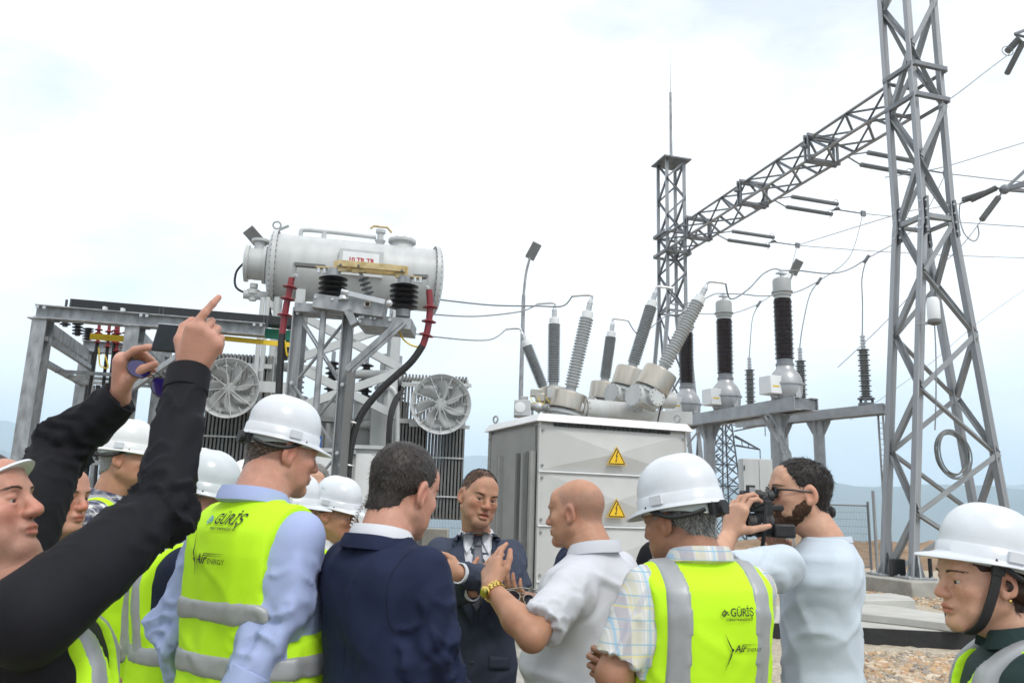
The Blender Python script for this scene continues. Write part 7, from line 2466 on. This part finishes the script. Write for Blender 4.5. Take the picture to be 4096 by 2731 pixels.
person('dark-haired man in navy suit with a clear coiled earpiece seen from behind', (1614, 1958, 2.2), -42, -36, -12, 5, lean=.05, side=-.015, build=.96, tall=1.045,
       arms={1: (None, (1730, 2590, 2.02), (1830, 2820, 2.15)), -1: (None, (1330, 2560, 2.45), (1400, 2820, 2.5))},
       face=dict(hair='short', hair_c=(.032, .025, .022), grey_mix=.06, grey_gain=2.6, thick=.006, strand=.014, lift=.22, blades=9000, bw_=.0008, neck=.062, res=.0032), skin_c=RED,
       garment=jacket(NAVY, white_c, seed=4.9, amp=.009, tamp=.6), extra=ex_navy, res=.008, trousers=(.010, .014, .035))


# --- man in the middle with folded arms
def ex_mid(P):
    s = P.s

    def sc(pts): return [(x * s, z * s) for x, z in pts]
    poly_decal('shirt_front', sc([(-.066, 1.476), (-.03, 1.484), (.03, 1.484), (.066, 1.476), (.060, 1.40), (.016, 1.19), (-.016, 1.19), (-.060, 1.40)]), P.bvh, white_c, P.root, 1, .004, .018)
    poly_decal('tie', sc([(-.021, 1.462), (.021, 1.462), (.015, 1.438), (.026, 1.34), (.036, 1.22), (.0, 1.16), (-.036, 1.22), (-.026, 1.34), (-.015, 1.438)]), P.bvh, TIE, P.root, 1, .011, .016, .004)
    poly_decal('tie_knot', sc([(-.025, 1.470), (.025, 1.470), (.014, 1.425), (-.014, 1.425)]), P.bvh, TIE, P.root, 1, .017, .016, .006)
    for sd in (1, -1):
        pts = [(.066, 1.478), (.100, 1.452), (.108, 1.428), (.097, 1.418), (.128, 1.402), (.112, 1.31), (.062, 1.18), (.010, 1.105), (.012, 1.135), (.056, 1.38)]
        poly_decal('lapel', sc([(sd * x, z) for x, z in pts]), P.bvh, GREYB, P.cl, 1, .015, .018, .008)
        col = [(.020, 1.474), (.045, 1.482), (.070, 1.470), (.066, 1.43), (.046, 1.392), (.016, 1.45)]
        poly_decal('collar_wing', sc([(sd * x, z) for x, z in col]), P.bvh, white_c, P.root, 1, .016, .02, .003)
    for z in (1.07, .96):
        h = P.bvh.ray_cast(Vector((0.01, .8, z * s)), Vector((0, -1, 0)))
        if h[0] is not None: mb = MB().lathe(h[0], h[0] + Vector((0, .006, 0)), [(.009, 0), (.009, .004), (.006, .006)], 12); me_obj('button', mb.v, mb.f, blackp, P.cl)
    h = P.bvh.ray_cast(Vector((-.088 * s, .8, 1.405 * s)), Vector((0, -1, 0)))
    if h[0] is not None: mb = MB().lathe(h[0] + Vector((0, .014, 0)), h[0] + Vector((0, .02, 0)), [(.0085, 0), (.0085, .003), (.006, .005)], 14); me_obj('lapel_pin', mb.v, mb.f, gold, P.cl)
    for sd in (-1,): poly_decal('pocket_flap', sc([(sd * .06, .99), (sd * .15, .98), (sd * .15, .93), (sd * .06, .94)]), P.bvh, GREYB, P.cl, 1, .006, .02, .003)


person('man in blue-grey suit and patterned tie standing with folded arms', (1916, 1988, 3.6), 186, 205, -7, -9, build=1.0, tall=1.015, lean=.05,
       arms={1: (None, (1722, 2375, 3.50), (1886, 2362, 3.30)), -1: (None, (2058, 2345, 3.47), (1842, 2292, 3.20))},
       face=dict(hair='short', noshell=1, line=.022, hair_c=(.04, .032, .028), thick=.0022, strand=.007, lift=.35, blades=12000, bw_=.0009, buzz=.8, nose=1.08, mouth=.9, frown=1.3, brow=1.2, stubble=.35, jaw=1.03, res=.0027, gaze=1), skin_c=TAN,
       garment=jacket(GREYB, white_c, seed=6.6, amp=.008, torso_bvh=1), extra=ex_mid, res=.0085, trousers=(.022, .026, .04),
       hands={-1: dict(to=(1768, 2282, 3.24), nw=(.1, 1, -.15), curl=[(.15, .25, .2)] * 4, fine=1, thumb=[(.7, .65, .1), (.9, .3, .1), (.95, .2, .1)]), 1: dict(to=(2022, 2222, 3.31), nw=(-.1, 1, -.3), curl=[(.1, .25, .3)] * 4, fine=1)})


# --- bald man in white polo
def ex_bald(P):
    S, E, Wr = P.side[-1]; u = (Wr - E) / np.linalg.norm(Wr - E)
    c = Vector(Wr - u * .02); a, b, d = basis(Vector(u))
    root = None
    mbs = []
    for k in range(18):
        an = k / 18 * 6.283; e = a * math.cos(an) + b * math.sin(an); t = d.cross(e)
        for j, (w0, ln) in enumerate(((-.0072, .005), (0, .006), (.0072, .005))):
            p = c + e * .0345 + d * w0 + t * (.0035 if j == 1 else 0)
            mb = MB().beam(p - t * .0048, p + t * .0048, ln * 1.1, .0045, e); mbs.append(mb)
    o = MB()
    for m_ in mbs: o.add(m_.v, m_.f)
    w = me_obj('wristwatch', o.v, o.f, gold, P.root, smooth=False)
    p = c + a * .037; mb = MB().lathe(p, p + a * .009, [(.019, 0), (.019, .006), (.015, .009)], 20); me_obj('watch_case', mb.v, mb.f, gold, w)
    # belt
    V = []
    n = 60; s = P.s; z = .955 * s
    for i in range(n):
        an = i / n * 6.283
        h = P.bvh.ray_cast(Vector((math.cos(an) * .8, math.sin(an) * .8, z + .03)), Vector((-math.cos(an), -math.sin(an), 0)))
        r = (Vector((h[0].x, h[0].y)).length if h[0] is not None else .2) - .004
        for o_, dz in ((-.006, -.02), (.004, -.02), (.004, .02), (-.006, .02)): V.append(((r + o_) * math.cos(an), (r + o_) * math.sin(an), z + dz - .012))
    me_obj('belt', V, [(i * 4 + j, ((i + 1) % n) * 4 + j, ((i + 1) % n) * 4 + (j + 1) % 4, i * 4 + (j + 1) % 4) for i in range(n) for j in range(4)], LEATHER, P.root)


person('bald man in white polo shirt gesturing with a gold-watched hand', (2305, 2050, 3.0), 48, 62, -4, 0, lean=.06, build=1.1, belly=.055, tall=1.035,
       arms={-1: ((2290, 2345, 2.78), (2128, 2548, 2.58), (1963, 2348, 2.72)), 1: (None, (2230, 2540, 3.32), (2150, 2408, 3.16))},
       face=dict(hair='bald', hair_c=(.30, .28, .26), buzz=.9, buzz_c=(.34, .26, .14), bald_top=1, nose=1.1, neck=.07, jaw=1.08, ruddy=1.2, brow=.9, res=.003), skin_c=TAN,
       garment=dict(name='polo_shirt', m=POLO, off=.014, rs=(.078, .076, .05), short=.80, flare=.006, amp=.010, tamp=.85, hem=.93, seed=9.3, collar=dict(h=.045, fall=.04, gap=.6, rx=.08, ry=.084)), extra=ex_bald, res=.0085, trousers=(.012, .016, .032),
       hands={-1: dict(to=(1968, 2225, 2.82), nw=(.65, .75, -.1), curl=[(.15, .2, .15), (.2, .2, .15), (.25, .25, .2), (.3, .25, .2)], spread=.12, thumb=[(.55, .85, .1), (.8, .5, -.1), (.95, .25, -.15)], fine=1, sc=1.05),
              1: dict(to=(2088, 2385, 3.12), nw=(0, .1, 1), curl=[(.5, .5, .3)] * 4)})
Ms = Matrix.Translation(W(2087, 2392, 3.06)) @ Matrix.Rotation(.3, 4, 'Z') @ Matrix.Rotation(.25, 4, 'Y') @ Matrix.Rotation(-.5, 4, 'X')
sunglasses('dark sunglasses held low beside the white polo sleeve', Ms, glassm, mat('silver_metal', (.5, .47, .42), .25, .9, .05, 9), True)


# --- man in pastel check with printed vest
def ex_plaid(P):
    vlogo(P, 2866, 2462, .022, ink, ink, True, True, 0.05)
    turbine(P, (2912, 2592), (2880, 2524), (2888, 2682), ink, ink, .024, (2921, 2600))


person('man in pastel checked shirt, hard hat and printed vest with his back turned', (2715, 2080, 2.3), 14, 44, -9, -2, lean=.05, side=-.03, build=1.06, tall=1.052,
       arms={-1: (None, (2452, 2700, 2.16), (2590, 2790, 2.42)), 1: (None, (2965, 2770, 2.58), (2480, 2668, 2.40))},
       face=dict(hair='short', hair_c=(.10, .10, .095), grey_mix=.5, grey_gain=2.4, thick=.008, strand=.02, lift=.35, blades=4200, neck=.064, res=.0032), skin_c=DARKT,
       garment=shirt(pastel, name='shirt', seed=5.7, short=.86, flare=.012, rs=(.07, .062, .05), amp=.008, cuffband=False, collar=dict(h=.046, fall=.036, gap=.5, rx=.075, ry=.078)),
       vest=dict(bands=(.98,), straps=((.115, 1.0, 2),), hem=.72, seed=8.1, wide=1.22), hat=dict(pitch=-1, scale=1.08), extra=ex_plaid, res=.008,
       hands={1: dict(to=(2370, 2640, 2.34), nw=(.1, -1, 0), curl=[(.35, .9, .8), (.35, .9, .8), (.4, .9, .8), (.45, .9, .7)], fine=1), -1: dict(d=(.6, .6, -.2), n=(0, 0, -1))})


# --- cameraman
def ex_cam(P):
    glasses(P, glassm, blackp, thick=.0045)
    s = P.s
    band_ring(P, 'neckband', TEE, P.root, 0, -.026 * P.sx, 1.449 * s, .094 * P.sx, .090 * P.sx, .020, -.006, .012, .02, fall=0)
    # ear cushion strap behind the neck
    mb = MB().lathe(P.Mh @ Vector((.02, -.105, -.055)), P.Mh @ Vector((.02, -.128, -.055)), [(.02, 0), (.024, .01), (.018, .023)], 16); me_obj('headset_pad', mb.v, mb.f, blackp, P.root)


person('bearded cameraman in pale blue T-shirt and dark glasses filming', (3197, 1974, 2.95), 66, 90, 2, 0, hs=1.05, lean=.06, build=1.03, tall=1.03,
       arms={-1: ((3130, 2262, 2.72), (2800, 2330, 2.62), (2918, 2140, 2.80)), 1: (None, (3210, 2480, 3.4), (3110, 2180, 3.05))},
       face=dict(hair='short', hair_c=(.018, .013, .011), thick=.006, strand=.015, lift=.4, blades=8000, bw_=.0008, thin_top=.5, beard=1, beard_c=(.06, .028, .014), neck=.054, nose=1.18, res=.003), skin_c=PALE,
       garment=dict(name='t_shirt', m=TEE, off=.016, rs=(.072, .07, .05), short=.62, flare=.012, amp=.009, tamp=.65, hem=.80, seed=2.7, top=1.462), extra=ex_cam, res=.0085, trousers=(.02, .022, .03),
       hands={-1: dict(to=(2948, 2032, 2.80), nw=(.82, .5, .05), curl=[(.35, .8, .5), (.3, .8, .5), (.3, .75, .5), (.35, .7, .5)], spread=.1, thumb=[(.35, .85, .4), (.5, .5, .7), (.5, .3, .8)], fine=1, sc=1.05),
              1: dict(to=(3080, 2080, 2.95), nw=(-.5, -.6, 0), curl=[(.6, .8, .5)] * 4)})


def camcorder():
    Y = 2.84
    o = W(3050, 2094, Y); t = thing('video_camera', 'black video camera with a big lens held at the cameraman\'s face', 'camera', o)
    ax = Vector((-1, .12, -.01)).normalized()      # lens looks left
    px = lambda x, y, dy=0: W(x, y, Y + dy)
    f0 = px(2985, 2097); f1 = px(3085, 2097)
    L_ = (f1 - f0).length; d = (f1 - f0).normalized()
    r = 46 / 1115
    cm = mat('camera_body', (.012, .012, .013), .5, 0, .2, 60, .15, 400)
    ln = MB().lathe(f0, f1, [(r * .86, .012), (r * .98, 0), (r * 1.02, .004), (r * 1.02, .014), (r * .94, .016), (r * .94, .03), (r, .032), (r, .06), (r * .95, .062), (r * .95, .07), (r * .98, .072), (r * .98, L_)], 40, True).build('lens_barrel', cm, t)
    for k in range(40):
        an = k / 40 * 6.283; u, v, _ = basis(d); e = u * math.cos(an) + v * math.sin(an)
        MB().beam(f0 + d * .034 + e * r * 1.0, f0 + d * .058 + e * r * 1.0, .003, .003, e).build('grip_ridge', cm, ln)
    MB().lathe(f0 + d * .01, f0 + d * .012, [(r * .8, 0), (r * .8, .002)], 30).build('front_glass', glassm, ln)
    V, Fc = text_mesh('G', .014, 0, .0006)
    u = Vector((1, 0, 0)); c = px(3030, 2100) + Vector((0, -r * 1.035, 0))
    lm = mat('camera_lettering', (.7, .7, .7), .5)
    me_obj('lettering', [tuple(c + d * x + Vector((0, 0, y)) - ploc(ln)) for x, y in V], Fc, lm, ln, smooth=False)
    b = px(3120, 2105)
    MB().box((px(3078, 2100).x, Y - .05, px(3078, 2148).z), (px(3165, 2100).x, Y + .06, px(3078, 2092).z)).build('body', cm, t, bevel=.008)
    MB().beam(px(3000, 2036, .0), px(3130, 2030, .0), .03, .02).build('handle_base', cm, t, bevel=.004)
    MB().beam(px(3070, 2060), px(3066, 2000), .04, .03).build('handle_post', cm, t, bevel=.004)
    MB().beam(px(3005, 2022), px(3075, 1990), .035, .03).build('handle', cm, t, bevel=.006)
    MB().lathe(px(3010, 1980), px(3090, 1984), [(.017, 0), (.02, .01), (.02, .03), (.015, .032), (.015, .05), (.019, .052), (.019, .07)], 20).build('eyepiece', cm, t)
    MB().lathe(px(2960, 1978), px(2988, 1979), [(.012, 0), (.016, .004), (.016, .025)], 16).build('microphone', cm, t)
    T = Matrix.Translation(px(3003, 1972, -.02)) @ Matrix.Rotation(.5, 4, 'Z')
    v = MB(T).box((-.018, -.006, -.028), (.018, .006, .028)).build('viewfinder_screen', cm, t, bevel=.003)
    MB(T).box((-.012, -.0075, -.02), (.014, -.0062, .02)).build('screen_glass', mat('screen_glass', (.30, .31, .33), .1, 0, .3, 60), v)
    MB().tube(spline([px(3062, 2020, -.05), px(3060, 2090, -.06), px(3055, 2150, -.05), px(3048, 2190, -.03)], 5), .007, 6).build('strap', strapm, t)


camcorder()


# --- woman at the right edge
def ex_woman(P):
    c = P.Mh
    f = Field((-.09, -.30, -.36), (.09, -.02, .02), .006)
    f.cone((0, -.10, -.035), (0, -.150, -.075), .045, .038, .02); f.cone((0, -.150, -.075), (0.0, -.19, -.16), .036, .044, .02); f.cone((0, -.19, -.16), (0, -.185, -.30), .044, .018, .02)
    for sd in (-1, 1): f.cone((sd * .07, -.02, -.01), (sd * .02, -.11, -.05), .02, .03, .02)
    V, Q = f.mesh(); N = vnorm(V, Q); V = V + N * (.005 * vnoise(V[:, 0] * 90, V[:, 1] * 40, V[:, 2] * 18))[:, None]
    qmesh('ponytail', xf(c, V), Q, P.hm, P.root, .7 + .6 * nrg.random((len(V), 1)).repeat(3, 1))
    for sd in (-1, 1):
        mb = MB().ball(c @ Vector((sd * .088, -.008, -.042)), .0035, 10, 6); me_obj('earring', mb.v, mb.f, gold, P.root)


person('woman in dark green jacket, vest and strapped hard hat at the yard edge', (3930, 2316, 1.95), 74, 91, -2, 0, hs=.95, lean=.05, build=.95, tall=1.03, fem=1,
       face=dict(hair='female', hair_c=(.035, .016, .010), thick=.006, strand=.03, lift=.15, blades=3000, nose=1.02, brow=.95, neck=.05, jaw=.93, w=.96, ruddy=1.1, res=.0028), skin_c=PALE,
       garment=shirt(GREEN, name='jacket', seed=1.2, off=.016, rs=(.07, .06, .048), collar=dict(h=.05, fall=.04, gap=.9, rx=.078, ry=.08, flare=.01)), vest=dict(bands=(1.0,), straps=((.1, .95, 2),), seed=3.9), hat=dict(pitch=12, chin=1, shift=(0, .0, .008), scale=1.06), extra=ex_woman, res=.008)


# --- shorter man with turbine mark on his hat
def ex_hat(P):
    M = P.Mt
    c = Vector((.112, .012, .098))
    # white sticker with a three-armed turbine
    import numpy as _n
    Vh, Qh, _ = hat_mesh({}); bv = BVHTree.FromPolygons([tuple(q) for q in Vh], [tuple(int(i) for i in q) for q in Qh])
    def press(pts, off):
        o = []
        for y, z in pts:
            h = bv.ray_cast(Vector((.3, y, z)), Vector((-1, 0, 0))); o.append((M @ ((h[0] if h[0] is not None else Vector((.1, y, z))) + Vector((off, 0, 0)))))
        return o
    for k, (pts, m_) in enumerate((([(-.075, .085), (-.03, .085), (-.03, .125), (-.075, .125)], white_p), ([(-.055, .104), (-.055, .106), (-.037, .1055), (-.037, .1045)], ink_g), ([(-.056, .105), (-.054, .105), (-.0555, .122)], ink_b), ([(-.056, .105), (-.054, .105), (-.062, .09)], ink_b))):
        me_obj('hat_mark', press(pts, .0012 + .0006 * k), [tuple(range(len(pts)))], m_, P.hat, smooth=False)


person('shorter man in white collar and vest whose hard hat bears a small turbine mark', (1347, 2056, 3.7), -112, -106, -9, 0, build=1.08, tall=1.035, face=dict(hair='ring', noshell=1, hair_c=(.08, .07, .06), thick=.001, strand=.003, blades=300, buzz=.3, nose=1.1, neck=.066, jaw=1.1, frown=.6), skin_c=TAN,
       garment=shirt(white_c, seed=3.8), vest=dict(bands=(1.0, .86), seed=5.2, wide=1.04), hat=dict(pitch=-1), extra=ex_hat, res=.011)
# --- woman behind the blue shoulder
person('woman in hard hat half hidden behind the light blue shoulder', (1176, 2050, 3.3), -85, -87, -5, 0, hs=.95, fem=1, build=.93, face=dict(hair='female', hair_c=(.03, .02, .015), thick=.006, strand=.02, lift=.1, blades=800, brow=.7, neck=.05, jaw=.93), skin_c=PALE,
       garment=shirt(NAVYC, seed=6.0), vest=dict(bands=(1.0,), seed=1.1), hat=dict(pitch=2), res=.012)


# --- man with glasses in dark suit, behind
def ex_gl(P):
    glasses(P, mat('clear_lens', (.25, .22, .2), .08, 0, .05, 5, spec=.6), blackp, thick=.003)
    s = P.s
    poly_decal('shirt_front', [(x * s, z * s) for x, z in [(-.06, 1.5), (.06, 1.5), (.0, 1.2)]], P.bvh, white_c, P.root, 1, .005, .02)
    h = P.bvh.ray_cast(Vector((-.1 * s, .8, 1.38 * s)), Vector((0, -1, 0)))
    if h[0] is not None: mb = MB().lathe(h[0], h[0] + Vector((0, .008, 0)), [(.018, 0), (.018, .006)], 8); me_obj('badge', mb.v, mb.f, alu, P.cl)


person('grey-haired man in dark suit and black-framed glasses behind the others', (1257, 1944, 4.7), 190, 192, -4, 0, face=dict(hair='short', hair_c=(.22, .21, .19), thick=.009, strand=.02, blades=1200, frown=.5, nose=1.05), skin_c=PALE, garment=jacket(BLKSUIT, white_c, seed=1.7), extra=ex_gl, res=.012)
# --- two suits almost hidden
person('man in black suit standing behind the pastel checked shirt', (2700, 1992, 3.45), 35, 30, -5, 0, build=1.1, tall=1.02, face=dict(hair='short', blades=400), skin_c=TAN, garment=jacket(BLKSUIT, white_c, seed=3.1), res=.012)
person('man in navy suit standing behind the white polo shoulder', (2318, 2062, 3.95), 120, 110, -4, 0, build=1.0, face=dict(hair='short', blades=400), skin_c=TAN, garment=jacket(NAVY, white_c, seed=2.1), res=.012, arms={1: None, -1: (None, (2230, 2420, 3.75), (2300, 2520, 3.6))})
# ------------------------------------------------------------------ air
def haze():
    mb = MB().box((-13000, -13000, -420), (13000, 13000, 900))
    m = bpy.data.materials.new('haze_air'); m.use_nodes = True
    t = m.node_tree; t.nodes.clear()
    o = t.nodes.new('ShaderNodeOutputMaterial'); v = t.nodes.new('ShaderNodeVolumePrincipled')
    v.inputs['Color'].default_value = (.70, .86, 1.0, 1)
    v.inputs['Density'].default_value = HAZE_D
    v.inputs['Anisotropy'].default_value = 0.0
    t.links.new(v.outputs[0], o.inputs['Volume'])
    ob = mb.build('haze', m, None, False); ob['kind'] = 'stuff'


HAZE_D = 2.2e-4
haze()
